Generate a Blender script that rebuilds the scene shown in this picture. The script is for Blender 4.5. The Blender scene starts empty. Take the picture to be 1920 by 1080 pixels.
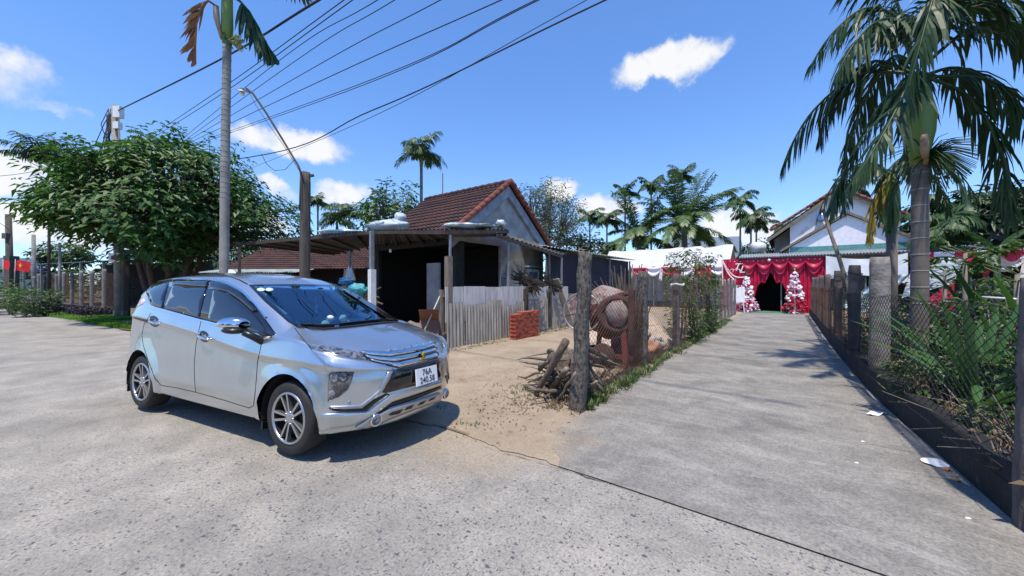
import bpy, bmesh, math, random
from mathutils import Vector, Matrix, noise
from mathutils.bvhtree import BVHTree
R = math.radians
C = bpy.context.scene.collection
SC = bpy.context.scene
rng = random.Random(7)

# ------------------------------------------------------------------ camera, sky, sun, exposure
CAM_H, FPX, HOR = 1.517, 690.0, 534.0
cd = bpy.data.cameras.new('camera'); cam = bpy.data.objects.new('camera', cd); C.objects.link(cam)
cam.location = (0, 0, CAM_H); cam.rotation_euler = (R(90), 0, 0)
cd.sensor_width = 36; cd.lens = 36 * FPX / 1920; cd.shift_y = (HOR - 540) / 1920
cd.clip_start = .05; cd.clip_end = 3000
SC.camera = cam

SUN_EL, SUN_AZ = 70.0, 195.0          # azimuth: clockwise from +Y seen from above (behind the camera, a little to the left)
sun_dir = Vector((math.sin(R(SUN_AZ)) * math.cos(R(SUN_EL)), math.cos(R(SUN_AZ)) * math.cos(R(SUN_EL)), math.sin(R(SUN_EL))))
sl = bpy.data.lights.new('sun', 'SUN'); sl.energy = 5.0; sl.angle = R(1.5); sl.color = (1, .90, .755)
so = bpy.data.objects.new('sun', sl); C.objects.link(so); so.rotation_euler = sun_dir.to_track_quat('Z', 'Y').to_euler()

SC.view_settings.view_transform = 'Standard'; SC.view_settings.look = 'None'
SC.view_settings.gamma = 1; SC.view_settings.exposure = .14; SC.view_settings.use_curve_mapping = False
SC.cycles.use_denoising = True
SC.cycles.max_bounces = 8; SC.cycles.transparent_max_bounces = 16

def N(nt, t, **kw):
    n = nt.nodes.new(t)
    for k, v in kw.items():
        if k in n.inputs: n.inputs[k].default_value = v
        else: setattr(n, k, v)
    return n

w = bpy.data.worlds.new('World'); SC.world = w; w.use_nodes = True
nt = w.node_tree; nt.nodes.clear(); L = nt.links.new
sky = N(nt, 'ShaderNodeTexSky', sky_type='NISHITA', sun_disc=False, sun_elevation=R(SUN_EL), sun_rotation=R(SUN_AZ),
        altitude=10, air_density=1.0, dust_density=0.0, ozone_density=3.0)
hs0 = N(nt, 'ShaderNodeHueSaturation', Saturation=.97, Value=1.8); L(sky.outputs[0], hs0.inputs['Color'])
hue = N(nt, 'ShaderNodeMixRGB', blend_type='MULTIPLY', Fac=1.0); L(hs0.outputs[0], hue.inputs[1])
elv = N(nt, 'ShaderNodeTexCoord'); esp = N(nt, 'ShaderNodeSeparateXYZ'); L(elv.outputs['Generated'], esp.inputs[0])
erp = N(nt, 'ShaderNodeValToRGB'); L(esp.outputs['Z'], erp.inputs['Fac']); erp.color_ramp.elements[0].color = (.66, .86, 1.14, 1); erp.color_ramp.elements[1].color = (.80, 1.12, 1.5, 1)
erp.color_ramp.elements[1].position = .5; e2_ = erp.color_ramp.elements.new(.16); e2_.color = (.84, 1.03, 1.32, 1); L(erp.outputs[0], hue.inputs[2])
tc = N(nt, 'ShaderNodeTexCoord')
def pdir(px, py): return Vector(((px - 960) / FPX, 1, (HOR - py) / FPX)).normalized()
# cumulus: each bank is a soft ellipse of directions, broken up by noise
banks = [(1255, 112, .15, .062, 1.05), (545, 262, .17, .055, 1.0), (640, 358, .095, .05, .95), (1052, 357, .085, .05, .95),
         (12, 145, .075, .05, .7), (20, 320, .10, .055, 1.0), (1140, 392, .12, .045, .95), (1390, 425, .14, .06, .95), (520, 352, .06, .03, .8), (470, 420, .12, .05, .9),
         (40, 430, .16, .06, .95), (1490, 455, .25, .05, .8), (90, 200, .05, .02, .7), (2300, 330, .3, .08, .6), (-500, 330, .3, .08, .6)]
warp = N(nt, 'ShaderNodeTexNoise', Scale=7.0, Detail=7.0, Roughness=.62); L(tc.outputs['Generated'], warp.inputs['Vector'])
wv = N(nt, 'ShaderNodeVectorMath', operation='SUBTRACT'); L(warp.outputs['Color'], wv.inputs[0]); wv.inputs[1].default_value = (.5, .5, .5)
ws = N(nt, 'ShaderNodeVectorMath', operation='MULTIPLY'); L(wv.outputs[0], ws.inputs[0]); ws.inputs[1].default_value = (.15, .15, .12)
wa = N(nt, 'ShaderNodeVectorMath', operation='ADD'); L(tc.outputs['Generated'], wa.inputs[0]); L(ws.outputs[0], wa.inputs[1])
last = None
for (px, py, sx, sz, amp) in banks:
    d = pdir(px, py); rgt = Vector((d.y, -d.x, 0)).normalized(); up = rgt.cross(d).normalized()
    sub = N(nt, 'ShaderNodeVectorMath', operation='SUBTRACT'); L(wa.outputs[0], sub.inputs[0]); sub.inputs[1].default_value = d
    comps = []
    for ax, s in ((rgt, sx), (up, sz), (d, .5)):
        dt = N(nt, 'ShaderNodeVectorMath', operation='DOT_PRODUCT'); L(sub.outputs[0], dt.inputs[0]); dt.inputs[1].default_value = ax / s
        sq = N(nt, 'ShaderNodeMath', operation='POWER'); L(dt.outputs['Value'], sq.inputs[0]); sq.inputs[1].default_value = 2
        ab = N(nt, 'ShaderNodeMath', operation='ABSOLUTE'); L(dt.outputs['Value'], ab.inputs[0]); L(ab.outputs[0], sq.inputs[0]); comps.append(sq)
    a1 = N(nt, 'ShaderNodeMath', operation='ADD'); L(comps[0].outputs[0], a1.inputs[0]); L(comps[1].outputs[0], a1.inputs[1])
    a2 = N(nt, 'ShaderNodeMath', operation='ADD'); L(a1.outputs[0], a2.inputs[0]); L(comps[2].outputs[0], a2.inputs[1])
    mr = N(nt, 'ShaderNodeMapRange', interpolation_type='SMOOTHSTEP'); L(a2.outputs[0], mr.inputs['Value'])
    mr.inputs['From Min'].default_value = 1.0; mr.inputs['From Max'].default_value = .1; mr.inputs['To Max'].default_value = amp
    if last is None: last = mr
    else:
        mx = N(nt, 'ShaderNodeMath', operation='MAXIMUM'); L(last.outputs[0], mx.inputs[0]); L(mr.outputs[0], mx.inputs[1]); last = mx
fine = N(nt, 'ShaderNodeTexNoise', Scale=16.0, Detail=8.0, Roughness=.6); L(tc.outputs['Generated'], fine.inputs['Vector'])
fs = N(nt, 'ShaderNodeMath', operation='MULTIPLY_ADD'); L(fine.outputs[0], fs.inputs[0]); fs.inputs[1].default_value = 1.3; fs.inputs[2].default_value = -.65
fa = N(nt, 'ShaderNodeMath', operation='ADD'); L(fs.outputs[0], fa.inputs[0]); L(last.outputs[0], fa.inputs[1])
mm = N(nt, 'ShaderNodeMapRange', interpolation_type='SMOOTHSTEP'); L(fa.outputs[0], mm.inputs['Value']); mm.inputs['From Min'].default_value = .30; mm.inputs['From Max'].default_value = 1.05; mm.inputs['To Max'].default_value = .95
gate = N(nt, 'ShaderNodeMapRange', interpolation_type='SMOOTHSTEP'); L(last.outputs[0], gate.inputs['Value']); gate.inputs['From Max'].default_value = .2
mg = N(nt, 'ShaderNodeMath', operation='MULTIPLY'); L(mm.outputs[0], mg.inputs[0]); L(gate.outputs[0], mg.inputs[1])
ccol = N(nt, 'ShaderNodeValToRGB'); L(fa.outputs[0], ccol.inputs['Fac']); ccol.color_ramp.elements[0].position = .35; ccol.color_ramp.elements[1].position = 1.0
ccol.color_ramp.elements[0].color = (.66, .74, .88, 1); ccol.color_ramp.elements[1].color = (1, 1, 1, 1)
cmul = N(nt, 'ShaderNodeVectorMath', operation='SCALE'); L(ccol.outputs[0], cmul.inputs[0]); cmul.inputs['Scale'].default_value = 10.2
cmix = N(nt, 'ShaderNodeMixRGB', blend_type='MIX'); L(mg.outputs[0], cmix.inputs[0]); L(hue.outputs[0], cmix.inputs[1]); L(cmul.outputs[0], cmix.inputs[2])
bg = N(nt, 'ShaderNodeBackground', Strength=.088); L(cmix.outputs[0], bg.inputs['Color'])
wo = N(nt, 'ShaderNodeOutputWorld'); L(bg.outputs[0], wo.inputs['Surface'])

# ------------------------------------------------------------------ coordinates
# p runs up the concrete path, q along the road (right positive); both are metres on the ground
def W(q, p, z=0): return Vector((.8 * q + .6 * p, -.6 * q + .8 * p, z))
def G(px, py, z=0.0):
    Y = FPX * (CAM_H - z) / (py - HOR); return Vector(((px - 960) / FPX * Y, Y, z))
def D(px, py, Y): return Vector(((px - 960) / FPX * Y, Y, CAM_H + (HOR - py) / FPX * Y))
def QX(q, px):                       # p of the point of the line q = const seen in column px
    t = (px - 960) / FPX; Y = q / (.8 * t - .6); return .6 * t * Y + .8 * Y
QDIR = Vector((.8, -.6, 0)); PDIR = Vector((.6, .8, 0)); RZ = math.atan2(-.6, .8)   # local x = q, local y = p

CAR_X, CAR_Y, CAR_TH, CAR_ROLL = -1.592, 3.963, .45, .04
def sstep(a, b, x):
    t = min(1, max(0, (x - a) / (b - a))); return t * t * (3 - 2 * t)
def gz(x, y):                        # the roadside falls away gently under the far side of the car
    dx, dy = x - CAR_X, y - CAR_Y
    u = dx * math.cos(CAR_TH) - dy * math.sin(CAR_TH); v = -dx * math.sin(CAR_TH) - dy * math.cos(CAR_TH)
    d = CAR_ROLL * min(1.75, max(0, .86 - v)) * (1 - sstep(-.9, -3.2, v)) if v < .86 else 0
    return -d * sstep(2.6, 1.2, u) * sstep(-5, -3.4, u)

# ------------------------------------------------------------------ mesh builder
class MB:
    def __init__(s): s.v = []; s.f = []; s.m = []; s.mi = 0; s.sm = []
    def add(s, vs, fs, smooth=False):
        b = len(s.v); s.v += [Vector(x) for x in vs]
        for f in fs: s.f.append(tuple(b + i for i in f)); s.m.append(s.mi); s.sm.append(smooth)
        return s
    def box(s, c, size, rot=None, taper=1.0, jit=0):
        hx, hy, hz = size[0] / 2, size[1] / 2, size[2] / 2; vs = []
        for dz in (-1, 1):
            k = taper if dz > 0 else 1
            for dx, dy in ((-1, -1), (1, -1), (1, 1), (-1, 1)):
                p = Vector((dx * hx * k, dy * hy * k, dz * hz))
                if jit: p += Vector((rng.uniform(-jit, jit), rng.uniform(-jit, jit), rng.uniform(-jit, jit)))
                if rot is not None: p = rot @ p
                vs.append(p + Vector(c))
        return s.add(vs, [(3, 2, 1, 0), (4, 5, 6, 7), (0, 1, 5, 4), (1, 2, 6, 5), (2, 3, 7, 6), (3, 0, 4, 7)])
    def bar(s, a, b, w, h=None, up=(0, 0, 1), w2=None):      # box beam between two points
        a, b = Vector(a), Vector(b); h = h or w; d = b - a; z = d.normalized(); u = Vector(up)
        if abs(z.dot(u)) > .98: u = Vector((1, 0, 0))
        x = u.cross(z).normalized(); y = z.cross(x); k = (w2 or w) / w
        vs = [p + x * sx * w / 2 * kk + y * sy * h / 2 * kk for p, kk in ((a, 1), (b, k)) for sx, sy in ((-1, -1), (1, -1), (1, 1), (-1, 1))]
        return s.add(vs, [(3, 2, 1, 0), (4, 5, 6, 7), (0, 1, 5, 4), (1, 2, 6, 5), (2, 3, 7, 6), (3, 0, 4, 7)])
    def tube(s, pts, r, n=8, cap=True, smooth=True):
        pts = [Vector(p) for p in pts]; m = len(pts); rr = r if isinstance(r, (list, tuple)) else [r] * m
        vs = []; fs = []; px = None
        for i, p in enumerate(pts):
            d = (pts[min(i + 1, m - 1)] - pts[max(i - 1, 0)])
            d = d.normalized() if d.length > 1e-9 else Vector((0, 0, 1))
            if px is None: px = d.orthogonal().normalized()
            px = (px - d * px.dot(d)); px = px.normalized() if px.length > 1e-6 else d.orthogonal().normalized()
            py = d.cross(px)
            for k in range(n):
                a = 2 * math.pi * k / n; vs.append(p + (px * math.cos(a) + py * math.sin(a)) * rr[i])
        for i in range(m - 1):
            for k in range(n): fs.append((i * n + k, i * n + (k + 1) % n, (i + 1) * n + (k + 1) % n, (i + 1) * n + k))
        if cap: fs.append(tuple(range(n - 1, -1, -1))); fs.append(tuple((m - 1) * n + k for k in range(n)))
        return s.add(vs, fs, smooth)
    def lathe(s, prof, n=16, M=None, smooth=True, cap=True):  # prof: (radius, z)
        M = M or Matrix(); vs = []; fs = []
        for r, z in prof:
            for k in range(n): a = 2 * math.pi * k / n; vs.append(M @ Vector((r * math.cos(a), r * math.sin(a), z)))
        for i in range(len(prof) - 1):
            for k in range(n): fs.append((i * n + k, i * n + (k + 1) % n, (i + 1) * n + (k + 1) % n, (i + 1) * n + k))
        if cap:
            if prof[0][0] > 1e-4: fs.append(tuple(range(n - 1, -1, -1)))
            if prof[-1][0] > 1e-4: fs.append(tuple((len(prof) - 1) * n + k for k in range(n)))
        return s.add(vs, fs, smooth)
    def blob(s, c, r, n=10, m=7, amp=.15, fr=1.5, seed=0, M=None):
        vs = []; fs = []; c = Vector(c); r = Vector(r) if not isinstance(r, (int, float)) else Vector((r, r, r))
        for i in range(m + 1):
            th = math.pi * i / m
            for k in range(n):
                a = 2 * math.pi * k / n; d = Vector((math.sin(th) * math.cos(a), math.sin(th) * math.sin(a), math.cos(th)))
                q = d * (1 + amp * noise.noise(d * fr + Vector((seed * 7.3, seed, 0)))); q = Vector((q.x * r.x, q.y * r.y, q.z * r.z))
                vs.append((M @ q if M else q) + c)
        for i in range(m):
            for k in range(n): fs.append((i * n + k, i * n + (k + 1) % n, (i + 1) * n + (k + 1) % n, (i + 1) * n + k)[::-1])
        return s.add(vs, fs, True)
    def grid(s, fn, nu, nv, smooth=True):
        vs = [fn(i / nu, j / nv) for j in range(nv + 1) for i in range(nu + 1)]
        fs = [(j * (nu + 1) + i, j * (nu + 1) + i + 1, (j + 1) * (nu + 1) + i + 1, (j + 1) * (nu + 1) + i) for j in range(nv) for i in range(nu)]
        return s.add(vs, fs, smooth)
    def prism(s, poly, depth):                                  # planar polygon (3D points) pushed along a vector
        d = Vector(depth); n = len(poly); vs = [Vector(p) for p in poly] + [Vector(p) + d for p in poly]
        return s.add(vs, [tuple(range(n - 1, -1, -1)), tuple(range(n, 2 * n))] + [(i, (i + 1) % n, n + (i + 1) % n, n + i) for i in range(n)])
    def mesh(s, name, mats):
        me = bpy.data.meshes.new(name); me.from_pydata([tuple(p) for p in s.v], [], s.f)
        for m in (mats if isinstance(mats, (list, tuple)) else [mats]): me.materials.append(m)
        me.polygons.foreach_set('material_index', s.m); me.polygons.foreach_set('use_smooth', s.sm); me.update(); return me
    def build(s, name, mats, parent=None, loc=None, rz=0):
        o = bpy.data.objects.new(name, s.mesh(name, mats)); C.objects.link(o)
        if loc is not None: o.location = loc
        if rz: o.rotation_euler.z = rz
        if parent is not None: o.parent = parent
        return o
def tag(o, label=None, cat=None, group=None, kind=None):
    if label: o['label'] = label
    if cat: o['category'] = cat
    if group: o['group'] = group
    if kind: o['kind'] = kind
    return o
def empty(name, label, cat, loc=(0, 0, 0), rz=0, group=None):
    o = bpy.data.objects.new(name, None); C.objects.link(o); o.location = loc; o.rotation_euler.z = rz; o.empty_display_size = .2
    return tag(o, label, cat, group)
def part(mesh, name, parent, loc=(0, 0, 0), rot=(0, 0, 0), scale=1.0):
    o = bpy.data.objects.new(name, mesh); C.objects.link(o); o.parent = parent; o.location = loc; o.rotation_euler = rot
    o.scale = (scale,) * 3 if isinstance(scale, (int, float)) else scale
    return o
def copy_tree(o, parent=None):
    c = o.copy(); C.objects.link(c)
    if parent is not None: c.parent = parent
    for ch in list(o.children): copy_tree(ch, c)
    return c

# ------------------------------------------------------------------ materials
MAT = {}
def mat(name, col, rough=.6, metal=0, spec=.5, noise_amt=.25, scale=6, detail=6, bump=.0, bscale=40, coat=0, col2=None, trans=0, alpha=1, coords='Object', fac=(.35, .65), stretch=None, emis=None):
    """one procedural surface: base colour broken up by noise, optional bump"""
    m = bpy.data.materials.new(name); m.use_nodes = True; nt = m.node_tree; L = nt.links.new
    b = nt.nodes['Principled BSDF']; b.inputs['Roughness'].default_value = rough; b.inputs['Metallic'].default_value = metal
    b.inputs['Specular IOR Level'].default_value = spec; b.inputs['Coat Weight'].default_value = coat; b.inputs['Coat Roughness'].default_value = .03
    b.inputs['Transmission Weight'].default_value = trans; b.inputs['Alpha'].default_value = alpha
    tc = N(nt, 'ShaderNodeTexCoord'); vec = tc.outputs[coords]
    if stretch:
        mp = N(nt, 'ShaderNodeMapping'); mp.inputs['Scale'].default_value = stretch; L(vec, mp.inputs['Vector']); vec = mp.outputs[0]
    c2 = col2 or tuple(x * (1 - noise_amt) for x in col); c1 = col if col2 else tuple(min(1, x * (1 + noise_amt * .6)) for x in col)
    nz = N(nt, 'ShaderNodeTexNoise', Scale=scale, Detail=detail, Roughness=.62); L(vec, nz.inputs['Vector'])
    rp = N(nt, 'ShaderNodeValToRGB'); rp.color_ramp.elements[0].position = fac[0]; rp.color_ramp.elements[1].position = fac[1]
    rp.color_ramp.elements[0].color = (*c1, 1); rp.color_ramp.elements[1].color = (*c2, 1)
    L(nz.outputs['Fac'], rp.inputs['Fac']); L(rp.outputs['Color'], b.inputs['Base Color'])
    if bump:
        n2 = N(nt, 'ShaderNodeTexNoise', Scale=bscale, Detail=5, Roughness=.6); L(vec, n2.inputs['Vector'])
        bp = N(nt, 'ShaderNodeBump', Strength=bump, Distance=.02); L(n2.outputs['Fac'], bp.inputs['Height']); L(bp.outputs[0], b.inputs['Normal'])
    if emis: b.inputs['Emission Color'].default_value = (*emis[0], 1); b.inputs['Emission Strength'].default_value = emis[1]
    MAT[name] = m; return m
def leafmat(name, col, col2, rough=.45, trans=.25, back=1.0):
    m = bpy.data.materials.new(name); m.use_nodes = True; nt = m.node_tree; L = nt.links.new; nt.nodes.clear()
    out = N(nt, 'ShaderNodeOutputMaterial'); b = N(nt, 'ShaderNodeBsdfPrincipled', Roughness=rough); t = N(nt, 'ShaderNodeBsdfTranslucent')
    mx = N(nt, 'ShaderNodeMixShader', Fac=trans); geo = N(nt, 'ShaderNodeNewGeometry')
    rp = N(nt, 'ShaderNodeValToRGB'); rp.color_ramp.elements[0].color = (*col, 1); rp.color_ramp.elements[1].color = (*col2, 1)
    L(geo.outputs['Random Per Island'], rp.inputs['Fac']); L(rp.outputs['Color'], b.inputs['Base Color'])
    hs = N(nt, 'ShaderNodeHueSaturation', Value=1.6, Saturation=1.1); L(rp.outputs['Color'], hs.inputs['Color']); L(hs.outputs[0], t.inputs['Color'])
    L(b.outputs[0], mx.inputs[1]); L(t.outputs[0], mx.inputs[2]); L(mx.outputs[0], out.inputs['Surface']); MAT[name] = m; return m
# ------------------------------------------------------------------ ground surfaces
def ground_mat(name, base, base2, scale=.8, pebble=0, streak=0, drift=None, dark=None, grit=.3, rough=.9, pebcol=(.040, .050, .066), speck=0):
    m = bpy.data.materials.new(name); m.use_nodes = True; nt = m.node_tree; L = nt.links.new
    b = nt.nodes['Principled BSDF']; b.inputs['Roughness'].default_value = rough; b.inputs['Specular IOR Level'].default_value = .25
    tc = N(nt, 'ShaderNodeTexCoord'); rot = N(nt, 'ShaderNodeMapping'); rot.inputs['Rotation'].default_value = (0, 0, -RZ); L(tc.outputs['Object'], rot.inputs['Vector'])
    P = rot.outputs[0]
    n1 = N(nt, 'ShaderNodeTexNoise', Scale=scale, Detail=9, Roughness=.66); L(P, n1.inputs['Vector'])
    rp = N(nt, 'ShaderNodeValToRGB'); rp.color_ramp.elements[0].position = .33; rp.color_ramp.elements[1].position = .66
    rp.color_ramp.elements[0].color = (*base2, 1); rp.color_ramp.elements[1].color = (*base, 1); L(n1.outputs['Fac'], rp.inputs['Fac'])
    col = rp.outputs['Color']; heights = []
    def mix(col, fac, c, mode='MIX'):
        x = N(nt, 'ShaderNodeMixRGB', blend_type=mode); L(fac, x.inputs[0]); L(col, x.inputs[1]); x.inputs[2].default_value = (*c, 1); return x.outputs[0]
    def math2(op, a, bb, clamp=False):
        x = N(nt, 'ShaderNodeMath', operation=op, use_clamp=clamp)
        for i, y in enumerate((a, bb)):
            if isinstance(y, (int, float)): x.inputs[i].default_value = y
            else: L(y, x.inputs[i])
        return x.outputs[0]
    n2 = N(nt, 'ShaderNodeTexNoise', Scale=55, Detail=6, Roughness=.7); L(P, n2.inputs['Vector'])
    f2 = N(nt, 'ShaderNodeMapRange'); L(n2.outputs['Fac'], f2.inputs['Value']); f2.inputs['From Min'].default_value = .3; f2.inputs['From Max'].default_value = .7
    f2.inputs['To Min'].default_value = 1 - grit; f2.inputs['To Max'].default_value = 1 + grit * .7
    gx = N(nt, 'ShaderNodeMixRGB', blend_type='MULTIPLY', Fac=1.0); L(col, gx.inputs[1]); L(f2.outputs[0], gx.inputs[2]); col = gx.outputs[0]
    heights.append((n2.outputs['Fac'], .5))
    if streak:
        mp = N(nt, 'ShaderNodeMapping'); mp.inputs['Scale'].default_value = (1.0, 2.6, 1); L(P, mp.inputs['Vector'])
        n3 = N(nt, 'ShaderNodeTexNoise', Scale=1.5, Detail=9, Roughness=.72, Distortion=1.2); L(mp.outputs[0], n3.inputs['Vector'])
        r3 = N(nt, 'ShaderNodeMapRange'); L(n3.outputs['Fac'], r3.inputs['Value']); r3.inputs['From Min'].default_value = .5; r3.inputs['From Max'].default_value = .72; r3.inputs['To Max'].default_value = streak
        col = mix(col, r3.outputs[0], (.62, .60, .57))
        r4 = N(nt, 'ShaderNodeMapRange'); L(n3.outputs['Fac'], r4.inputs['Value']); r4.inputs['From Min'].default_value = .46; r4.inputs['From Max'].default_value = .30; r4.inputs['To Max'].default_value = streak
        col = mix(col, r4.outputs[0], (.15, .15, .15)); 
    if pebble:
        mask = N(nt, 'ShaderNodeTexNoise', Scale=.55, Detail=5, Roughness=.6); L(P, mask.inputs['Vector'])
        for sc, th, keep, st in ((19, .36, .40, (1, 1.8, 1)), (33, .40, .62, (1.8, 1, 1)), (54, .42, .7, (1, 1.6, 1))):
            wn = N(nt, 'ShaderNodeTexNoise', Scale=sc * 1.3, Detail=2); L(P, wn.inputs['Vector'])
            ad = N(nt, 'ShaderNodeMixRGB', blend_type='LINEAR_LIGHT', Fac=.018); L(P, ad.inputs[1]); L(wn.outputs['Color'], ad.inputs[2])
            mp = N(nt, 'ShaderNodeMapping'); mp.inputs['Scale'].default_value = st; mp.inputs['Rotation'].default_value = (0, 0, sc * .7); L(ad.outputs[0], mp.inputs['Vector'])
            vo = N(nt, 'ShaderNodeTexVoronoi', Scale=sc, Randomness=1.0); L(mp.outputs[0], vo.inputs['Vector'])
            sp = N(nt, 'ShaderNodeSeparateColor'); L(vo.outputs['Color'], sp.inputs[0])
            thr = math2('MULTIPLY', sp.outputs[1], th)
            near = N(nt, 'ShaderNodeMapRange'); L(math2('SUBTRACT', vo.outputs['Distance'], thr), near.inputs['Value']); near.inputs['From Min'].default_value = .03; near.inputs['From Max'].default_value = -.03
            ms = N(nt, 'ShaderNodeMapRange'); L(mask.outputs['Fac'], ms.inputs['Value']); ms.inputs['From Min'].default_value = .36; ms.inputs['From Max'].default_value = .60; ms.inputs['To Min'].default_value = .20; ms.inputs['To Max'].default_value = keep
            on = N(nt, 'ShaderNodeMapRange'); L(math2('SUBTRACT', ms.outputs[0], sp.outputs[0]), on.inputs['Value']); on.inputs['From Max'].default_value = .06
            sq_ = N(nt, 'ShaderNodeSeparateXYZ'); L(P, sq_.inputs[0]); qw = N(nt, 'ShaderNodeMapRange'); L(sq_.outputs[0], qw.inputs['Value']); qw.inputs['From Min'].default_value = -10; qw.inputs['From Max'].default_value = -3; qw.inputs['To Min'].default_value = .35 * pebble; qw.inputs['To Max'].default_value = pebble
            fac = math2('MULTIPLY', math2('MULTIPLY', near.outputs[0], on.outputs[0], True), qw.outputs[0], True)
            pc = N(nt, 'ShaderNodeMixRGB', blend_type='MIX'); L(sp.outputs[2], pc.inputs[0]); pc.inputs[1].default_value = (*pebcol, 1); pc.inputs[2].default_value = (pebcol[0] * 2.3, pebcol[1] * 2.2, pebcol[2] * 2.05, 1)
            x = N(nt, 'ShaderNodeMixRGB'); L(fac, x.inputs[0]); L(col, x.inputs[1]); L(pc.outputs[0], x.inputs[2]); col = x.outputs[0]
            heights.append((fac, -.25))
    if drift:
        (qa, qb, pa, pb, dc) = drift; sx_ = N(nt, 'ShaderNodeSeparateXYZ'); L(P, sx_.inputs[0]); n6 = N(nt, 'ShaderNodeTexNoise', Scale=1.1, Detail=9, Roughness=.68); L(P, n6.inputs['Vector'])
        rr_ = N(nt, 'ShaderNodeMapRange'); L(sx_.outputs[1], rr_.inputs['Value']); rr_.inputs['From Min'].default_value = pa; rr_.inputs['From Max'].default_value = pb
        wa_ = N(nt, 'ShaderNodeMapRange', interpolation_type='SMOOTHSTEP'); L(sx_.outputs[0], wa_.inputs['Value']); wa_.inputs['From Min'].default_value = qa; wa_.inputs['From Max'].default_value = qa + 1.2
        wb_ = N(nt, 'ShaderNodeMapRange', interpolation_type='SMOOTHSTEP'); L(sx_.outputs[0], wb_.inputs['Value']); wb_.inputs['From Min'].default_value = qb; wb_.inputs['From Max'].default_value = qb - 1.4
        lvl = math2('MULTIPLY', math2('MULTIPLY', rr_.outputs[0], wa_.outputs[0]), wb_.outputs[0]); dd_ = math2('ADD', lvl, math2('MULTIPLY', math2('SUBTRACT', n6.outputs['Fac'], .5), 1.5))
        dm = N(nt, 'ShaderNodeMapRange', interpolation_type='SMOOTHSTEP'); L(dd_, dm.inputs['Value']); dm.inputs['From Min'].default_value = .30; dm.inputs['From Max'].default_value = .75; dm.inputs['To Max'].default_value = .92
        dg = N(nt, 'ShaderNodeMixRGB', blend_type='MULTIPLY', Fac=1.0); dg.inputs[1].default_value = (*dc, 1); L(f2.outputs[0], dg.inputs[2])
        xx = N(nt, 'ShaderNodeMixRGB'); L(dm.outputs[0], xx.inputs[0]); L(col, xx.inputs[1]); L(dg.outputs[0], xx.inputs[2]); col = xx.outputs[0]
    if dark:
        c, sc, lo, hi, amt = dark
        n5 = N(nt, 'ShaderNodeTexNoise', Scale=sc, Detail=8, Roughness=.7); L(P, n5.inputs['Vector'])
        r5 = N(nt, 'ShaderNodeMapRange'); L(n5.outputs['Fac'], r5.inputs['Value']); r5.inputs['From Min'].default_value = lo; r5.inputs['From Max'].default_value = hi; r5.inputs['To Max'].default_value = amt
        col = mix(col, r5.outputs[0], c)
    if speck:
        v2 = N(nt, 'ShaderNodeTexVoronoi', Scale=38); L(P, v2.inputs['Vector'])
        s2 = N(nt, 'ShaderNodeMapRange'); L(v2.outputs['Distance'], s2.inputs['Value']); s2.inputs['From Min'].default_value = .16; s2.inputs['From Max'].default_value = .08; s2.inputs['To Max'].default_value = speck
        col = mix(col, s2.outputs[0], (.08, .06, .04))
    L(col, b.inputs['Base Color'])
    tot = None
    for hsock, k in heights:
        t = math2('MULTIPLY', hsock, k); tot = t if tot is None else math2('ADD', tot, t)
    bp = N(nt, 'ShaderNodeBump', Strength=.55, Distance=.012); L(tot, bp.inputs['Height']); L(bp.outputs[0], b.inputs['Normal'])
    MAT[name] = m; return m
ground_mat('road_concrete', (.375, .350, .308), (.235, .223, .20), scale=1.9, pebble=.80, grit=.42, dark=((.13, .125, .115), .38, .50, .74, .55), drift=(-9, -.9, 1.5, 2.75, (.34, .285, .215)))
ground_mat('path_concrete', (.30, .284, .252), (.180, .172, .156), scale=1.7, streak=.26, pebble=.35, grit=.45, dark=((.07, .068, .066), .8, .50, .75, .6), drift=(-3.4, -.95, 5.0, 3.2, (.335, .28, .21)))
ground_mat('yard_dirt', (.375, .308, .226), (.27, .214, .152), scale=1.2, grit=.3, dark=((.15, .11, .08), 1.6, .54, .72, .6), speck=.5)
ground_mat('garden_soil', (.26, .19, .125), (.13, .095, .06), scale=2.5, grit=.4, speck=.5)
ground_mat('far_ground', (.10, .12, .05), (.16, .12, .07), scale=.4, grit=.3)

def sheet(name, fn, q0, q1, p0, p1, nq, np_, m, z=0.0):
    mb = MB()
    def f(i, j):
        q = q0 + (q1 - q0) * i; p = p0 + (p1 - p0) * j; q, p, dz = fn(q, p, i, j); v = W(q, p); v.z = gz(v.x, v.y) + z + dz; return v
    mb.grid(f, nq, np_, True); return tag(mb.build(name, MAT[m]), kind='structure')
g = MB(); g.add([(-900, -300, -.2), (900, -300, -.2), (900, 1500, -.2), (-900, 1500, -.2)], [(0, 1, 2, 3)])
tag(g.build('ground', MAT['far_ground']), kind='structure')
def n2(x, y, s=1.0): return noise.noise(Vector((x * s, y * s, 3.7)))
def road_far(q):                      # far edge of the road
    if q > -2: return 2.76
    if q > -12: return 3.0
    return 3.0 + (q + 12) * .155 if q > -20 else 1.76 + (q + 20) * .13
def fr(q, p, i, j):
    p1 = road_far(q) + (.35 if q < -2.1 else 0); return q, -14 + (p1 + 14) * (p + 14) / 16.7, 0
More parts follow.
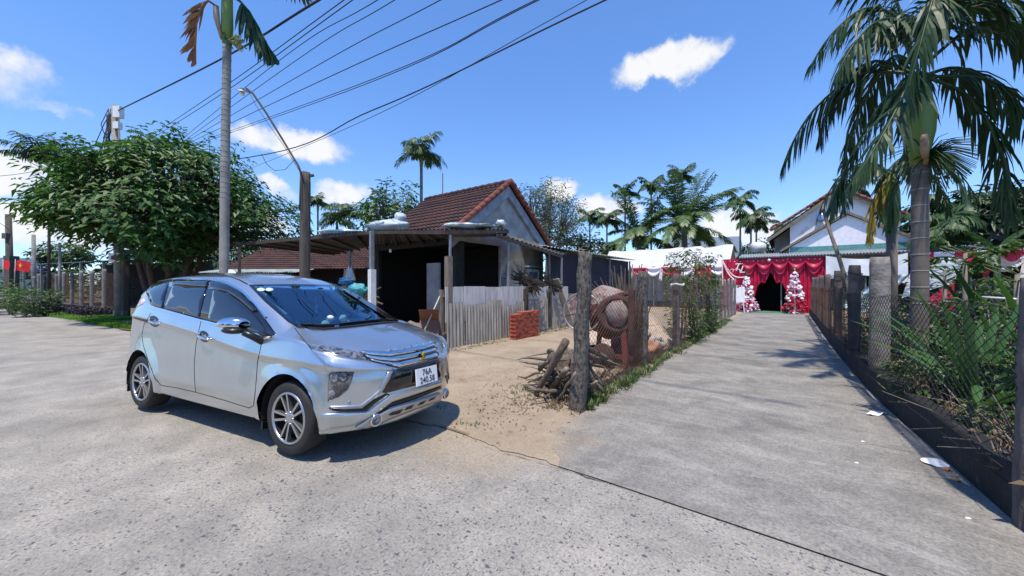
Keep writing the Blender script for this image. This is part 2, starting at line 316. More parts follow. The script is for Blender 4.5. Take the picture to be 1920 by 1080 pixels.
# the road in two sheets so that the part under the car is fine enough
sheet('road', fr, -70, 24, -14, 2.7, 376, 60, 'road_concrete')
def path_edge(p): return .95 if p > 6.5 else (.95 + .30 * (6.5 - p) / 3.8)
sheet('path', lambda q, p, i, j: ((lambda l_: l_ + (path_edge(p) - l_) * i)(-2.0 + .05 * n2(p, 0, 2.5) + .03 * n2(p, 4, 9) + .42 * sstep(3.5, 2.7, p) * (1 + .5 * n2(p, 2, 6))), p, 0), -2.0, .98, 2.69, 26.5, 8, 160, 'path_concrete', .012)
def fy(q, p, i, j):
    if j == 0:
        base = (road_far(q) if q < -6.4 else 2.80) + .16 * n2(q, 1, 1.3) + .07 * n2(q, 5, 5) + .03 * n2(q, 9, 14)
        p = base - .06
    return q, p, .008 + (.015 * n2(q, p, 1.1) if 0 < j < 1 and q < -2.12 else 0) + (.03 * sstep(-2.5, -2.2, q) * sstep(-1.95, -2.08, q) if p > 3.6 else 0)
sheet('dirt_yard', fy, -16, -1.45, 2.62, 32, 250, 200, 'yard_dirt')
sheet('field', lambda q, p, i, j: (q, max(p, road_far(q) - .1) if j == 0 else p, .03 + .03 * n2(q, p, .6)), -70, -16, 2.0, 45, 90, 60, 'garden_soil')
sheet('garden_soil', lambda q, p, i, j: (q if i > 0 else (.95 if p > 6.5 else .95 + .36 * (6.5 - p) / 2.8 if p > 3.7 else 1.42), p, .2 + .05 * n2(q, p, 1.3)), 1.12, 30, 2.9, 45, 60, 120, 'garden_soil')
# open joint between road and path, ragged, filled with dirt
mat('crack_dirt', (.035, .032, .028), .95)
pts = [G(905, 830), G(1000, 862), G(1130, 905), G(1260, 945), G(1400, 989), G(1520, 1027), G(1680, 1080)]
ext = pts[-1] + (pts[-1] - pts[-2]) * 3
mb = MB(); prev = None; P = pts + [ext]; dense = []
for a, b in zip(P, P[1:]):
    n = max(2, int((b - a).length / .022))
    for k in range(n): dense.append(a.lerp(b, k / n))
vs = []; fs = []
for i, p in enumerate(dense):
    off = .016 * noise.noise(p * 6) + .009 * noise.noise(p * 25); wdt = max(.0003, .0022 + .006 * noise.noise(p * 9 + Vector((5, 0, 0))) + (.004 if i > len(dense) * .6 else 0)) * min(1, .25 + i / 40)
    for s_ in (-1, 1): vs.append(p + PDIR * (off + s_ * wdt) + Vector((0, 0, gz(p.x, p.y) + .007)))
    if i: fs.append((2 * i - 2, 2 * i, 2 * i + 1, 2 * i - 1))
mb.add(vs, fs); tag(mb.build('road_joint', MAT['crack_dirt']), kind='structure')
# ------------------------------------------------------------------ the parked car (local x = forward, y = its left, z up)
def pch(xs, ys):
    n = len(xs); d = [(ys[i + 1] - ys[i]) / (xs[i + 1] - xs[i]) for i in range(n - 1)]; m = [d[0]] + [0 if d[i - 1] * d[i] <= 0 else 2 * d[i - 1] * d[i] / (d[i - 1] + d[i]) for i in range(1, n - 1)] + [d[-1]]
    def f(x):
        if x <= xs[0]: return ys[0]
        if x >= xs[-1]: return ys[-1]
        i = 0
        while xs[i + 1] < x: i += 1
        h = xs[i + 1] - xs[i]; t = (x - xs[i]) / h
        return (2 * t**3 - 3 * t**2 + 1) * ys[i] + (t**3 - 2 * t**2 + t) * h * m[i] + (-2 * t**3 + 3 * t**2) * ys[i + 1] + (t**3 - t**2) * h * m[i + 1]
    return f
def tab(*pairs): return pch([p[0] for p in pairs], [p[1] for p in pairs])
carroot = empty('parked_car', 'silver people carrier with dark tinted windows parked at the road edge', 'car', (CAR_X, CAR_Y, 0))
carroot.rotation_euler = (-CAR_ROLL, 0, -CAR_TH)
CARM = Matrix.Translation((CAR_X, CAR_Y, 0)) @ carroot.rotation_euler.to_matrix().to_4x4(); CARI = CARM.inverted()
CARO = CARI @ Vector((0, 0, CAM_H))
def cray(px, py): return (CARI.to_3x3() @ pdir(px, py)).normalized()
def on_v(px, py, v): d = cray(px, py); return CARO + d * ((-v - CARO.y) / d.y)

# metallic silver with a clear coat
mp_ = mat('car_paint', (.56, .60, .625), .29, .90, .5, .04, 3, coat=1.0)
mat('car_black', (.012, .012, .013), .35, 0, .5, .2); mat('car_gloss_black', (.006, .006, .007), .06, 0, .6, .1, coat=.6)
mat('car_glass', (.006, .007, .009), .03, 0, .9, .1, coat=.5); mat('chrome', (.78, .79, .80), .09, 1, .5, .03)
mat('seam', (.01, .01, .01), .8); mat('tyre', (.022, .022, .023), .75, bump=.3, bscale=60); mat('alloy', (.50, .51, .53), .33, .9, .5, .05)
mat('alloy_dark', (.010, .010, .011), .6, 0); mat('lamp_glass', (.30, .31, .33), .08, .35, .8, .75, 26, detail=3, col2=(.035, .036, .04), fac=(.35, .65), coat=1)
mat('lamp_dark', (.03, .032, .036), .1, .2, .8, .5, 14, coat=1, col2=(.25, .26, .28), fac=(.45, .72)); mat('tail_red', (.35, .015, .03), .12, 0, .6, .3, coat=1)
mat('plate_white', (.82, .83, .84), .4, noise_amt=.03); mat('plate_ink', (.012, .012, .014), .5); mat('skid_silver', (.46, .47, .49), .38, .8, .5, .06)
mat('emblem_gold', (.75, .62, .08), .25, .6); mat('interior', (.03, .033, .036), .8); mat('dash_teal', (.17, .32, .33), .7)
mat('liner', (.012, .012, .012), .9)
wsm = bpy.data.materials.new('windscreen_glass'); wsm.use_nodes = True; _nt = wsm.node_tree; _nt.nodes.clear()
_o = N(_nt, 'ShaderNodeOutputMaterial'); _g = N(_nt, 'ShaderNodeBsdfGlossy', Roughness=.01); _g.inputs['Color'].default_value = (.55, .80, 1, 1)
_t = N(_nt, 'ShaderNodeBsdfTransparent'); _t.inputs['Color'].default_value = (.42, .66, .74, 1); _f = N(_nt, 'ShaderNodeFresnel', IOR=1.9); _a = N(_nt, 'ShaderNodeMath', operation='MULTIPLY_ADD', use_clamp=True)
_a.inputs[1].default_value = .9; _a.inputs[2].default_value = .12; _nt.links.new(_f.outputs[0], _a.inputs[0]); _m = N(_nt, 'ShaderNodeMixShader')
_nt.links.new(_a.outputs[0], _m.inputs[0]); _nt.links.new(_t.outputs[0], _m.inputs[1]); _nt.links.new(_g.outputs[0], _m.inputs[2]); _nt.links.new(_m.outputs[0], _o.inputs['Surface']); MAT['windscreen_glass'] = wsm

# plan outline of one side, from the nose centre round to the tail centre
outline = [(.80, 0), (.797, .12), (.785, .26), (.757, .40), (.705, .53), (.63, .655), (.545, .755), (.50, .795), (.43, .828), (.33, .845), (.18, .860), (0, .872), (-.3, .878), (-.8, .878), (-1.4, .878), (-2.0, .878),
           (-2.5, .876), (-2.85, .868), (-3.15, .84), (-3.36, .79), (-3.5, .71), (-3.585, .58), (-3.63, .38), (-3.645, .18), (-3.65, 0)]
def resample(pts, step):
    acc = [0]
    for a, b in zip(pts, pts[1:]): acc.append(acc[-1] + math.hypot(a[0] - b[0], a[1] - b[1]))
    fu, fv = pch(acc, [p[0] for p in pts]), pch(acc, [p[1] for p in pts]); n = int(acc[-1] / step)
    return [(fu(acc[-1] * i / n), max(0, fv(acc[-1] * i / n))) for i in range(n + 1)]
S = resample(outline, .035)
CREASE = tab((-3.65, 1.10), (-3.0, 1.09), (-2.3, 1.05), (-1.35, .955), (-.75, .87), (-.3, .83), (.1, .82), (.5, .80), (.8, .76))
BELT = tab((-3.65, 1.2), (-3.3, 1.27), (-2.95, 1.285), (-2.67, 1.265), (-2.23, 1.205), (-1.41, 1.115), (-.8, 1.06), (-.26, 1.012), (0, 1.0), (.2, .965), (.5, .90), (.72, .875), (.8, .87))
#        front reach, rear reach, half width, height
rows = [(.60, -3.45, .70, lambda u: .21), (.68, -3.55, .80, lambda u: .225), (.72, -3.57, .845, lambda u: .25 if u > -3 else .25 + (-3 - u) * .3),
        (.765, -3.59, .864, lambda u: .36), (.775, -3.60, .882, lambda u: .43), (.79, -3.62, .874, lambda u: .54), (.795, -3.64, .866, lambda u: .66), (.785, -3.63, .852, lambda u: CREASE(u) - .045),
        (.765, -3.60, .878, CREASE), (.745, -3.56, .872, lambda u: CREASE(u) * .8 + BELT(u) * .2), (.70, -3.49, .838, BELT)]
ringpts = []
for (F, Rr, V, zf) in rows:
    row = []
    for (u, v) in S:
        uu = u * F / .80 if u > 0 else (u if u > -2.0 else -2.0 + (u + 2.0) * (Rr + 2.0) / (-3.65 + 2.0))
        row.append((uu, v * V / .878, zf(u)))
    ringpts.append(row)
def spline_rows(rr, sub):
    out = []
    for j in range(len(rr) - 1):
        for k in range(sub):
            t = k / sub; a, b = rr[j], rr[j + 1]; p0 = rr[max(j - 1, 0)]; p3 = rr[min(j + 2, len(rr) - 1)]
            row = []
            for i in range(len(a)):
                q = []
                for c in range(3):
                    x0, x1, x2, x3 = p0[i][c], a[i][c], b[i][c], p3[i][c]
                    lin = x1 + (x2 - x1) * t; cub = .5 * (2 * x1 + (x2 - x0) * t + (2 * x0 - 5 * x1 + 4 * x2 - x3) * t * t + (3 * x1 - 3 * x2 + x3 - x0) * t**3)
                    q.append(lin * .3 + cub * .7)
                row.append(tuple(q))
            out.append(row)
    out.append(rr[-1]); return out
band = spline_rows(ringpts, 4)
def flare(u, v, z):                   # wheel arches stand a little proud
    for uc in (0.0, -2.775):
        d = math.hypot(u - uc, z - .325)
        if v > .6: v += .016 * sstep(.50, .455, d) + .006 * sstep(.415, .39, d)
    return (u, v, z)
band = [[flare(*p) for p in row] for row in band]
# top sheet: heights over (u, v)
K1 = (tab((-3.5, .60), (-3.4, .655), (-3.25, .72), (-2.8, .768), (-2.27, .778), (-1.5, .778), (-1.035, .772), (-.6, .765), (-.19, .77)), tab((-3.5, 1.2), (-3.4, 1.30), (-3.25, 1.36), (-2.8, 1.395), (-2.27, 1.37), (-1.5, 1.32), (-1.035, 1.245), (-.6, 1.145), (-.19, 1.045)))
K2 = (tab((-3.5, .55), (-3.4, .61), (-3.25, .655), (-2.8, .695), (-2.27, .705), (-1.5, .695), (-1.035, .68), (-.6, .70), (-.19, .715)), tab((-3.5, 1.2), (-3.4, 1.34), (-3.25, 1.45), (-2.8, 1.495), (-2.27, 1.508), (-1.5, 1.49), (-1.035, 1.41), (-.6, 1.24), (-.19, 1.08)))
K3 = (tab((-3.5, .50), (-3.4, .56), (-3.25, .58), (-2.4, .615), (-1.64, .60), (-1.3, .585), (-1.04, .575), (-.6, .615), (-.19, .655)), tab((-3.5, 1.2), (-3.4, 1.38), (-3.25, 1.535), (-3.0, 1.565), (-2.4, 1.592), (-1.64, 1.582), (-1.3, 1.555), (-1.04, 1.495), (-.6, 1.305), (-.19, 1.10)))
K4 = (lambda u: .32, tab((-3.5, 1.2), (-3.42, 1.38), (-3.3, 1.57), (-3.0, 1.62), (-2.3, 1.655), (-1.6, 1.64), (-1.25, 1.60), (-1.0, 1.53), (-.6, 1.35), (-.19, 1.16), (-.08, 1.112)))
K5 = (lambda u: 0, tab((-3.5, 1.2), (-3.44, 1.38), (-3.34, 1.57), (-3.0, 1.64), (-2.3, 1.675), (-1.6, 1.66), (-1.25, 1.62), (-.95, 1.545), (-.6, 1.385), (-.19, 1.2), (.02, 1.112)))
HOODC = tab((-.2, 1.155), (.02, 1.112), (.2, 1.07), (.4, 1.015), (.55, .96), (.66, .908), (.70, .878), (.8, .86))
def top_z(u, v, v0, z0):
    v = min(v, v0); hood = z0 + (HOODC(u) - z0) * (1 - (v / max(v0, .001)) ** 2.6)
    ks = [(v0, z0)] + [(k[0](u), k[1](u)) for k in (K1, K2, K3, K4, K5)]; cab = z0
    ks = [(min(a, v0), b) for a, b in ks]
    for (a, za), (b, zb) in zip(ks, ks[1:]):
        if a >= v >= b: cab = zb + (za - zb) * ((v - b) / (a - b) if a > b + 1e-6 else 0); break
    if u > .12: return hood
    if u < -.19: return max(cab, z0 - .01)
    return hood + (cab - hood) * sstep(.06 - .25 * (v / .66) ** 2, -.19, u) if v < .655 else hood + (cab - hood) * sstep(.1, -.19, u)
top = []
NR = 34
for r in range(NR + 1):
    row = []
    for i, (u0, v0, z0) in enumerate(band[-1]):
        uc = u0 if -3.0 < u0 < .2 else (.2 + (u0 - .2) * 1.0 if u0 > .2 else u0)
        # section slides towards the nose as it nears the centre line, so that the hood keeps its rounded plan
        fr_ = [0, .03, .06, .09, .13, .17, .21, .25, .29, .33, .37][r] if r <= 10 else .37 + (r - 10) / (NR - 10) * .63
        v = v0 * (1 - fr_)
        u = uc
        row.append((u, v, z0 if r == 0 else top_z(u, v, v0, z0)))
    top.append(row)
allrows = band + top[1:]
mb = MB(); nc = len(S); vs = []; fs = []
for side in (1, -1):
    b0 = len(vs)
    for row in allrows:
        for (u, v, z) in row: vs.append(Vector((u, -side * v, z)))
    for j in range(len(allrows) - 1):
        for i in range(nc - 1):
            q = (b0 + j * nc + i, b0 + j * nc + i + 1, b0 + (j + 1) * nc + i + 1, b0 + (j + 1) * nc + i)
            fs.append(q if side > 0 else q[::-1])
# wheel arches: drop faces inside the circle, pull the rim of the hole onto it
ARCH = [(0.0, .325, .382), (-2.775, .325, .378)]
def inarch(p):
    for (u, z, r) in ARCH:
        if abs(p.y) > .5 and math.hypot(p.x - u, p.z - z) < r: return (u, z, r)
ins = [inarch(p) for p in vs]
keep = [f for f in fs if not all(ins[i] for i in f)]
used = set(i for f in keep for i in f)
for i in used:
    if ins[i]:
        u, z, r = ins[i]; d = Vector((vs[i].x - u, 0, vs[i].z - z)); d = d.normalized() * r; vs[i] = Vector((u + d.x, vs[i].y, z + d.z))
solid = BVHTree.FromPolygons([tuple(p) for p in vs], keep)
def hit(px, py):
    h = solid.ray_cast(CARO, cray(px, py)); return (h[0], h[1]) if h[0] is not None else (None, None)
def inpoly(x, y, P):
    c = False; j = len(P) - 1
    for i in range(len(P)):
        if (P[i][1] > y) != (P[j][1] > y) and x < (P[j][0] - P[i][0]) * (y - P[i][1]) / (P[j][1] - P[i][1]) + P[i][0]: c = not c
        j = i
    return c
z1 = lambda L_: [(480 + x / 4, 600 + y / 4) for x, y in L_]
z2 = lambda L_: [(210 + x / 3.6, 490 + y / 3.6) for x, y in L_]
z3 = lambda L_: [(440 + x / 5.4, 490 + y / 5.4) for x, y in L_]
# features are outlined where they lie on the bodywork and laid onto it as shells of real thickness
def shell(outline, off, m, name, mirror=False, only_mirror=False, skirt=.012, cuts=2, parent=None, loops=None):
    bm = bmesh.new(); P = []
    for a, b in zip(outline, outline[1:] + outline[:1]):
        n = max(1, int(math.hypot(a[0] - b[0], a[1] - b[1]) / 5)); P += [(a[0] + (b[0] - a[0]) * k / n, a[1] + (b[1] - a[1]) * k / n) for k in range(n)]
    ring = [bm.verts.new((x, y, 0)) for x, y in P]; es = [bm.edges.new((ring[i], ring[(i + 1) % len(ring)])) for i in range(len(ring))]
    bmesh.ops.triangle_fill(bm, use_beauty=True, use_dissolve=False, edges=es)
    for _ in range(cuts):
        inner = [e for e in bm.edges if len(e.link_faces) == 2 and e.calc_length() > 6]
        if inner: bmesh.ops.subdivide_edges(bm, edges=inner, cuts=1); bmesh.ops.triangulate(bm, faces=bm.faces[:])
    bm.verts.ensure_lookup_table(); bad = []; pos = {}; nor = {}
    for v in bm.verts:
        h, n = hit(v.co.x, v.co.y)
        if h is None: bad.append(v)
        else: pos[v] = h; nor[v] = n
    if bad:
        bmesh.ops.delete(bm, geom=bad, context='VERTS')
    V = [v for v in bm.verts]; idx = {v: i for i, v in enumerate(V)}
    pos_l = [pos[v] for v in V]; nor_l = [nor[v] for v in V]
    nor_l = [n if n.dot(CARO - p) > 0 else -n for n, p in zip(nor_l, pos_l)]
    F = [[idx[v] for v in f.verts] for f in bm.faces]
    F = [f if (pos_l[f[1]] - pos_l[f[0]]).cross(pos_l[f[2]] - pos_l[f[0]]).dot(nor_l[f[0]]) > 0 else f[::-1] for f in F]
    bound = [[idx[v] for v in e.verts] for e in bm.edges if len(e.link_faces) == 1]; bm.free()
    # smooth normals over neighbours
    def make(sgn):
        o = [p + n * off for p, n in zip(pos_l, nor_l)]; k = len(o); low = [p - n * skirt for p, n in zip(pos_l, nor_l)]
        vs_ = o + low; fs_ = [tuple(f) for f in F] + [(a, b, k + b, k + a) for a, b in bound]
        if sgn < 0: vs_ = [Vector((p.x, -p.y, p.z)) for p in vs_]; fs_ = [f[::-1] for f in fs_]
        b_ = MB(); b_.add(vs_, fs_, True); me = b_.mesh(name, MAT[m])
        for i, f in enumerate(me.polygons):
            if i >= len(F): f.use_smooth = False
        ob = bpy.data.objects.new(name, me); C.objects.link(ob); ob.parent = parent or carroot; return ob
    res = []
    if not only_mirror: res.append(make(1))
    if mirror or only_mirror: res.append(make(-1))
    return res
def strip(line, wpx, off, m, name, mirror=True, closed=False):
    if closed: line = line + line[:1]
    P = []
    for a, b in zip(line, line[1:]):
        n = max(1, int(math.hypot(a[0] - b[0], a[1] - b[1]) / 3)); P += [(a[0] + (b[0] - a[0]) * k / n, a[1] + (b[1] - a[1]) * k / n) for k in range(n)]
    P.append(line[-1]); hits = [hit(*p) for p in P]; hits = [h for h in hits if h[0] is not None]
    for sgn in ((1, -1) if mirror else (1,)):
        b_ = MB(); vv = []; ff = []
        for i, (h, n) in enumerate(hits):
            t = (hits[min(i + 1, len(hits) - 1)][0] - hits[max(i - 1, 0)][0]).normalized(); n = n if n.dot(CARO - h) > 0 else -n; s_ = t.cross(n).normalized() * wpx / 2
            for q in (h - s_ - n * .004, h - s_ + n * off, h + s_ + n * off, h + s_ - n * .004): vv.append(Vector((q.x, q.y * sgn, q.z)))
            if i:
                for k in range(3): f = (4 * i - 4 + k, 4 * i + k, 4 * i + k + 1, 4 * i - 3 + k); ff.append(f[::-1] if sgn > 0 else f)
        b_.add(vv, ff, False); b_.build(name, MAT[m], carroot)
WS_OUT = z3([(140, 238), (600, 232), (1085, 242), (1180, 305), (1400, 445), (1530, 525), (1670, 592), (1640, 618), (1480, 625), (1180, 660), (880, 688), (620, 660), (540, 615), (300, 405)])
WS_IN = z3([(200, 256), (600, 250), (1062, 258), (1170, 335), (1300, 425), (1520, 566), (1515, 590), (1180, 630), (900, 655), (640, 648), (575, 618), (420, 470), (270, 330)])
WS_HOLE = z3([(230, 275), (600, 268), (1040, 275), (1150, 345), (1290, 440), (1480, 570), (1180, 612), (900, 636), (650, 632), (590, 605), (440, 470), (300, 335)])
def pix(p):
    q = CARM @ p; return (960 + FPX * q.x / q.y, HOR - FPX * (q.z - CAM_H) / q.y)
final = []
for f in keep:
    c = sum((vs[i] for i in f), Vector()) / len(f)
    if -1.2 < c.x < .1 and c.z > 1.0 and abs(c.y) < .7 and inpoly(*pix(c), WS_HOLE): continue
    final.append(f)
mb = MB(); mb.add(vs, final, True); body = mb.build('body', MAT['car_paint'], carroot)
bm = bmesh.new(); bm.from_mesh(body.data); bmesh.ops.remove_doubles(bm, verts=bm.verts, dist=.0006); bmesh.ops.recalc_face_normals(bm, faces=bm.faces)
loose = [v for v in bm.verts if not v.link_faces]; bmesh.ops.delete(bm, geom=loose, context='VERTS'); bm.to_mesh(body.data); bm.free()
# floor pan, wheel housings and arch lips
mb = MB(); mb.box((-1.5, 0, .30), (3.7, 1.25, .10)); mb.box((-1.39, 0, .38), (1.9, 1.60, .18))
for (u, z, r) in ARCH:
    for s in (-1, 1):
        n = 22; vv = []; ff = []
        for i in range(n + 1):
            a = R(-12 + 204 * i / n); vv += [Vector((u + math.cos(a) * (r - .004), s * .855, z + math.sin(a) * (r - .004))), Vector((u + math.cos(a) * (r + .02), s * .50, z + math.sin(a) * (r + .02)))]
            if i: ff.append((2 * i - 2, 2 * i - 1, 2 * i + 1, 2 * i))
        mb.add(vv, ff, True); mb.add([Vector((u - r, s * .5, .2)), Vector((u + r, s * .5, .2)), Vector((u + r, s * .5, z + r)), Vector((u - r, s * .5, z + r))], [(0, 1, 2, 3)])
mb.build('underbody', MAT['liner'], carroot)
# glazing
def ringshell(outer, inner, off, m, name):
    n = 160
    def along(P, t):
        Ls = [math.hypot(P[i][0] - P[(i + 1) % len(P)][0], P[i][1] - P[(i + 1) % len(P)][1]) for i in range(len(P))]; s_ = t * sum(Ls)
        for i, l in enumerate(Ls):
            if s_ <= l: k = s_ / l; a, b = P[i], P[(i + 1) % len(P)]; return (a[0] + (b[0] - a[0]) * k, a[1] + (b[1] - a[1]) * k)
            s_ -= l
        return P[0]
    cx_ = sum(p[0] for p in inner) / len(inner); cy_ = sum(p[1] for p in inner) / len(inner)
    vv = []; ff = []
    for i in range(n):
        o_ = along(outer, i / n); best = min((along(inner, k / 400) for k in range(400)), key=lambda q: (q[0] - o_[0])**2 + (q[1] - o_[1])**2)
        for q in (o_, best):
            h, nn = hit(*q); kk = 1
            while h is None: kk -= .02; h, nn = hit(q[0] * kk + cx_ * (1 - kk), q[1] * kk + cy_ * (1 - kk))
            nn = nn if nn.dot(CARO - h) > 0 else -nn; vv.append(h + nn * off)
    for i in range(n): j = (i + 1) % n; ff.append((2 * i, 2 * i + 1, 2 * j + 1, 2 * j))
    b_ = MB(); b_.add(vv, ff, True); return b_.build(name, MAT[m], carroot)
ringshell(WS_OUT, WS_HOLE, .003, 'car_gloss_black', 'windscreen_frame')
shell(WS_IN, .005, 'windscreen_glass', 'windscreen', skirt=-.004, cuts=3)
strip(z3([(640, 662), (760, 678), (900, 690), (1180, 664), (1480, 628), (1640, 616)]), .03, .012, 'car_black', 'cowl', mirror=False)
strip(z3([(660, 655), (880, 668), (1010, 662)]), .014, .03, 'car_black', 'wiper', mirror=False); strip(z3([(1060, 655), (1250, 632), (1480, 608)]), .014, .03, 'car_black', 'wiper', mirror=False)
DLO = z2([(203, 206), (232, 172), (258, 150), (330, 138), (405, 130), (430, 126), (660, 130), (765, 150), (870, 205), (960, 290), (1040, 392), (1108, 490), (1075, 508), (945, 478), (800, 440), (600, 392), (350, 322), (300, 310), (265, 296), (245, 242), (230, 208)])
shell(DLO, .004, 'car_gloss_black', 'window_trim', mirror=True, cuts=2)
for nm, P in (('quarter_window', [(216, 201), (262, 156), (386, 138), (342, 316), (272, 294), (250, 240), (238, 206)]), ('rear_door_window', [(416, 160), (642, 176), (592, 376), (357, 316)]),
              ('front_door_window', [(688, 186), (790, 212), (868, 262), (958, 345), (1030, 440), (1040, 492), (950, 472), (800, 435), (652, 396)])):
    shell(z2(P), .008, 'car_glass', nm, mirror=True)
for P in ([(424, 128), (655, 132), (650, 176), (412, 158)], [(664, 133), (765, 153), (868, 210), (956, 296), (985, 335), (960, 342), (868, 262), (790, 210), (690, 184), (660, 172)]):
    shell(z2(P), .016, 'car_gloss_black', 'rain_visor', mirror=True)
strip(z2([(258, 300), (305, 316), (350, 328), (600, 398), (800, 446), (945, 484), (1075, 514)]), .014, .008, 'chrome', 'window_chrome')
strip(z2([(410, 122), (540, 116), (670, 122), (770, 142), (875, 195), (965, 280), (1044, 380)]), .016, .012, 'chrome', 'window_chrome')
strip(z2([(262, 150), (320, 136), (410, 124)]), .012, .006, 'seam', 'window_trim')
strip(z2([(450, 90), (620, 82), (760, 92), (860, 125), (915, 155)]), .012, .004, 'seam', 'roof_seam')
# panel gaps
SG = [[(262, 350), (215, 430), (202, 500), (212, 570), (248, 680), (290, 790), (330, 836), (440, 855), (560, 882), (760, 938), (925, 990), (955, 975)], [(603, 396), (583, 480), (566, 570), (555, 690), (557, 800), (566, 882)],
      [(1020, 508), (1002, 590), (982, 680), (974, 800), (962, 920), (955, 975)]]
for s in SG: strip(z2(s), .007, .0015, 'seam', 'door_gap')
strip(z3([(608, 676), (640, 720), (700, 798), (750, 855), (785, 900)]), .007, .0015, 'seam', 'bonnet_gap')
# front: eyebrow lamps, grille bars, black centre, blades, bumper relief, lower intake, skid bar, fog lamps
HL = z1([(390, 183), (520, 192), (640, 212), (760, 240), (800, 262), (842, 304), (760, 294), (600, 258), (480, 232), (420, 212)])
shell(HL, .004, 'lamp_glass', 'daytime_lamp', mirror=True)
shell(z1([(420, 224), (600, 268), (760, 303), (860, 318), (980, 352), (1030, 372), (985, 380), (780, 380), (575, 384), (545, 392), (505, 310), (455, 255)]), .022, 'car_paint', 'bumper_brow', mirror=True, skirt=.02)
GR = z1([(775, 240), (980, 246), (1180, 214), (1338, 175), (1352, 235), (1368, 288), (1200, 330), (1065, 362), (950, 335), (850, 308)])
shell(GR, .006, 'car_gloss_black', 'grille')
for P in ([(782, 241), (980, 249), (1180, 217), (1338, 178), (1343, 200), (1180, 244), (992, 276), (880, 268), (800, 258)], [(812, 267), (900, 278), (1000, 285), (1180, 254), (1346, 210), (1352, 236), (1190, 282), (1030, 314), (920, 304), (832, 285)],
          [(846, 296), (940, 314), (1040, 324), (1190, 293), (1355, 247), (1364, 284), (1200, 324), (1066, 356), (950, 330), (862, 308)]):
    shell(z1(P), .024, 'chrome', 'grille_bar', skirt=-.004)
shell(z1([(1032, 376), (1066, 364), (1200, 334), (1368, 292), (1384, 330), (1390, 438), (1200, 490), (975, 548), (925, 540)]), .005, 'car_gloss_black', 'grille_mesh')
shell(z1([(986, 378), (1032, 372), (992, 450), (945, 532), (880, 588), (800, 650), (660, 660), (545, 656), (550, 645), (780, 634), (860, 575), (922, 522), (960, 450)]), .016, 'alloy', 'front_blade', mirror=True, skirt=.01)
shell(z1([(548, 402), (575, 387), (738, 387), (720, 450), (690, 520), (620, 578), (538, 612), (540, 480)]), .004, 'lamp_dark', 'headlight', mirror=True)
for (cx_, cy_, rx, ry) in ((590, 432, 32, 38), (655, 425, 26, 36), (572, 555, 24, 30)):
    shell(z1([(cx_ + rx * math.cos(a * .5236), cy_ + ry * math.sin(a * .5236)) for a in range(12)]), .010, 'lamp_glass', 'headlight_lens', mirror=True)
shell(z1([(545, 662), (660, 670), (798, 662), (880, 598), (975, 550), (1000, 556), (830, 684), (700, 690), (592, 688)]), .006, 'car_black', 'bumper_slot', mirror=True)
shell(z1([(492, 700), (590, 692), (700, 694), (838, 688), (1000, 560), (1190, 512), (1390, 444), (1396, 478), (1190, 552), (1018, 606), (870, 712), (720, 786), (560, 808), (510, 826), (480, 822), (474, 716)]), .020, 'car_paint', 'bumper_lip', mirror=False, skirt=.01)
shell(z1([(905, 700), (1018, 616), (1190, 560), (1386, 490), (1392, 514), (1190, 596), (1000, 656), (945, 690)]), .004, 'car_black', 'lower_intake')
shell(z1([(742, 796), (800, 762), (862, 718), (935, 692), (990, 664), (1190, 602), (1372, 542), (1382, 566), (1366, 602), (1200, 660), (1010, 732), (930, 770), (832, 802), (768, 804)]), .022, 'skid_silver', 'skid_bar', skirt=.01)
for P in ([(985, 702), (1010, 684), (1092, 662), (1064, 692), (1000, 706)], [(1102, 668), (1122, 646), (1174, 628), (1152, 654)], [(1200, 634), (1218, 614), (1262, 597), (1242, 620)], [(1280, 600), (1296, 584), (1336, 568), (1320, 588)]):
    shell(z1(P), .0255, 'car_black', 'skid_slot', skirt=-.02)
def disc_on(px, py, r, off, m, name, mirror=True, depth=.02):
    h, n = hit(px, py); n = n if n.dot(CARO - h) > 0 else -n; n = (n + Vector((1.2, 0, 0))).normalized() if h.x > .3 else n
    for s in ((1, -1) if mirror else (1,)):
        c = Vector((h.x, h.y * s, h.z)); nn = Vector((n.x, n.y * s, n.z)); Mx = Matrix.Translation(c + nn * off) @ nn.to_track_quat('Z', 'Y').to_matrix().to_4x4()
        b_ = MB(); b_.lathe([(r, -depth), (r, 0), (r * .86, .006), (r * .8, 0), (0.0001, -.001)], 20, Mx); b_.build(name, MAT[m], carroot)
fx, fy_ = z1([(890, 742)])[0]
disc_on(fx, fy_, .058, .034, 'chrome', 'fog_lamp_ring'); disc_on(fx, fy_, .040, .041, 'lamp_glass', 'fog_lamp')
for q in z1([(697, 617), (1092, 563)]): disc_on(*q, .012, .008, 'skid_silver', 'parking_sensor', mirror=False)
# number plate, facing forwards
pc = [hit(*q) for q in z1([(1235, 420)])][0][0]; pl = empty('number_plate', None, None, (pc.x + .03, 0.0, pc.z)); pl.parent = carroot; pl.rotation_euler = (0, R(-7), 0)
b_ = MB(); b_.box((0, 0, 0), (.012, .315, .158)); b_.build('plate', MAT['plate_white'], pl)
def text(s, size, M_, name, m, parent, ext=.0015, align='CENTER', shear=0, sx=1):
    cu = bpy.data.curves.new(name, 'FONT'); cu.body = s; cu.size = size; cu.align_x = align; cu.align_y = 'CENTER'; cu.extrude = ext; cu.shear = shear
    ob = bpy.data.objects.new(name, cu); C.objects.link(ob); me = bpy.data.meshes.new_from_object(ob.evaluated_get(bpy.context.evaluated_depsgraph_get())); bpy.data.objects.remove(ob); bpy.data.curves.remove(cu)
    me.materials.clear(); me.materials.append(MAT[m]); me.transform(M_ @ Matrix.Diagonal((sx, 1, 1, 1))); o = bpy.data.objects.new(name, me); C.objects.link(o); o.parent = parent; return o
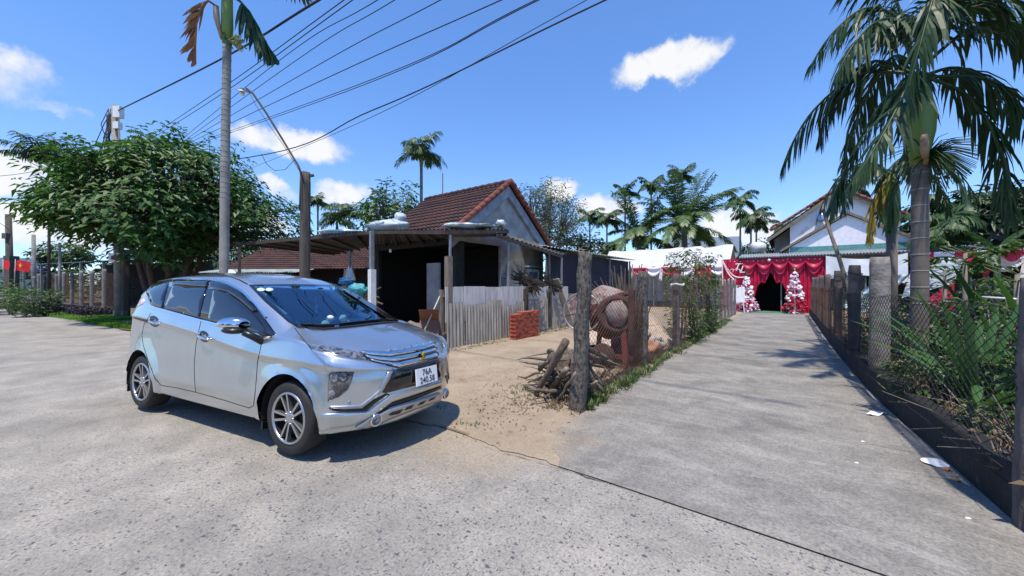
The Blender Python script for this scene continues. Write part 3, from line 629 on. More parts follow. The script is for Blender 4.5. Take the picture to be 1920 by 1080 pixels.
FWD = Matrix(((0, 0, 1, 0), (1, 0, 0, 0), (0, 1, 0, 0), (0, 0, 0, 1)))       # text x -> car y, text y -> up, facing car +x
text('76A', .082, Matrix.Translation((.0075, 0, .036)) @ FWD, 'plate_letters', 'plate_ink', pl, sx=1.05); text('240.58', .082, Matrix.Translation((.0075, 0, -.038)) @ FWD, 'plate_letters', 'plate_ink', pl, sx=1.0)
# three-diamond emblem
ec = hit(*z1([(1215, 278)])[0])[0]; b_ = MB()
def rhomb(a, r=.058):
    d = Vector((0, math.sin(a), math.cos(a))); s_ = Vector((0, math.cos(a), -math.sin(a))); o = Vector((ec.x + .03, 0, ec.z - .005))
    b_.prism([o, o + d * r * .87 + s_ * r * .5 if False else o + d * r * .5 + s_ * r * .29, o + d * r, o + d * r * .5 - s_ * r * .29], (.014, 0, 0))
for a in (0, 2.0944, 4.18879): rhomb(a)
b_.build('emblem', MAT['emblem_gold'], carroot)
b_ = MB(); o = Vector((ec.x + .026, 0, ec.z - .005)); b_.prism([o + Vector((0, .07 * math.sin(a), .07 * math.cos(a))) for a in (0, 2.0944, 4.18879)], (.005, 0, 0)); b_.build('emblem_back', MAT['car_gloss_black'], carroot)
lets = 'XPANDER'
for i, ch in enumerate(lets):
    q = z1([(1000 + i * 51, 222 - (i * 51) * .17)])[0]; h, n = hit(*q)
    if h is not None: text(ch, .05, Matrix.Translation(h + Vector((.012, 0, .006))) @ Matrix.Rotation(R(-35), 4, 'Y') @ FWD, 'bonnet_letter', 'chrome', carroot, ext=.004)
# tail lamp, stickers, handles, mirror, mudflaps, aerial
shell(z2([(66, 345), (90, 318), (118, 290), (110, 340), (104, 376), (72, 378), (64, 362)]), .012, 'tail_red', 'tail_lamp', mirror=True)
strip(z2([(108, 366), (180, 388), (262, 412)]), .03, .003, 'car_black', 'crease_shade');  # flat black strip, shade under the body crease put into colour
mat('sticker', (.80, .78, .80), .4, 0, .5, .2, 26, 3, col2=(.75, .12, .2), fac=(.5, .56)); mat('sticker_green', (.62, .80, .72), .5)
shell(z2([(165, 255), (215, 240), (226, 268), (205, 292), (150, 318), (140, 290)]), .0015, 'sticker', 'flower_sticker', skirt=-.001)
for (cx_, cy_) in ((268, 290), (352, 290)):
    b_ = z3([(cx_ + 42 * math.cos(a * .5236), cy_ + 17 * math.sin(a * .5236)) for a in range(12)]); shell(b_, .0065, 'sticker_green', 'round_sticker', skirt=-.006)
for (x, y) in ((293, 410), (630, 512)):
    c = on_v(210 + x / 3.6, 490 + y / 3.6, .885)
    for s in (1, -1):
        P = lambda du, dv, dz: Vector((c.x + du, (c.y - dv) * s, c.z + dz))
        b_ = MB(); b_.tube([P(-.115, -.005, .014), P(-.1, .022, .012), P(-.04, .032, .004), P(.06, .034, -.006), P(.1, .02, -.012), P(.112, -.005, -.014)], [.012, .014, .015, .015, .014, .012], 8); b_.build('door_handle', MAT['chrome'], carroot)
    cc = (x - 8, y - 14); shell(z2([(cc[0] + 36 * math.cos(a * .5236), cc[1] + 9 + 38 * math.sin(a * .5236) + 10 * math.cos(a * .5236)) for a in range(12)]), .001, 'car_black', 'handle_cup', mirror=True, skirt=-.001)
mc = on_v(210 + 832 / 3.6, 490 + 432 / 3.6, 1.0)
for s in (1, -1):
    root = Vector((mc.x, mc.y * s, mc.z - (.09 if s < 0 else 0)))
    def mir(prof, zlo, zhi, nm, m):
        b_ = MB(); n = 16; rings = []
        for i in range(13):
            t = i / 12; x = -.13 + .25 * t; w_ = prof(t)
            rings.append((x, w_))
        vv = []; ff = []
        for (x, w_) in rings:
            for k in range(n):
                a = 2 * math.pi * k / n; y = math.cos(a) * .085 * w_ - .02 * (1 - w_); z = math.sin(a); z = (z * zhi if z > 0 else z * zlo) * w_ ** .8
                vv.append(root + Vector((x * .75 + .02 * math.cos(a), (y * 1.05 + x * .35) * s, z + x * -.02)))
        for i in range(len(rings) - 1):
            for k in range(n): f = (i * n + k, i * n + (k + 1) % n, (i + 1) * n + (k + 1) % n, (i + 1) * n + k); ff.append(f if s > 0 else f[::-1])
        b_.add(vv, ff, True); b_.build(nm, MAT[m], carroot)
    pf = lambda t: max(.02, math.sin(math.pi * min(1, max(0, .06 + .88 * t))) ** .45)
    mir(pf, .035, .075, 'mirror_cap', 'chrome')
    b_ = MB(); r0 = root + Vector((-.005, 0, -.045)); b_.blob(r0, (.105, .10, .035), 12, 7, 0); st = Vector((mc.x + .09, (mc.y + .02) * s, root.z - .06))
    b_.tube([st, st + Vector((.045, .06 * s, -.04)), st + Vector((.06, .15 * s, -.10)), st + Vector((.05, .2 * s, -.09))], [.028, .032, .036, .03], 10); b_.build('mirror_foot', MAT['car_black'], carroot)
for u in (-.40, -3.19):
    for s in (1, -1):
        b_ = MB(); b_.box((u, s * .745, .30), (.02, .17, .30)); b_.build('mud_flap', MAT['car_black'], carroot)
h = hit(210 + 645 / 3.6, 490 + 78 / 3.6)[0] or Vector((-2.6, 0, 1.67))
b_ = MB(); b_.prism([Vector((-2.5, 0.012, 1.655)), Vector((-2.72, .012, 1.65)), Vector((-2.70, .012, 1.735)), Vector((-2.64, .012, 1.73))], (0, -.024, 0)); b_.build('roof_aerial', MAT['plate_white'], carroot)
# interior seen through the windscreen
b_ = MB(); b_.grid(lambda i, j: Vector((-.62 + .58 * j, -.63 + 1.26 * i, .98 + .05 * j + .03 * math.sin(i * math.pi) + (.05 if j < .15 else 0))), 12, 6); b_.box((-.6, 0, .8), (.1, 1.26, .4)); b_.build('dashboard', MAT['dash_teal'], carroot)
for y in (-.37, .37):
    b_ = MB(); b_.box((-1.28, y, .95), (.16, .46, .62), Matrix.Rotation(R(-14), 3, 'Y')); b_.box((-1.38, y, 1.34), (.10, .26, .18)); b_.box((-1.1, y, .66), (.52, .48, .16)); b_.build('seat', MAT['interior'], carroot)
b_ = MB(); b_.tube([Vector((-.72 + .17 * math.sin(a) * .35, .37 + .18 * math.cos(a), 1.0 + .17 * math.sin(a))) for a in [i * math.pi / 12 for i in range(25)]], .014, 6); b_.build('steering_wheel', MAT['interior'], carroot)
b_ = MB(); b_.box((-.86, 0, 1.42), (.03, .22, .06)); b_.build('cabin_mirror', MAT['car_black'], carroot)
b_ = MB(); b_.tube([Vector((-.86, 0, 1.39)), Vector((-.85, .005, 1.28))], .004, 5); b_.blob((-.85, .005, 1.25), (.02, .02, .035), 8, 6); b_.tube([Vector((-.85, .005, 1.22)), Vector((-.85, .005, 1.14))], [.012, .004], 6); b_.build('hanging_ornament', MAT['plate_white'], carroot)
b_ = MB(); b_.box((-2.2, 0, .8), (2.6, 1.45, .1)); b_.box((-2.05, 0, 1.1), (.14, 1.3, .6)); b_.build('cabin_floor', MAT['interior'], carroot)
# wheels
RT, RR = .318, .222
def wheel_meshes():
    t_ = MB(); t_.lathe([(RR, -.10), (RR + .012, -.105), (RT - .03, -.108), (RT - .008, -.092), (RT, -.06), (RT, .06), (RT - .008, .092), (RT - .03, .108), (RR + .012, .105), (RR, .10)], 48, cap=False)
    for k in (-.045, -.015, .015, .045): pass
    r_ = MB(); r_.lathe([(RR + .004, .10), (RR - .004, .112), (RR - .014, .108), (RR - .018, .098)], 48, cap=False)
    d_ = MB(); d_.lathe([(RR - .017, .098), (RR - .022, .0), (RR - .03, -.02), (.10, .035), (.05, .05), (0.0001, .05)], 36, cap=False)
    for k in range(5):                                # brake and spoke pockets
        a = k * 2 * math.pi / 5 + .63
    sp = MB()
    for k in range(5):
        a0 = math.pi / 2 + k * 2 * math.pi / 5
        for s in (-1, 1):
            da = s * .125; e = Vector((math.cos(a0 + da * 1.55), math.sin(a0 + da * 1.55), 0)); c_ = Vector((math.cos(a0 + s * .34), math.sin(a0 + s * .34), 0))
            tan = Vector((-math.sin(a0), math.cos(a0), 0)) * s
            i0 = c_ * .045; o0 = e * (RR - .010); w0, w1 = .017, .021
            n_ = (o0 - i0).normalized(); pr = Vector((-n_.y, n_.x, 0))
            poly = [i0 - pr * w0 / 2 + Vector((0, 0, .094)), i0 + pr * w0 / 2 + Vector((0, 0, .094)), o0 + pr * w1 / 2 + Vector((0, 0, .105)), o0 - pr * w1 / 2 + Vector((0, 0, .105))]
            sp.prism(poly, (0, 0, -.035))
    hb = MB(); hb.lathe([(.058, .06), (.056, .092), (.03, .10), (.0001, .10)], 20)
    for k in range(5): a = k * 2 * math.pi / 5 + math.pi / 2 + .63; hb.lathe([(.008, .07), (.008, .10), (.0001, .10)], 8, Matrix.Translation((.052 * math.cos(a), .052 * math.sin(a), 0)))
    return [(t_.mesh('tyre', MAT['tyre']), 'tyre'), (r_.mesh('rim', MAT['alloy']), 'rim'), (d_.mesh('wheel_disc', MAT['alloy_dark']), 'wheel_disc'), (sp.mesh('spokes', MAT['alloy']), 'spokes'), (hb.mesh('hub', MAT['alloy']), 'hub')]
wm = wheel_meshes()
for u in (0, -2.775):
    for s in (-1, 1):                                  # s = -1 is the side seen
        wr = empty('wheel', None, None, (u, s * .745, RT)); wr.parent = carroot; wr.rotation_euler = (R(90) if s < 0 else R(-90), 0, 0)
        if s > 0: pass
        for me, nm in wm: part(me, nm, wr, rot=(0, 0, .12 if u else .35))
# toy dogs on the dashboard
mat('plush', (.74, .74, .70), .9, bump=.4)
for k, (x, y, f, nm) in enumerate(((-.22, -.34, 1, 'white toy dog on the car dashboard, nearer the door mirror'), (-.22, -.10, -1, 'white toy dog on the car dashboard, nearer the middle of the windscreen'))):
    b_ = MB(); b_.blob((0, 0, .045), (.035, .05, .045), 10, 7, .2, 3); b_.blob((.01, .035 * f, .105), (.03, .034, .03), 10, 7, .2, 3, 2)
    for s in (-1, 1): b_.blob((.005 + .026 * s, .035 * f, .10), (.010, .016, .026), 6, 5); b_.tube([(.018 * s, .04 * f, .04), (.022 * s, .075 * f, .008)], [.014, .012], 6)
    b_.blob((.01, .065 * f, .097), (.012, .016, .011), 6, 5); o = b_.build('toy_dog', MAT['plush']); o.matrix_world = CARM @ Matrix.Translation((x, y, 1.035)) @ Matrix.Scale(1.15, 4)
    tag(o, nm, 'toy', 'toys on the car dashboard')
# ------------------------------------------------------------------ house, lean-to roofs and yard
mat('plaster_grey', (.42, .43, .42), .9, noise_amt=.3, scale=1.6, bump=.15, col2=(.22, .222, .212), fac=(.34, .68), detail=10); mat('plaster_white', (.78, .79, .80), .9, scale=1.1, col2=(.34, .34, .35), fac=(.60, .80), bump=.12)
mat('plaster_unlit', (.028, .027, .026), .9); mat('shade_black', (.012, .011, .010), .95); mat('plaster_shade', (.26, .265, .27), .9, noise_amt=.3, scale=2); mat('roof_tile', (.078, .026, .023), .8, scale=1.7, col2=(.026, .015, .016), bump=.3, bscale=30, fac=(.36, .64), detail=10)  # the two near-black wall colours have porch and room shade painted in
mat('verge_tile', (.21, .062, .032), .75, scale=4, col2=(.12, .035, .028), fac=(.4, .6)); mat('board_grey', (.27, .30, .35), .8, noise_amt=.3, scale=3); mat('fibro_shaded', (.10, .095, .09), .92, noise_amt=.35, scale=2.5, bump=.2); mat('fibro', (.30, .37, .37), .9, noise_amt=.35, scale=2.5, bump=.2)  # the darker fibro carries the shade of the roof underside in its colour
mat('fibro_old', (.40, .375, .33), .92, scale=3.5, col2=(.20, .18, .155), stretch=(3, 3, .5), fac=(.3, .72), bump=.25, bscale=25); mat('board_pale', (.58, .57, .545), .85, scale=3, col2=(.36, .35, .33), stretch=(5, 5, .6), fac=(.4, .7)); mat('wood_old', (.20, .165, .13), .9, noise_amt=.4, scale=5, stretch=(6, 6, .8), bump=.3)
mat('wood_pale', (.50, .465, .40), .85, noise_amt=.3, scale=4, stretch=(5, 5, .7)); mat('wood_dark', (.055, .045, .038), .9, noise_amt=.4); mat('steel_grey', (.30, .32, .34), .5, .5); mat('white_paint', (.72, .74, .76), .5, noise_amt=.12); mat('iron_dark', (.05, .05, .055), .6, .3)
mat('shutter_blue', (.17, .24, .30), .6, noise_amt=.15); mat('plastic_sheet', (.52, .60, .64), .25, noise_amt=.2, scale=8, bump=.3, bscale=12); mat('brick_red', (.46, .105, .055), .9, noise_amt=.35, scale=7); mat('brick_pink', (.42, .28, .25), .95, noise_amt=.35, scale=9, bump=.4)
mat('net_navy', (.012, .018, .034), .85, noise_amt=.3, scale=2, bump=.25, bscale=3); mat('bulb_glass', (.75, .75, .70), .1, 0, .7)
def corr(mb, p00, p10, p11, p01, waves, amp, nv=1, seg=6):
    """corrugated sheet over four corners; ridges run from the first edge to the opposite one"""
    p00, p10, p11, p01 = map(Vector, (p00, p10, p11, p01)); up = (p10 - p00).cross(p01 - p00).normalized(); up = up if up.z >= 0 else -up
    def f(i, j): return p00.lerp(p10, i).lerp(p01.lerp(p11, i), j) + up * amp * math.sin(2 * math.pi * waves * i)
    mb.grid(f, int(waves * seg), nv, True)
def loc(parent, v):                     # world point -> coordinates of an empty placed with rz
    return (Matrix.Translation(parent.location) @ Matrix.Rotation(parent.rotation_euler.z, 4, 'Z')).inverted() @ Vector(v)
def tiled(mb, e0, e1, r0, r1, courses, tiles, th=.035, amp=.022):
    """barrel tiles from the eave edge e0-e1 up to the ridge edge r0-r1, in overlapping courses"""
    e0, e1, r0, r1 = map(Vector, (e0, e1, r0, r1)); up = (e1 - e0).cross(r0 - e0).normalized(); up = up if up.z > 0 else -up
    for c in range(courses):
        j0, j1 = c / courses, (c + 1.12) / courses
        def f(i, j):
            t = j0 + (j1 - j0) * j; base = e0.lerp(e1, i).lerp(r0.lerp(r1, i), min(t, 1)); w_ = abs(math.sin(math.pi * tiles * i)) ** .7
            return base + up * (amp * 2 * w_ + th * (1 - j) + .004 * noise.noise(base * 9))
        mb.grid(f, tiles * 5, 1, True)
        b = len(mb.v) - 2 * (tiles * 5 + 1); n = tiles * 5                      # the butt ends of the course
        low = [mb.v[b + k] - up * (th + .01) for k in range(n + 1)]; b2 = len(mb.v); mb.v += low
        for k in range(n): mb.f.append((b + k, b2 + k, b2 + k + 1, b + k + 1)); mb.m.append(mb.mi); mb.sm.append(False)
HQ, HP = -7.62, 9.82
house = empty('tiled_house', 'grey house with dark red tiled gable roof behind the corrugated fence', 'house', W(HQ, HP), RZ)
hw, ez, rz_, dp = 2.36, 3.12, 4.90, 4.0
mb = MB(); mb.prism([(0, -.25, -.1), (0, hw, -.1), (0, hw, 2.8), (0, -.25, 2.8)], (-.12, 0, 0)); mb.prism([(0, -hw, 2.803), (0, hw, 2.803), (0, hw, ez), (0, 0, rz_), (0, -hw, ez)], (-.12, 0, 0)); mb.build('gable_wall', MAT['plaster_grey'], house); mb = MB(); mb.prism([(0, -hw, -.1), (0, -2.0, -.1), (0, -2.0, 2.8), (0, -hw, 2.8)], (-.12, 0, 0)); mb.build('gable_corner_unlit', MAT['plaster_unlit'], house)  # lower front corner of the gable wall, porch shade put into its colour
mb = MB(); mb.box((-dp / 2 - .12, hw - .06, ez / 2 - .05), (dp - .01, .12, ez)); mb.box((-dp - .02, 0, ez / 2 - .05), (.12, hw * 2 - .26, ez)); mb.prism([(-dp, -hw, ez), (-dp, hw, ez), (-dp, 0, rz_)], (-.1, 0, 0)); mb.build('wall', MAT['shade_black'], house)  # near-black walls: darkness of the open room put into the colour
mb = MB(); mb.box((-3.9, -hw + .06, 1.5), (.25, .12, 3.2)); mb.box((-2.0, -hw + .06, 2.9), (3.5, .118, .4)); mb.build('front_wall', MAT['plaster_unlit'], house)
mb = MB(); mb.box((-2.0, .6, 1.4), (3.8, .1, 3.0)); mb.build('inner_wall', MAT['shade_black'], house)
mb = MB(); mb.box((-2.06, 0, 3.02), (3.9, 4.5, .06)); mb.build('ceiling', MAT['plaster_unlit'], house)
oh = .22
mb = MB()
for s in (-1, 1): tiled(mb, (-dp - .1, s * (hw + .28), ez - .19), (oh, s * (hw + .28), ez - .19), (-dp - .1, 0, rz_ + .03), (oh, 0, rz_ + .03), 13, 21)
roof = mb.build('roof', MAT['roof_tile'], house)
mb = MB(); n = 14
for k in range(n):
    x0 = -dp - .12 + (dp + .32) * k / n; x1 = x0 + (dp + .32) / n * 1.08; mb.tube([(x0, 0, rz_ + .06), (x1, 0, rz_ + .075)], [.085, .10], 8)
mb.build('ridge_tiles', MAT['roof_tile'], roof)
mb = MB()
for s in (-1, 1):
    for k in range(12):
        a = Vector((oh - .02, s * (hw + .3) * (1 - k / 12), ez - .17 + (rz_ + .2 - ez) * k / 12)); b = Vector((oh - .02, s * (hw + .3) * (1 - (k + 1.1) / 12), ez - .17 + (rz_ + .2 - ez) * (k + 1.1) / 12)); mb.tube([a + Vector((0, 0, .07)), b + Vector((0, 0, .05))], [.10, .085], 8)
mb.build('verge_tiles', MAT['verge_tile'], roof)
for s in (-1, 1):
    mb = MB(); e = Vector((.02, s * (hw + .26), ez - .25)); r_ = Vector((.02, 0, rz_ - .06)); n_ = Vector((0, 0, -.36)); mb.prism([e, r_, r_ + n_, e + n_ * .9], (.10, 0, 0)); mb.build('barge_board', MAT['board_grey'], house)
wy = 1.55
mb = MB(); mb.box((.035, wy, 1.52), (.06, .62, .92)); wn = mb.build('window', MAT['shutter_blue'], house)
mb = MB(); mb.box((.05, wy, 2.04), (.09, .78, .10)); mb.box((.05, wy - .36, 1.5), (.08, .08, .98)); mb.box((.05, wy + .36, 1.5), (.08, .08, .98)); mb.box((.06, wy, .98), (.12, .84, .07)); mb.build('window_frame', MAT['plaster_white'], wn)
mb = MB(); mb.box((.10, wy, 2.18), (.24, .95, .06)); mb.build('window_hood', MAT['fibro'], house)
mb = MB(); mb.box((-.5, -1.92, 1.05), (.8, .05, 2.1)); mb.build('door', MAT['wood_dark'], house)
# lean-to roof over the front and the side of the house
A1, A2, A2b, A3 = D(427, 457, 14.6), D(702, 431, 10.6), D(836, 430, 8.74), D(953, 430, 10.69)
H1, H2, H3, H1b = W(-7.35, 7.6, 2.88), W(-11.9, 7.6, 2.92), W(-18.2, 9.2, 3.05), W(-7.50, 9.7, 3.12)
leanto = empty('lean_to_roof', 'low corrugated lean-to roof on thin posts around the tiled house', 'roof', W(-6.6, 6.0), RZ); LL = lambda v: loc(leanto, v)
mb = MB(); corr(mb, LL(A1), LL(A2), LL(H2), LL(H3), 52, .022, 3); mb.build('roof_sheet', MAT['fibro_shaded'], leanto)
mb = MB(); corr(mb, LL(A2), LL(A2b), LL(H1), LL(H2), 20, .018, 3); mb.build('roof_sheet', MAT['fibro_shaded'], leanto)
mb = MB(); corr(mb, LL(A2b), LL(A3), LL(H1b), LL(H1), 14, .018, 3); mb.build('roof_sheet', MAT['fibro_shaded'], leanto)
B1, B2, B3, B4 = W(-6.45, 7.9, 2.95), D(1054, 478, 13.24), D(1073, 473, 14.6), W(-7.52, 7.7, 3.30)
mb = MB(); corr(mb, LL(B1), LL(B2), LL(B3), LL(B4), 16, .02, 3); mb.build('roof_sheet', MAT['fibro_shaded'], leanto)
dn = Vector((0, 0, -1))
mb = MB()
for a, b in ((A1, A2), (A2, A2b), (A2b, A3), (B1, B2)): mb.bar(LL(a + dn * .07), LL(b + dn * .07), .05, .09)
for t in (.2, .4, .6, .8): mb.bar(LL(B1.lerp(B2, t) + dn * .08), LL(B4.lerp(B3, t) + dn * .08), .05, .07)
for t in (.33, .66): mb.bar(LL(B1.lerp(B4, t) + dn * .045), LL(B2.lerp(B3, t) + dn * .045), .04, .05)
for t in (.15, .3, .45, .6, .75, .9): mb.bar(LL(A1.lerp(A2, t) + dn * .08), LL(H3.lerp(H2, t) + dn * .08), .05, .07); mb.bar(LL(A2.lerp(A2b, t) + dn * .08), LL(H2.lerp(H1, t) + dn * .08), .05, .07)
mb.build('beams', MAT['wood_dark'], leanto)
def lpost(px, Y, ztop, w, m, nm='post', z0=0):
    a = G(px, 1000); base = Vector(((px - 960) / FPX * Y, Y, z0)); mb = MB(); mb.bar(LL(base), LL(base + Vector((0, 0, ztop - z0))), w, w, (1, 0, 0)); return mb.build(nm, m, leanto)
lpost(697, 10.45, 3.05, .10, MAT['steel_grey']); lpost(697.5, 10.40, 1.95, .16, MAT['white_paint'], 'post_sleeve', 0)
lpost(844, 8.85, 2.72, .045, MAT['steel_grey']); lpost(841, 8.86, 2.2, .14, MAT['wood_old'], 'post_prop'); lpost(953, 10.75, 2.9, .05, MAT['steel_grey']); lpost(953, 10.8, 2.1, .10, MAT['wood_old'], 'post_prop'); lpost(1053, 13.2, 2.5, .055, MAT['steel_grey']); lpost(449, 14.3, 3.0, .09, MAT['wood_old'])
# plastic sheets weighed down on the roof
for i, (px, py, Y, rx, rz2, lab) in enumerate(((868, 424, 10.2, .55, .07, 'clear plastic sheet lying flat on the lean-to roof edge'), (905, 424, 10.5, .42, .06, 'crumpled clear plastic sheet on the lean-to roof below the gable'),
        (728, 424, 11.4, .62, .17, 'bulging bluish plastic bag lying on the roof corner'), (640, 436, 12.2, .75, .10, 'bluish plastic sheet on the roof beside the lamp pole'), (752, 412, 12.0, .18, .22, 'upright scrap of clear plastic against the red roof'), (938, 420, 10.9, .16, .12, 'small white plastic scrap on the roof near the gable'))):
    mb = MB(); c = D(px, py, Y); mb.blob(c, (rx, .35, rz2), 16, 9, .5, 2.2, i + 3); tag(mb.build('plastic_sheet', MAT['plastic_sheet']), lab, 'plastic sheet', 'plastic sheets on the lean-to roof')
# bulb under the roof
mb = MB(); c = D(732, 470, 10.9); mb.blob(c, (.045, .045, .06), 10, 7, 0); bulb = tag(mb.build('light_bulb', MAT['bulb_glass']), 'bare unlit light bulb hanging under the lean-to roof', 'light bulb')
mb = MB(); mb.tube([c + Vector((0, 0, .05)), c + Vector((0, 0, .11))], .022, 8); mb.tube([c + Vector((0, 0, .1)), c + Vector((0, 0, .42))], .006, 5); mb.build('bulb_cord', MAT['iron_dark'], bulb)
# corrugated sheet fence, board capped
FQ = -6.45; f0, f1 = QX(FQ, 836), QX(FQ, 1066); fence = empty('sheet_fence', 'fence of weathered grey corrugated sheets with pale boards along its top', 'fence', W(FQ, f0), RZ)
n = 9; tot = f1 - f0; y = 0
widths = [.62, .82, .70, .72, .55, .66, .6, .78, .65]; k_ = tot / sum(widths)
for i, w_ in enumerate(widths):
    w_ *= k_; r_ = random.Random(i); h = (1.04 + r_.uniform(-.05, .05)) if i != 3 else .92; lean = r_.uniform(-.02, .02); ht = 1.47 + r_.uniform(-.015, .015); xo = .02 * (i % 2)
    mb = MB(); N_ = max(5, round(w_ / .115)); d_ = Vector((1, 0, 0))
    def f(a, b): return Vector((xo + .024 * math.sin(2 * math.pi * N_ * a) + .03 * (1 - b), y + .01 + (w_ - .02) * a + lean * b, -.05 + (h + .05) * b))
    mb.grid(f, N_ * 6, 2, True); mb.build('corrugated_sheet', MAT['fibro_old'], fence)
    for kk in range(2 if i in (0, 4, 6) else 1):
        ww = w_ / (2 if i in (0, 4, 6) else 1); mb = MB(); mb.box((-.035 + xo * .5, y + ww * (kk + .5) + lean, (ht + .62) / 2 + .004 * kk), (.018, ww - .015, ht - .62), Matrix.Rotation(r_.uniform(-.012, .012), 3, 'X')); mb.build('top_board', MAT['board_pale'], fence)
    y += w_
mb = MB(); mb.bar((-.09, 0, .35), (-.09, tot, .35), .05, .05); mb.bar((-.09, 0, 1.25), (-.09, tot, 1.25), .05, .05)
for k in range(6): mb.bar((-.15, tot * k / 5, -.1), (-.15, tot * k / 5, 1.4), .08, .08)
mb.build('fence_rails', MAT['wood_old'], fence)
mb = MB(); a = W(FQ + .16, QX(FQ, 1062) + .1, 0); b = W(FQ - .02, QX(FQ, 1043), 1.72); mb.bar(a, b, .26, .035, PDIR); tag(mb.build('leaning_plank', MAT['wood_pale']), 'pale broad plank leaning on the far end of the corrugated fence', 'plank')
# brick stack: every brick
mb = MB(); mb.box((0, 0, 0), (.20, .098, .050))
mb.mi = 1
for dy in (-.024, .024): mb.box((.1005, dy, 0), (.002, .026, .026)); mb.box((-.1005, dy, 0), (.002, .026, .026))
bme = mb.mesh('brick', [MAT['brick_red'], MAT['wood_dark']]); bp0 = 8.12
for row in range(14):
    for c in range(11):
        if row == 13 and c in (0, 1, 2, 9): continue
        o = bpy.data.objects.new('brick', bme); C.objects.link(o); r_ = random.Random(row * 31 + c); o.location = W(-6.03 + r_.uniform(-.016, .016), bp0 + c * .106 + (.02 if row % 2 else 0) + r_.uniform(-.004, .004), .035 + row * .0535); o.rotation_euler.z = RZ + r_.uniform(-.03, .03)
        tag(o, 'red hollow clay brick in the stack beside the corrugated fence', 'brick', 'bricks stacked by the corrugated fence')
# dark net shed with its low brick wall
NQ = -6.95; n0, n1 = QX(NQ, 1026), QX(NQ, 1178); shed = empty('net_shed', 'lean-to shed closed with dark navy netting beside the tiled house', 'shed', W(NQ, n0), RZ); ln = n1 - n0
mb = MB(); mb.grid(lambda i, j: Vector((.05 * math.sin(i * 23) * (1 - j) + .03 * noise.noise(Vector((i * 14, j * 3, 0))), ln * i, 1.12 + .05 * math.sin(i * 9) * (1 - j) + 1.66 * j)), 60, 8); mb.grid(lambda i, j: Vector((-3.2 * i, ln, 1.1 + 1.68 * j)), 8, 4); mb.build('netting', MAT['net_navy'], shed)
mb = MB(); corr(mb, (.35, -.7, 2.84), (.35, ln + .25, 2.86), (-3.3, ln + .25, 3.25), (-3.3, -.7, 3.23), 40, .02, 2); mb.build('roof_sheet', MAT['fibro'], shed)
for k in range(4): mb = MB(); mb.bar((.07, ln * k / 3 + .02, 0), (.07, ln * k / 3 + .02, 2.8), .06); mb.build('post', MAT['steel_grey'], shed)
mb = MB(); mb.grid(lambda i, j: Vector((.22 + .05 * noise.noise(Vector((i * 30, j * 5, 1))), .6 + (ln - .6) * i, -.05 + (1.12 + .06 * noise.noise(Vector((i * 25, 0, 3)))) * j)), 60, 8, False); mb.grid(lambda i, j: Vector((.22 - .35 * j, .6 + (ln - .6) * i, 1.08)), 40, 1); tag(mb.build('brick_wall', MAT['brick_pink'], None, W(NQ, n0), RZ), 'low rough wall of pinkish bricks under the dark netting', 'wall')
# firewood bundles behind the fence
for i, (px, py, Y, sp, lab) in enumerate(((978, 515, 11.5, .62, 'fanned bundle of dark firewood sticks left of the window'), (1022, 522, 12.6, .42, 'smaller bundle of dark firewood sticks by the leaning plank'))):
    mb = MB(); c = D(px, py + 12, Y); r_ = random.Random(i)
    for k in range(70):
        a = r_.gauss(0, 1) * .16; b = r_.uniform(-1, 1); d = Vector((r_.uniform(-1.2, .15), r_.uniform(-.3, .3), r_.uniform(.05, .75))).normalized(); o = Vector((r_.uniform(-.05, .35), r_.uniform(-.2, .2), r_.uniform(-.12, .14)))
        mb.bar(c + o - d * sp * .75, c + o + d * sp * r_.uniform(.55, 1.0), r_.uniform(.016, .032), None, (0, 1, .3), .012)
    mb.bar(c + Vector((0, 0, -1.4)), c + Vector((0, 0, -.25)), .5, .4); tag(mb.build('firewood_bundle', MAT['wood_dark']), lab, 'firewood', 'firewood bundles behind the corrugated fence')
# clutter under the roof
mat('sack', (.24, .20, .17), .9, noise_amt=.4, scale=4, bump=.4, bscale=14); mat('sack_pale', (.42, .40, .38), .8, noise_amt=.4, scale=6, bump=.3, bscale=16); mat('cloth_blue', (.05, .20, .42), .7, noise_amt=.3, scale=6); mat('cloth_teal', (.05, .34, .42), .6, noise_amt=.3, scale=6, bump=.3); mat('cloth_rag', (.48, .38, .29), .9, noise_amt=.4, scale=9, col2=(.16, .10, .09)); mat('chair_brown', (.20, .085, .045), .55)
for i, (q, p, rx, rz2, m, lab) in enumerate(((-7.3, 5.75, .40, .34, 'sack', 'brown bulging sack slumped beside the fence end'), (-6.95, 5.35, .34, .24, 'sack_pale', 'crumpled pale sack in front of the fence end'), (-7.9, 6.2, .36, .30, 'sack', 'dark sack deeper under the roof'), (-6.7, 5.05, .24, .17, 'cloth_blue', 'blue bundle on the ground nearest the car'))):
    mb = MB(); mb.blob(W(q, p, rz2 * .75), (rx, rx * .8, rz2), 16, 10, .5, 2.0, i); tag(mb.build('sack', MAT[m]), lab, 'sack', 'sacks and bundles under the lean-to')
ch = empty('plastic_chair', 'brown plastic chair tipped over under the lean-to roof', 'chair', W(-7.0, 6.0, .3), RZ + .8); ch.rotation_euler = (R(62), 0, RZ + .8)
mb = MB(); mb.grid(lambda i, j: Vector((-.22 + .44 * i, .22 + .06 * math.sin(j * 1.6), .42 + .46 * j)), 6, 6); mb.build('backrest', MAT['chair_brown'], ch)
mb = MB(); mb.box((0, 0, .42), (.44, .44, .03)); mb.build('seat', MAT['chair_brown'], ch)
for sx in (-1, 1):
    for sy in (-1, 1): mb = MB(); mb.bar((sx * .19, sy * .19, .41), (sx * .23, sy * .23, 0), .04); mb.build('leg', MAT['chair_brown'], ch)
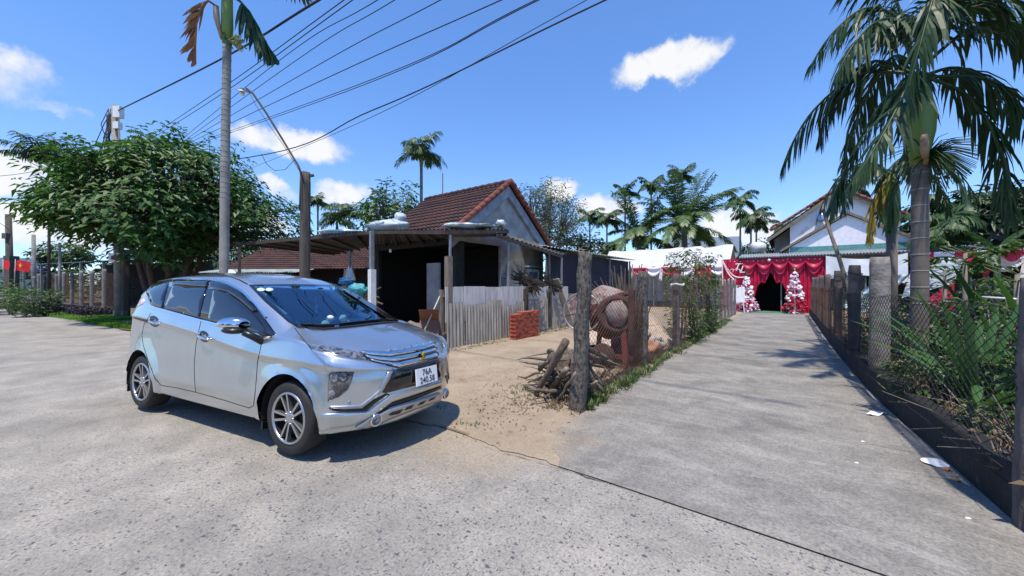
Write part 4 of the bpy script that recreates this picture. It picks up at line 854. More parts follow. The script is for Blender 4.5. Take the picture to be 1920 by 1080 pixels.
mb = MB(); mb.tube([W(-6.75, 5.35, .02), W(-6.6, 5.95, 1.25)], .016, 6); tag(mb.build('broom_stick', MAT['wood_pale']), 'thin wooden pole leaning against the end of the corrugated fence', 'pole')
mb = MB(); mb.box(W(-8.25, 7.2, 1.15), (.55, .05, 2.0), Matrix.Rotation(RZ, 3, 'Z')); tag(mb.build('door_leaf', MAT['plaster_shade']), 'loose grey door panel standing under the lean-to roof', 'panel')
# rag figure on a pole, blue bundles and brushwood beyond the yard
sc = empty('rag_pole', 'wooden pole hung with cream and brown rags near the porch post', 'rags', (D(655, 534, 11.2).x, 11.2, 0))
mb = MB(); mb.tube([(0, 0, 0), (.02, 0, 2.55)], [.05, .035], 8); mb.build('pole', MAT['wood_old'], sc)
mb = MB(); mb.grid(lambda i, j: Vector((.24 * math.sin(i * 6.283) * (1.15 - .55 * j) + .04 * noise.noise(Vector((i * 9, j * 4, 0))), .16 * math.cos(i * 6.283) * (1.1 - .5 * j), 1.05 + .12 * noise.noise(Vector((i * 7, 1, 0))) + .95 * j)), 24, 8); mb.build('rag', MAT['cloth_rag'], sc)
mb = MB(); mb.grid(lambda i, j: Vector((.06 + (.05 + .13 * (1 - j)) * math.sin(i * 6.283) * (1 + .5 * noise.noise(Vector((i * 9, j * 2, 3)))), -.10 + (.04 + .08 * (1 - j)) * math.cos(i * 6.283), 1.62 + .08 * noise.noise(Vector((i * 8, 2, 5))) + .42 * j)), 20, 6); mb.build('pale_rag', MAT['board_pale'], sc)
for px, py, Y, m, s_, lab in ((648, 528, 10.9, 'cloth_blue', .20, 'blue cloth bundle below the hanging rags'), (670, 545, 10.6, 'cloth_teal', .30, 'turquoise plastic bundle on the brushwood by the porch post')):
    mb = MB(); mb.blob(D(px, py, Y), (s_, s_ * .7, s_ * .5), 18, 12, .9, 3.4, int(px)); tag(mb.build('bundle', MAT[m]), lab, 'bundle')
mb = MB(); r_ = random.Random(5)
for k in range(110):
    c = Vector((D(672, 540, 11).x + r_.uniform(-.75, .35), 11 + r_.uniform(-.3, .5), r_.uniform(.2, 1.35))); d = Vector((r_.uniform(-1, 1), r_.uniform(-.5, .5), r_.uniform(.1, 1))).normalized() * r_.uniform(.3, .75); mb.bar(c - d * .5, c + d * .5, r_.uniform(.012, .035))
tag(mb.build('brushwood_pile', MAT['wood_old']), 'heap of brown brushwood beside the white porch post', 'brushwood')
# older house with a red tiled roof beyond the lean-to
oh_ = empty('old_tiled_house', 'low old house with worn dark red tiled roof seen under the lean-to', 'house', (D(585, 500, 21).x, 21, 0), -.12)
mb = MB(); mb.box((0, 2.0, 1.2), (9.5, 3.4, 2.4)); mb.build('wall', MAT['plaster_unlit'], oh_)
mb = MB(); tiled(mb, (-5.2, -.6, 2.36), (5.4, -.6, 2.36), (-5.2, 2.6, 4.0), (5.4, 2.6, 4.0), 12, 48); tiled(mb, (-5.2, 5.6, 2.36), (5.4, 5.6, 2.36), (-5.2, 2.6, 4.0), (5.4, 2.6, 4.0), 6, 48); mb.build('roof', MAT['roof_tile'], oh_)
mb = MB(); corr(mb, (-5.2, -2.1, 2.16), (.6, -2.1, 2.16), (.6, -.5, 2.4), (-5.2, -.5, 2.4), 46, .025, 2); mb.build('veranda_roof', MAT['fibro'], oh_)
for k in range(5): mb = MB(); mb.bar((-5 + k * 1.3, -1.95, 0), (-5 + k * 1.3, -1.95, 2.16), .09); mb.build('post', MAT['wood_old'], oh_)
# ------------------------------------------------------------------ wedding tents, entrance, white house
mat('canvas_white', (.52, .53, .53), .7, noise_amt=.08, scale=2); mat('satin_red', (.50, .008, .055), .45, noise_amt=.25, scale=3, bump=.1, bscale=6); mat('satin_white', (.78, .76, .80), .5, noise_amt=.1); mat('flower_white', (.86, .84, .84), .6, noise_amt=.1); mat('flower_pink', (.80, .42, .58), .6, noise_amt=.2); mat('flower_red', (.42, .01, .03), .6)
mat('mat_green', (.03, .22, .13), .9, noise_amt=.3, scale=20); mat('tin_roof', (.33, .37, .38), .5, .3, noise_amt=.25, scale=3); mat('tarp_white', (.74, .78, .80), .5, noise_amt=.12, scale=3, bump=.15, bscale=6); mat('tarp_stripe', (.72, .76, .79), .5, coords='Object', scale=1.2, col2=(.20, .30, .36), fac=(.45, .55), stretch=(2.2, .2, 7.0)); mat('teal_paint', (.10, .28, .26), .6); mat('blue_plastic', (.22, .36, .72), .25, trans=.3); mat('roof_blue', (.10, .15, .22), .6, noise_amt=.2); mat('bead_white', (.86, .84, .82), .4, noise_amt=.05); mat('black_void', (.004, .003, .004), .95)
mat('house_white', (.80, .81, .83), .9, scale=.9, col2=(.34, .34, .36), fac=(.56, .74), bump=.1, detail=9)
def tent(q0, q1, name, label, swq):
    t = empty(name, label, 'tent', W((q0 + q1) / 2, 28.4), RZ); h = (q1 - q0) / 2
    mb = MB(); 
    for s in (-1, 1): mb.grid(lambda i, j: Vector((-h + 2 * h * i, s * (3.0 - 3.0 * j), 2.68 + (4.2 - 2.68) * j - .22 * math.sin(math.pi * j) + .13 * noise.noise(Vector((i * 9, j * 3, s))) - .05 * abs(math.sin(i * 4 * math.pi)))), 30, 8)
    mb.build('roof', MAT['canvas_white'], t)
    for k in range(5): mb = MB(); mb.bar((-h + 2 * h * k / 4, -2.95, 0), (-h + 2 * h * k / 4, -2.95, 2.7), .05); mb.build('pole', MAT['steel_grey'], t)
    n = int(2 * h / .95)
    for k in range(n):
        x0, x1 = -h + 2 * h * k / n, -h + 2 * h * (k + 1) / n; mb = MB()
        mb.grid(lambda i, j: Vector((x0 + (x1 - x0) * i, -3.03 - .05 * math.sin(j * 9), 2.69 - j * (.20 + .42 * math.sin(math.pi * i) ** .8) + .012 * math.sin(j * 22))), 10, 8); mb.build('swag', MAT['satin_red' if k % 2 else 'satin_white'], t)
    for k in range(n + 1):
        x = -h + 2 * h * k / n; mb = MB(); mb.grid(lambda i, j: Vector((x - .09 + .18 * i + .03 * math.sin(j * 5), -3.06 + .03 * math.sin(i * 14), 2.66 - .85 * j)), 6, 4); mb.build('swag_tail', MAT['satin_white' if k % 2 else 'satin_red'], t)
    mb = MB(); mb.grid(lambda i, j: Vector((-h + 2 * h * i, 2.6 + .08 * math.sin(i * 60), .2 + 2.4 * j)), 60, 2); mb.build('back_cloth', MAT['satin_white'], t)
tent(-11.5, -2.9, 'wedding_tent', 'white canvas wedding tent with red and white swags left of the entrance', None)
tent(6.95, 16, 'wedding_tent', 'white canvas wedding tent with red swags at the right behind the plants', None)
# entrance curtain
EP = 25.0; q0, q1 = -3.15, 1.55; cur = empty('entrance_curtain', 'red satin wedding entrance curtain with an arched opening', 'curtain', W(0, EP), RZ); oc, ow = -.77, .80
def arch(q):
    d = abs(q - oc) / ow
    if d >= 1: return -.02
    return 1.62 * (1 - d ** 3.2) ** .5 + .18 * abs(math.cos(d * math.pi * 1.5)) + .42 * max(0, 1 - d * 3.2)
mb = MB(); nq = 260; vs_ = []; fs_ = []
qs = sorted([q0 + (q1 - q0) * i / nq for i in range(nq + 1)] + [oc - ow + .001, oc + ow - .001, oc - ow - .001, oc + ow + .001])
for q in qs:
    b = arch(q) if abs(q - oc) < ow else .0
    for j in range(13):
        z = b + (3.02 - b) * j / 12; vs_.append(Vector((q, .05 * math.sin(q * 34 + .6 * math.sin(z * 2)) * (1.2 - z / 4) + .03 * noise.noise(Vector((q * 4, z, 0))), z)))
for i in range(len(qs) - 1):
    for j in range(12): fs_.append((i * 13 + j, i * 13 + 13 + j, i * 13 + 14 + j, i * 13 + j + 1))
mb.add(vs_, fs_, True); mb.build('cloth', MAT['satin_red'], cur)
for k in range(5):                       # scalloped valance
    x0 = -2.15 + k * .72; mb = MB(); mb.grid(lambda i, j: Vector((x0 + .72 * i, -.10 - .05 * math.sin(j * 12) - .05 * j, 3.0 - j * (.35 + .55 * math.sin(math.pi * i)))), 14, 12); mb.build('valance', MAT['satin_red'], cur)
mb = MB(); mb.box((oc, 1.6, 1.5), (2.6, .1, 3.0)); mb.box((oc - 1.0, .85, 1.5), (.1, 1.4, 3.0)); mb.box((oc + 1.0, .85, 1.5), (.1, 1.4, 3.0)); mb.box((oc, .85, 2.95), (2.1, 1.4, .08)); mb.build('unlit_box', MAT['black_void'], cur)  # near-black box paints the darkness beyond the arch
mb = MB()
for (xa, za, xb, zb, sag) in ((-3.1, 2.98, -1.9, 1.95, .55), (-3.1, 2.98, -2.5, 1.8, .25), (-3.12, 2.98, -3.08, 1.5, 0)):
    for k in range(26):
        t = k / 25; mb.blob((xa + (xb - xa) * t, -.14, za + (zb - za) * t - sag * math.sin(math.pi * t) * (1 - .4 * t)), .038, 6, 4, 0)
mb.build('bead_garland', MAT['bead_white'], cur)
mb = MB()
for k in range(16): mb.blob((-2.7 + k * .27 + .06 * math.sin(k * 5), -.14, 2.90 - .05 * abs(math.sin(k * 2.2))), .026 if k != 7 else .09, 6, 4, 0)
mb.build('white_rosettes', MAT['bead_white'], cur)
SIDE = Matrix(((1, 0, 0, 0), (0, 0, -1, 0), (0, 1, 0, 0), (0, 0, 0, 1)))      # text facing -y of the empty
text('T', .62, Matrix.Translation((-2.40, -.15, 2.52)) @ SIDE, 'monogram_letter', 'bead_white', cur, ext=.01, shear=.35); text('L', .62, Matrix.Translation((-2.12, -.16, 2.40)) @ SIDE, 'monogram_letter', 'bead_white', cur, ext=.01, shear=.35)
mb = MB(); mb.tube([(-2.75 + .62 * t / 12 + .1 * math.sin(t * .9), -.16, 2.35 + .10 * math.sin(t * 1.1)) for t in range(13)], .014, 5); mb.build('monogram_flourish', MAT['bead_white'], cur)
mb = MB(); mb.box((-.68, -.17, 3.06), (.55, .02, .09)); mb.build('name_strip', MAT['flower_pink'], cur)
mb = MB(); mb.grid(lambda i, j: W(-1.75 + 2.0 * i, 23.95 + 1.25 * j + .06 * noise.noise(Vector((i * 8, 0, 1))), .02 + .015 * abs(noise.noise(Vector((i * 9, j * 5, 0))))), 20, 10); tag(mb.build('green_mat', MAT['mat_green']), 'green mat on the path in front of the red entrance', 'mat')
leafmat('leaf_far', (.030, .075, .018), (.075, .13, .03)); 
def flower_tower(q, p, h, label, seed, pinklow):
    t = empty('flower_tower', label, 'flowers', W(q, p), RZ); r_ = random.Random(seed); fl = MB(); fm_ = ['flower_white', 'flower_pink', 'flower_red']
    for k in range(250):
        z = .12 + (h - .12) * r_.random() ** 1.05; rad = (.42 * (1 - z / h) ** .75 + .05) * (1.15 if z < .7 else 1) * r_.uniform(.7, 1.18); a = r_.uniform(0, 6.283); s_ = r_.uniform(.03, .095)
        band = z / h; m = ('flower_pink' if pinklow else 'flower_red') if band < .36 else ('flower_white' if band < .5 else ('flower_red' if band < .58 and r_.random() < .7 else ('flower_pink' if r_.random() < .35 else 'flower_white')))
        if r_.random() < .12: m = 'flower_white'
        fl.mi = fm_.index(m); fl.blob((rad * math.cos(a), rad * math.sin(a), z), (s_, s_, s_ * .8), 6, 4, .5, 3, k)
    fl.build('blossoms', [MAT[x] for x in fm_], t)
    mb = MB()
    for k in range(60):
        a = r_.uniform(0, 6.283); z = r_.uniform(0, .25) if k < 36 else r_.uniform(h * .8, h * 1.1); rr = .5 if k < 36 else .06; b = Vector((rr * math.cos(a) * .6, rr * math.sin(a) * .6, z)); d = Vector((math.cos(a), math.sin(a), .5 if k < 36 else 1.6)).normalized(); s_ = Vector((-math.sin(a), math.cos(a), 0)); l_ = r_.uniform(.14, .3)
        mb.add([b, b + d * l_ * .5 + s_ * .04, b + d * l_, b + d * l_ * .5 - s_ * .04], [(0, 1, 2, 3)])
    mb.build('leaves', MAT['leaf_far'], t); mb = MB(); mb.tube([(0, 0, 0), (0, 0, h * .95)], [.05, .02], 6); mb.lathe([(.3, 0), (.28, .06), (.06, .1)], 14); mb.build('stand', MAT['white_paint'], t)
flower_tower(-1.85, 24.3, 1.95, 'white and pink flower tower left of the entrance opening', 1, True); flower_tower(.28, 24.2, 2.15, 'taller flower tower with a red base right of the entrance opening', 2, False)
es = empty('easel_sign', 'white welcome board on an easel at the path end', 'sign', W(-2.15, 23.6), RZ)
mb = MB(); mb.box((0, 0, .95), (.55, .03, .8), Matrix.Rotation(R(-8), 3, 'X')); mb.build('board', MAT['white_paint'], es)
for x, y in ((-.24, -.1), (.26, -.1), (0, .4)): mb = MB(); mb.bar((x, y, 0), (x * .4, .06, 1.5), .035); mb.build('leg', MAT['white_paint'], es)
# corrugated awning in front of the white house
aw = empty('tin_awning', 'long grey corrugated awning above the red entrance and white tarpaulins', 'awning', W(-2.3, 24.8), RZ)
mb = MB(); corr(mb, (0, 0, 3.08), (9.15, 0, 3.08), (9.15, 2.4, 3.42), (0, 2.4, 3.42), 75, .03, 2); mb.build('roof_sheet', MAT['tin_roof'], aw)
for k in range(6): mb = MB(); mb.bar((.3 + k * 1.7, .5, 0), (.3 + k * 1.7, .5, 3.1), .06); mb.build('post', MAT['steel_grey'], aw)
mb = MB(); mb.bar((0, .02, 3.02), (9.15, .02, 3.02), .05, .07); mb.build('edge_beam', MAT['iron_dark'], aw)
mb = MB(); mb.grid(lambda i, j: Vector((4.1 + 2.9 * i, -.05 + .08 * math.sin(i * 11) * (1 - j), 1.75 + .25 * math.sin(i * 4) * (1 - j) + (1.25 - .22 * math.sin(i * math.pi)) * j)), 24, 8); tag(mb.build('white_tarpaulin', MAT['tarp_white'], None, W(-2.55, 24.75), RZ), 'creased white tarpaulin hung beneath the corrugated awning', 'tarpaulin')
mb = MB(); mb.grid(lambda i, j: Vector((.8 * i + 1.6 * j, -.1 + .05 * math.sin(i * 20), .5 + 1.5 * j - .7 * i * (1 - j))), 16, 10); tag(mb.build('striped_sheet', MAT['tarp_stripe'], None, W(2.1, 24.6), RZ), 'sagging grey striped plastic sheet below the white tarpaulin', 'sheet')
mb = MB(); mb.grid(lambda i, j: Vector((1.6 * i + .3 * j, -.1 + .05 * math.sin(i * 20), .9 + 1.3 * j + .7 * i * (1 - .3 * j))), 16, 10); tag(mb.build('striped_sheet', MAT['tarp_stripe'], None, W(4.2, 24.5), RZ), 'slanting pale striped sheet behind the tall palm trunk', 'sheet')
mb = MB(); mb.grid(lambda i, j: Vector((.9 * i, .03 * math.sin(i * 22), .3 + 1.5 * j * (.3 + .7 * i))), 14, 6); tag(mb.build('red_drape', MAT['satin_red'], None, W(4.9, 24.4), RZ), 'red satin drape gathered behind the tall palm trunk', 'drape')
sw = empty('swag_row', 'row of red and white swags under the awning behind the papaya plants', 'swags', W(4.6, 24.55), RZ)
for k in range(6):
    mb = MB(); x0 = k * .62; mb.grid(lambda i, j: Vector((x0 + .62 * i, -.03 - .04 * math.sin(j * 9), 2.98 - j * (.2 + .32 * math.sin(math.pi * i)))), 8, 6); mb.build('swag', MAT['satin_white' if k % 2 else 'satin_red'], sw)
mb = MB(); mb.box(W(6.0, 26.6, 1.4), (5.5, .1, 2.8), Matrix.Rotation(RZ, 3, 'Z')); tag(mb.build('dark_back_wall', MAT['plaster_unlit']), 'dark wall in the shade under the awning behind the swags', 'wall')
# white house
wh = empty('white_house', 'white gabled house with stained walls and tiled roof behind the tents', 'house', W(2.3, 28), RZ)
mb = MB(); mb.prism([(-2.2, 0, 0), (2.5, 0, 0), (2.5, 0, 5.25), (0, 0, 6.9), (-2.2, 0, 5.2)], (0, .2, 0)); mb.build('gable_wall', MAT['house_white'], wh)
mb = MB(); mb.prism([(-3.0, 1.3, 0), (-2.1, 1.3, 0), (-2.1, 1.3, 5.15), (-3.0, 1.3, 4.45)], (0, .2, 0)); mb.box((-2.12, 4, 2.5), (.15, 7.5, 5.0)); mb.build('side_wall', MAT['plaster_grey'], wh)  # side of the white house greyed, its shade put into the colour
mb = MB(); tiled(mb, (-3.3, 8, 4.37), (-3.3, -.35, 4.37), (0, 8, 6.98), (0, -.35, 6.98), 16, 26); tiled(mb, (2.95, 8, 5.05), (2.95, -.35, 5.05), (0, 8, 6.98), (0, -.35, 6.98), 16, 26); wr_ = mb.build('roof', MAT['roof_tile'], wh)
mb = MB()
for s in (-1, 1):
    for k in range(11 if s < 0 else 10): a = Vector((s * 4.3 * k / 15, -.33, 7.02 - 2.95 * k / 15)); mb.tube([a, a + Vector((s * .31, 0, -.2))], [.09, .075], 7)
mb.build('verge_tiles', MAT['verge_tile'], wr_)
mb = MB(); mb.bar((-3.35, -.32, 4.22), (0, -.32, 6.84), .07, .16); mb.bar((2.95, -.32, 4.92), (0, -.32, 6.84), .07, .16); mb.build('barge_board', MAT['wood_old'], wh)
mb = MB(); mb.prism([(-2.25, -1.15, 2.6), (3.0, -1.15, 2.6), (3.0, -1.15, 3.65), (.28, -1.15, 5.3), (-2.25, -1.15, 3.65)], (0, 1.1, 0)); mb.build('annexe_wall', MAT['satin_white'], wh)
mb = MB(); mb.bar((-2.65, -.6, 3.5), (.28, -.6, 5.42), .12, 1.5, (0, 1, 0)); mb.bar((3.3, -.6, 3.5), (.28, -.6, 5.41), .12, 1.5, (0, 1, 0)); mb.build('annexe_roof', MAT['wood_old'], wh)
mb = MB(); mb.bar((-2.2, -1.17, 3.55), (3.0, -1.17, 3.55), .03, .26); mb.build('teal_band', MAT['teal_paint'], wh)
jg = empty('blue_bottle', 'blue plastic bottle with black cap hanging before the white gable', 'bottle', D(1541, 403, 21.2))
mb = MB(); mb.lathe([(.02, -.36), (.25, -.36), (.26, -.3), (.24, -.02), (.12, .08), (.09, .14)], 18); mb.build('bottle_body', MAT['blue_plastic'], jg)
mb = MB(); mb.lathe([(.10, .12), (.10, .27), (.05, .30)], 14); mb.tube([(0, 0, .29), (0, 0, .95)], .012, 5); mb.build('cap', MAT['iron_dark'], jg)
mb = MB(); c = D(1421, 464, 30); mb.lathe([(.02, -.45), (.40, -.42), (.45, 0), (.40, .42), (.02, .5)], 20, Matrix.Translation(c) @ Matrix.Rotation(R(90), 4, 'Y')); tk = tag(mb.build('water_tank', MAT['white_paint']), 'round white water tank above the tent roof before the trees', 'tank'); mb = MB(); mb.bar(c + Vector((0, 0, -4)), c + Vector((0, 0, -.3)), .3); mb.build('stand', MAT['steel_grey'], tk)
bh = empty('blue_roof_house', 'distant house with slate blue roof behind the coconut palms', 'house', (D(1315, 500, 46).x, 46, 0), RZ + .3)
mb = MB(); mb.box((0, 0, 2), (7.5, 5, 4)); mb.build('wall', MAT['plaster_grey'], bh); mb = MB(); mb.prism([(-4.2, -3, 4.5), (-4.2, 3, 4.5), (-4.2, 0, 7.4)], (8.4, 0, 0)); mb.build('roof', MAT['roof_blue'], bh)
mb = MB(); mb.tube([D(1541, 384, 8.9), D(1553, 425, 8.7), D(1572, 480, 8.4), D(1592, 545, 8.1), D(1600, 640, 7.9)], [.03, .035, .04, .045, .05], 7); tag(mb.build('leaning_pole', MAT['wood_old']), 'long bent stick standing behind the right fence posts', 'pole')
# ------------------------------------------------------------------ fences, mixer, wood, litter
mat('post_rough', (.155, .142, .122), .95, noise_amt=.5, scale=34, col2=(.035, .032, .028), bump=1.0, bscale=45, stretch=(1, 1, .5), fac=(.40, .62)); mat('post_concrete', (.29, .268, .245), .92, scale=7, col2=(.10, .085, .075), fac=(.38, .70), bump=.6, bscale=26); mat('post_dark', (.14, .12, .11), .92, scale=6, col2=(.06, .052, .05), fac=(.35, .7), bump=.4)
mat('pole_concrete', (.27, .26, .245), .92, scale=4, col2=(.14, .13, .12), fac=(.35, .7), bump=.25); mat('wall_mould', (.010, .011, .013), .9, scale=9, col2=(.05, .05, .052), fac=(.58, .80), bump=.4, bscale=18); mat('wall_old', (.16, .14, .12), .92, scale=3, col2=(.07, .065, .055), fac=(.35, .7), bump=.3); mat('wire_dark', (.028, .027, .030), .6, .5); mat('wire_rust', (.11, .065, .045), .8, .3); mat('wire_grey', (.16, .17, .18), .5, .6)
def netting(mb, a, b, z0, z1, pitch, r, zoff=None, seed=0, sag=.015):
    """chain link between two ground points: every wire a zigzag of thin three-sided bars"""
    a, b = Vector(a), Vector(b); d = b - a; Ln = d.length; d.normalize(); n_ = Vector((d.y, -d.x, 0)); cols = int(Ln / pitch); rowsn = int((z1 - z0) / (pitch * .62)); r_ = random.Random(seed)
    for c in range(cols):
        pts = []
        for k in range(rowsn + 1):
            s = (c + (1 if (k + c) % 2 else 0)) * pitch; z = z0 + (z1 - z0) * k / rowsn + sag * math.sin(c * .23 + seed)
            w_ = sag * 1.5 * noise.noise(Vector((s * 1.3, z * 1.5, seed))); base = a + d * (s + .01 * noise.noise(Vector((s * 3, z * 3, seed + 5)))) + n_ * w_; pts.append(base + Vector((0, 0, z)))
        m = len(pts); vs_ = []; fs_ = []
        for i, p in enumerate(pts):
            for q in (n_ * r, (-n_ * .5 + d * .87) * r, (-n_ * .5 - d * .87) * r): vs_.append(p + q)
        for i in range(m - 1):
            for k in range(3): fs_.append((i * 3 + k, i * 3 + (k + 1) % 3, (i + 1) * 3 + (k + 1) % 3, (i + 1) * 3 + k))
        mb.add(vs_, fs_)
def rough_post(base, top, w, mat_, name, parent, taper=.9, seed=0, amp=.02):
    base, top = Vector(base), Vector(top); d = top - base; mb = MB(); n, m = 12, 16; x = QDIR; y = PDIR; vs_ = []; fs_ = []
    for i in range(m + 1):
        t = i / m; k = 1 + (taper - 1) * t
        for j in range(n):
            a = 2 * math.pi * j / n + .26; s_ = 1 / max(abs(math.cos(a)), abs(math.sin(a))); s_ = s_ ** .8; rr = .84 * w / 2 * s_ * k * (1 - .1 * (i == m))
            p = base + d * t + x * math.cos(a) * rr + y * math.sin(a) * rr; vs_.append(p + (x * math.cos(a) + y * math.sin(a)) * amp * noise.noise(p * 5 + Vector((seed, 0, 0))) + Vector((0, 0, amp * .8 * noise.noise(p * 9) if i == m else 0)))
    for i in range(m):
        for j in range(n): fs_.append((i * n + j, i * n + (j + 1) % n, (i + 1) * n + (j + 1) % n, (i + 1) * n + j))
    fs_.append(tuple(m * n + j for j in range(n))); mb.add(vs_, fs_, True)
    o = mb.build(name, MAT[mat_], parent); o.data.polygons[-1].use_smooth = False; return o
# left wire fence along the path
FL = -2.12; lf = empty('wire_fence', 'rusty wire fence on rough posts along the left of the path', 'fence')
lp = [(4.05, 1.86, .19), (6.8, 1.76, .20), (9.3, 1.78, .17), (11.6, 1.72, .14), (13.7, 1.74, .13), (15.4, 1.76, .12), (16.6, 1.78, .12), (17.8, 1.74, .11), (19.0, 1.80, .11), (20.2, 1.78, .11), (21.4, 1.82, .11)]
for i, (p, h, w_) in enumerate(lp):
    b = W(FL, p, -.05); t = W(FL, p, h)
    if i == 0: b = G(1083, 768) + Vector((0, 0, -.05)); t = D(1098, 474, 4.46)
    rough_post(b, t, w_, 'post_rough' if i < 2 else 'post_dark' if i < 5 else 'post_concrete', 'post', lf, .86 if i == 0 else .95, i, .03 if i < 2 else .012)
for i in range(len(lp) - 1):
    mb = MB(); netting(mb, W(FL + .04, lp[i][0] + .1), W(FL + .04, lp[i + 1][0] - .06), .10, 1.42 if i < 5 else 1.6, .058 if i < 2 else .075, .003 if i < 2 else .0035, seed=i); mb.build('wire_mesh', MAT['wire_rust' if i < 3 else 'wire_grey'], lf)
mb = MB()
for z in (.15, .75, 1.45):
    for i in range(len(lp) - 1): mb.tube([W(FL + .05, lp[i][0], z), W(FL + .05, (lp[i][0] + lp[i + 1][0]) / 2, z - .03), W(FL + .05, lp[i + 1][0], z)], .003, 4)
mb.build('line_wire', MAT['wire_rust'], lf)
mb = MB(); mb.tube([W(FL + .03 + .14 * math.cos(a), 9.3 + .14 * math.sin(a), 1.52 + .02 * math.sin(3 * a)) for a in [k * .524 for k in range(13)]], .022, 6); tag(mb.build('tied_cloth', MAT['board_pale'], lf))
# right fence: low black wall, posts and chain link
rf = empty('chain_link_fence', 'chain link fence with weathered posts on a low blackened wall right of the path', 'fence')
wl = [(1.36, 1.4), (1.15, 3.75), (1.09, 4.6), (.98, 6.2), (.91, 7.5), (.87, 10), (.86, 14), (.87, 24.2)]
mb = MB()
def wp(s): return W(*s)
vs_ = []; fs_ = []; dense = []
for (qa, pa), (qb, pb) in zip(wl, wl[1:]):
    n = max(2, int((pb - pa) / .12))
    for k in range(n): dense.append((qa + (qb - qa) * k / n, pa + (pb - pa) * k / n))
dense.append(wl[-1])
for i, (q, p) in enumerate(dense):
    e = .012 * noise.noise(Vector((p * 2.2, 0, 1))); h = .33 + .012 * noise.noise(Vector((p * 1.7, 3, 1)))
    for (dq, z) in ((-.0, -.05), (.006 + e, .22), (.012 + e, .225), (.02 + e, h - .02), (.03, h), (.15, h + .004), (.17, h - .03), (.17, -.05)): vs_.append(W(q + dq, p, z))
    if i:
        for k in range(7): fs_.append((8 * i - 8 + k, 8 * i + k, 8 * i + k + 1, 8 * i - 7 + k))
mb.add(vs_, fs_, False); mb.build('base_wall', MAT['wall_mould'], rf)
rp_ = [(3.74, 1.56, .15, 1.20), (7.5, 1.92, .26, 1.06), (9.3, 1.88, .21, .98), (12.0, 1.86, .19, .97), (14.7, 1.84, .17, .96), (17.4, 1.86, .17, .96), (20.1, 1.84, .16, .96), (22.6, 1.86, .16, .96)]
for i, (p, h, w_, q) in enumerate(rp_):
    rough_post(W(q, p, .0), W(q + (.01 if i else .03), p, h), w_, ['post_dark', 'post_concrete', 'post_dark'][min(i, 2)], 'post', rf, .98, 20 + i, .012)
for i in range(len(rp_) - 1):
    a, b = rp_[i], rp_[i + 1]; mb = MB(); netting(mb, W(a[3] - (.145 if i == 1 else .11 if i else .04), a[0] + .02), W(b[3] - (.145 if i == 0 else .11), b[0] + .02), .35, 1.38 if i < 2 else 1.46, .06, .0031, seed=30 + i, sag=.02); mb.build('wire_mesh', MAT['wire_dark'] if i < 2 else MAT['wire_rust'], rf)
mb = MB()
for z in (1.38, .9, .36):
    for i in range(len(rp_) - 1): a, b = rp_[i], rp_[i + 1]; mb.tube([W(a[3] - .11, a[0], z), W((a[3] + b[3]) / 2 - .105, (a[0] + b[0]) / 2, z - .025), W(b[3] - .11, b[0], z)], .0035, 4)
for i in (2, 3): a = rp_[i]; mb.tube([W(a[3] + .12 * math.cos(t), a[0] + .12 * math.sin(t), 1.72 + .02 * math.sin(2 * t)) for t in [k * .524 for k in range(13)]], .008, 4); mb.tube([W(a[3] - .1, a[0], 1.7), W(a[3] - .12, a[0] + .15, 1.6), W(a[3] - .11, a[0] + .05, 1.45)], .006, 4)
mb.build('line_wire', MAT['wire_dark'], rf)
# road fence on the left
lf2 = empty('garden_fence', 'old grey post and wire fence on a low wall beside the grass verge', 'fence'); pa, pb = W(-23.6, 2.78), W(-52, .55)
mb = MB(); mb.bar(pa + Vector((0, 0, .17)), pb + Vector((0, 0, .17)), .16, .36, (0, 0, 1)); mb.build('base_wall', MAT['wall_old'], lf2)
for k in range(11):
    p = pa.lerp(pb, (.04 + k * .092)); rough_post(p, p + Vector((0, 0, 2.3 + .07 * math.sin(k * 3))), .2, 'pole_concrete', 'post', lf2, .95, 50 + k, .01)
mb = MB(); netting(mb, pa, pa.lerp(pb, .9), .35, 2.1, .12, .006, seed=70); mb.build('wire_mesh', MAT['wire_rust'], lf2)
# ------------------------------------------------------------------ concrete mixer
mat('mixer_red', (.17, .026, .024), .7, scale=5, col2=(.09, .035, .025), fac=(.4, .65), bump=.3); mat('cement_crust', (.27, .225, .205), .95, scale=5, col2=(.16, .05, .04), fac=(.45, .65), bump=.6, bscale=14); mat('rust', (.065, .032, .028), .9, noise_amt=.4, scale=8, bump=.3); mat('bare_steel', (.36, .34, .32), .5, .6)
mc_ = W(-2.78, 6.75); mx_ = empty('concrete_mixer', 'rusty red concrete mixer with hand wheel behind the wire fence', 'mixer', mc_, RZ)
c = Vector((.02, .2, .98)); ax = Vector((-.62, .12, .55)).normalized(); M_ = Matrix.Translation(c) @ ax.to_track_quat('Z', 'Y').to_matrix().to_4x4()
mb = MB(); mb.lathe([(.10, -.42), (.36, -.40), (.46, -.28), (.48, .0), (.47, .08)], 28, M_); dr = mb.build('drum', MAT['mixer_red'], mx_)
mb = MB(); mb.lathe([(.47, .08), (.36, .34), (.27, .50), (.255, .50), (.33, .33)], 28, M_, cap=False); mb.build('drum_mouth', MAT['cement_crust'], dr)
mb = MB(); mb.lathe([(.48, -.03), (.515, -.03), (.515, .03), (.48, .03)], 36, M_, False, False); mb.build('gear_ring', MAT['rust'], dr)
Mh = Matrix.Translation((.30, -.28, .98)) @ Vector((.35, -1, .1)).normalized().to_track_quat('Z', 'Y').to_matrix().to_4x4()
mb = MB(); mb.lathe([(.05, -.12), (.33, -.10), (.36, -.03), (.345, .05), (.27, .08), (.24, .02), (0.001, .0)], 28, Mh); mb.build('drive_cover', MAT['rust'], mx_)
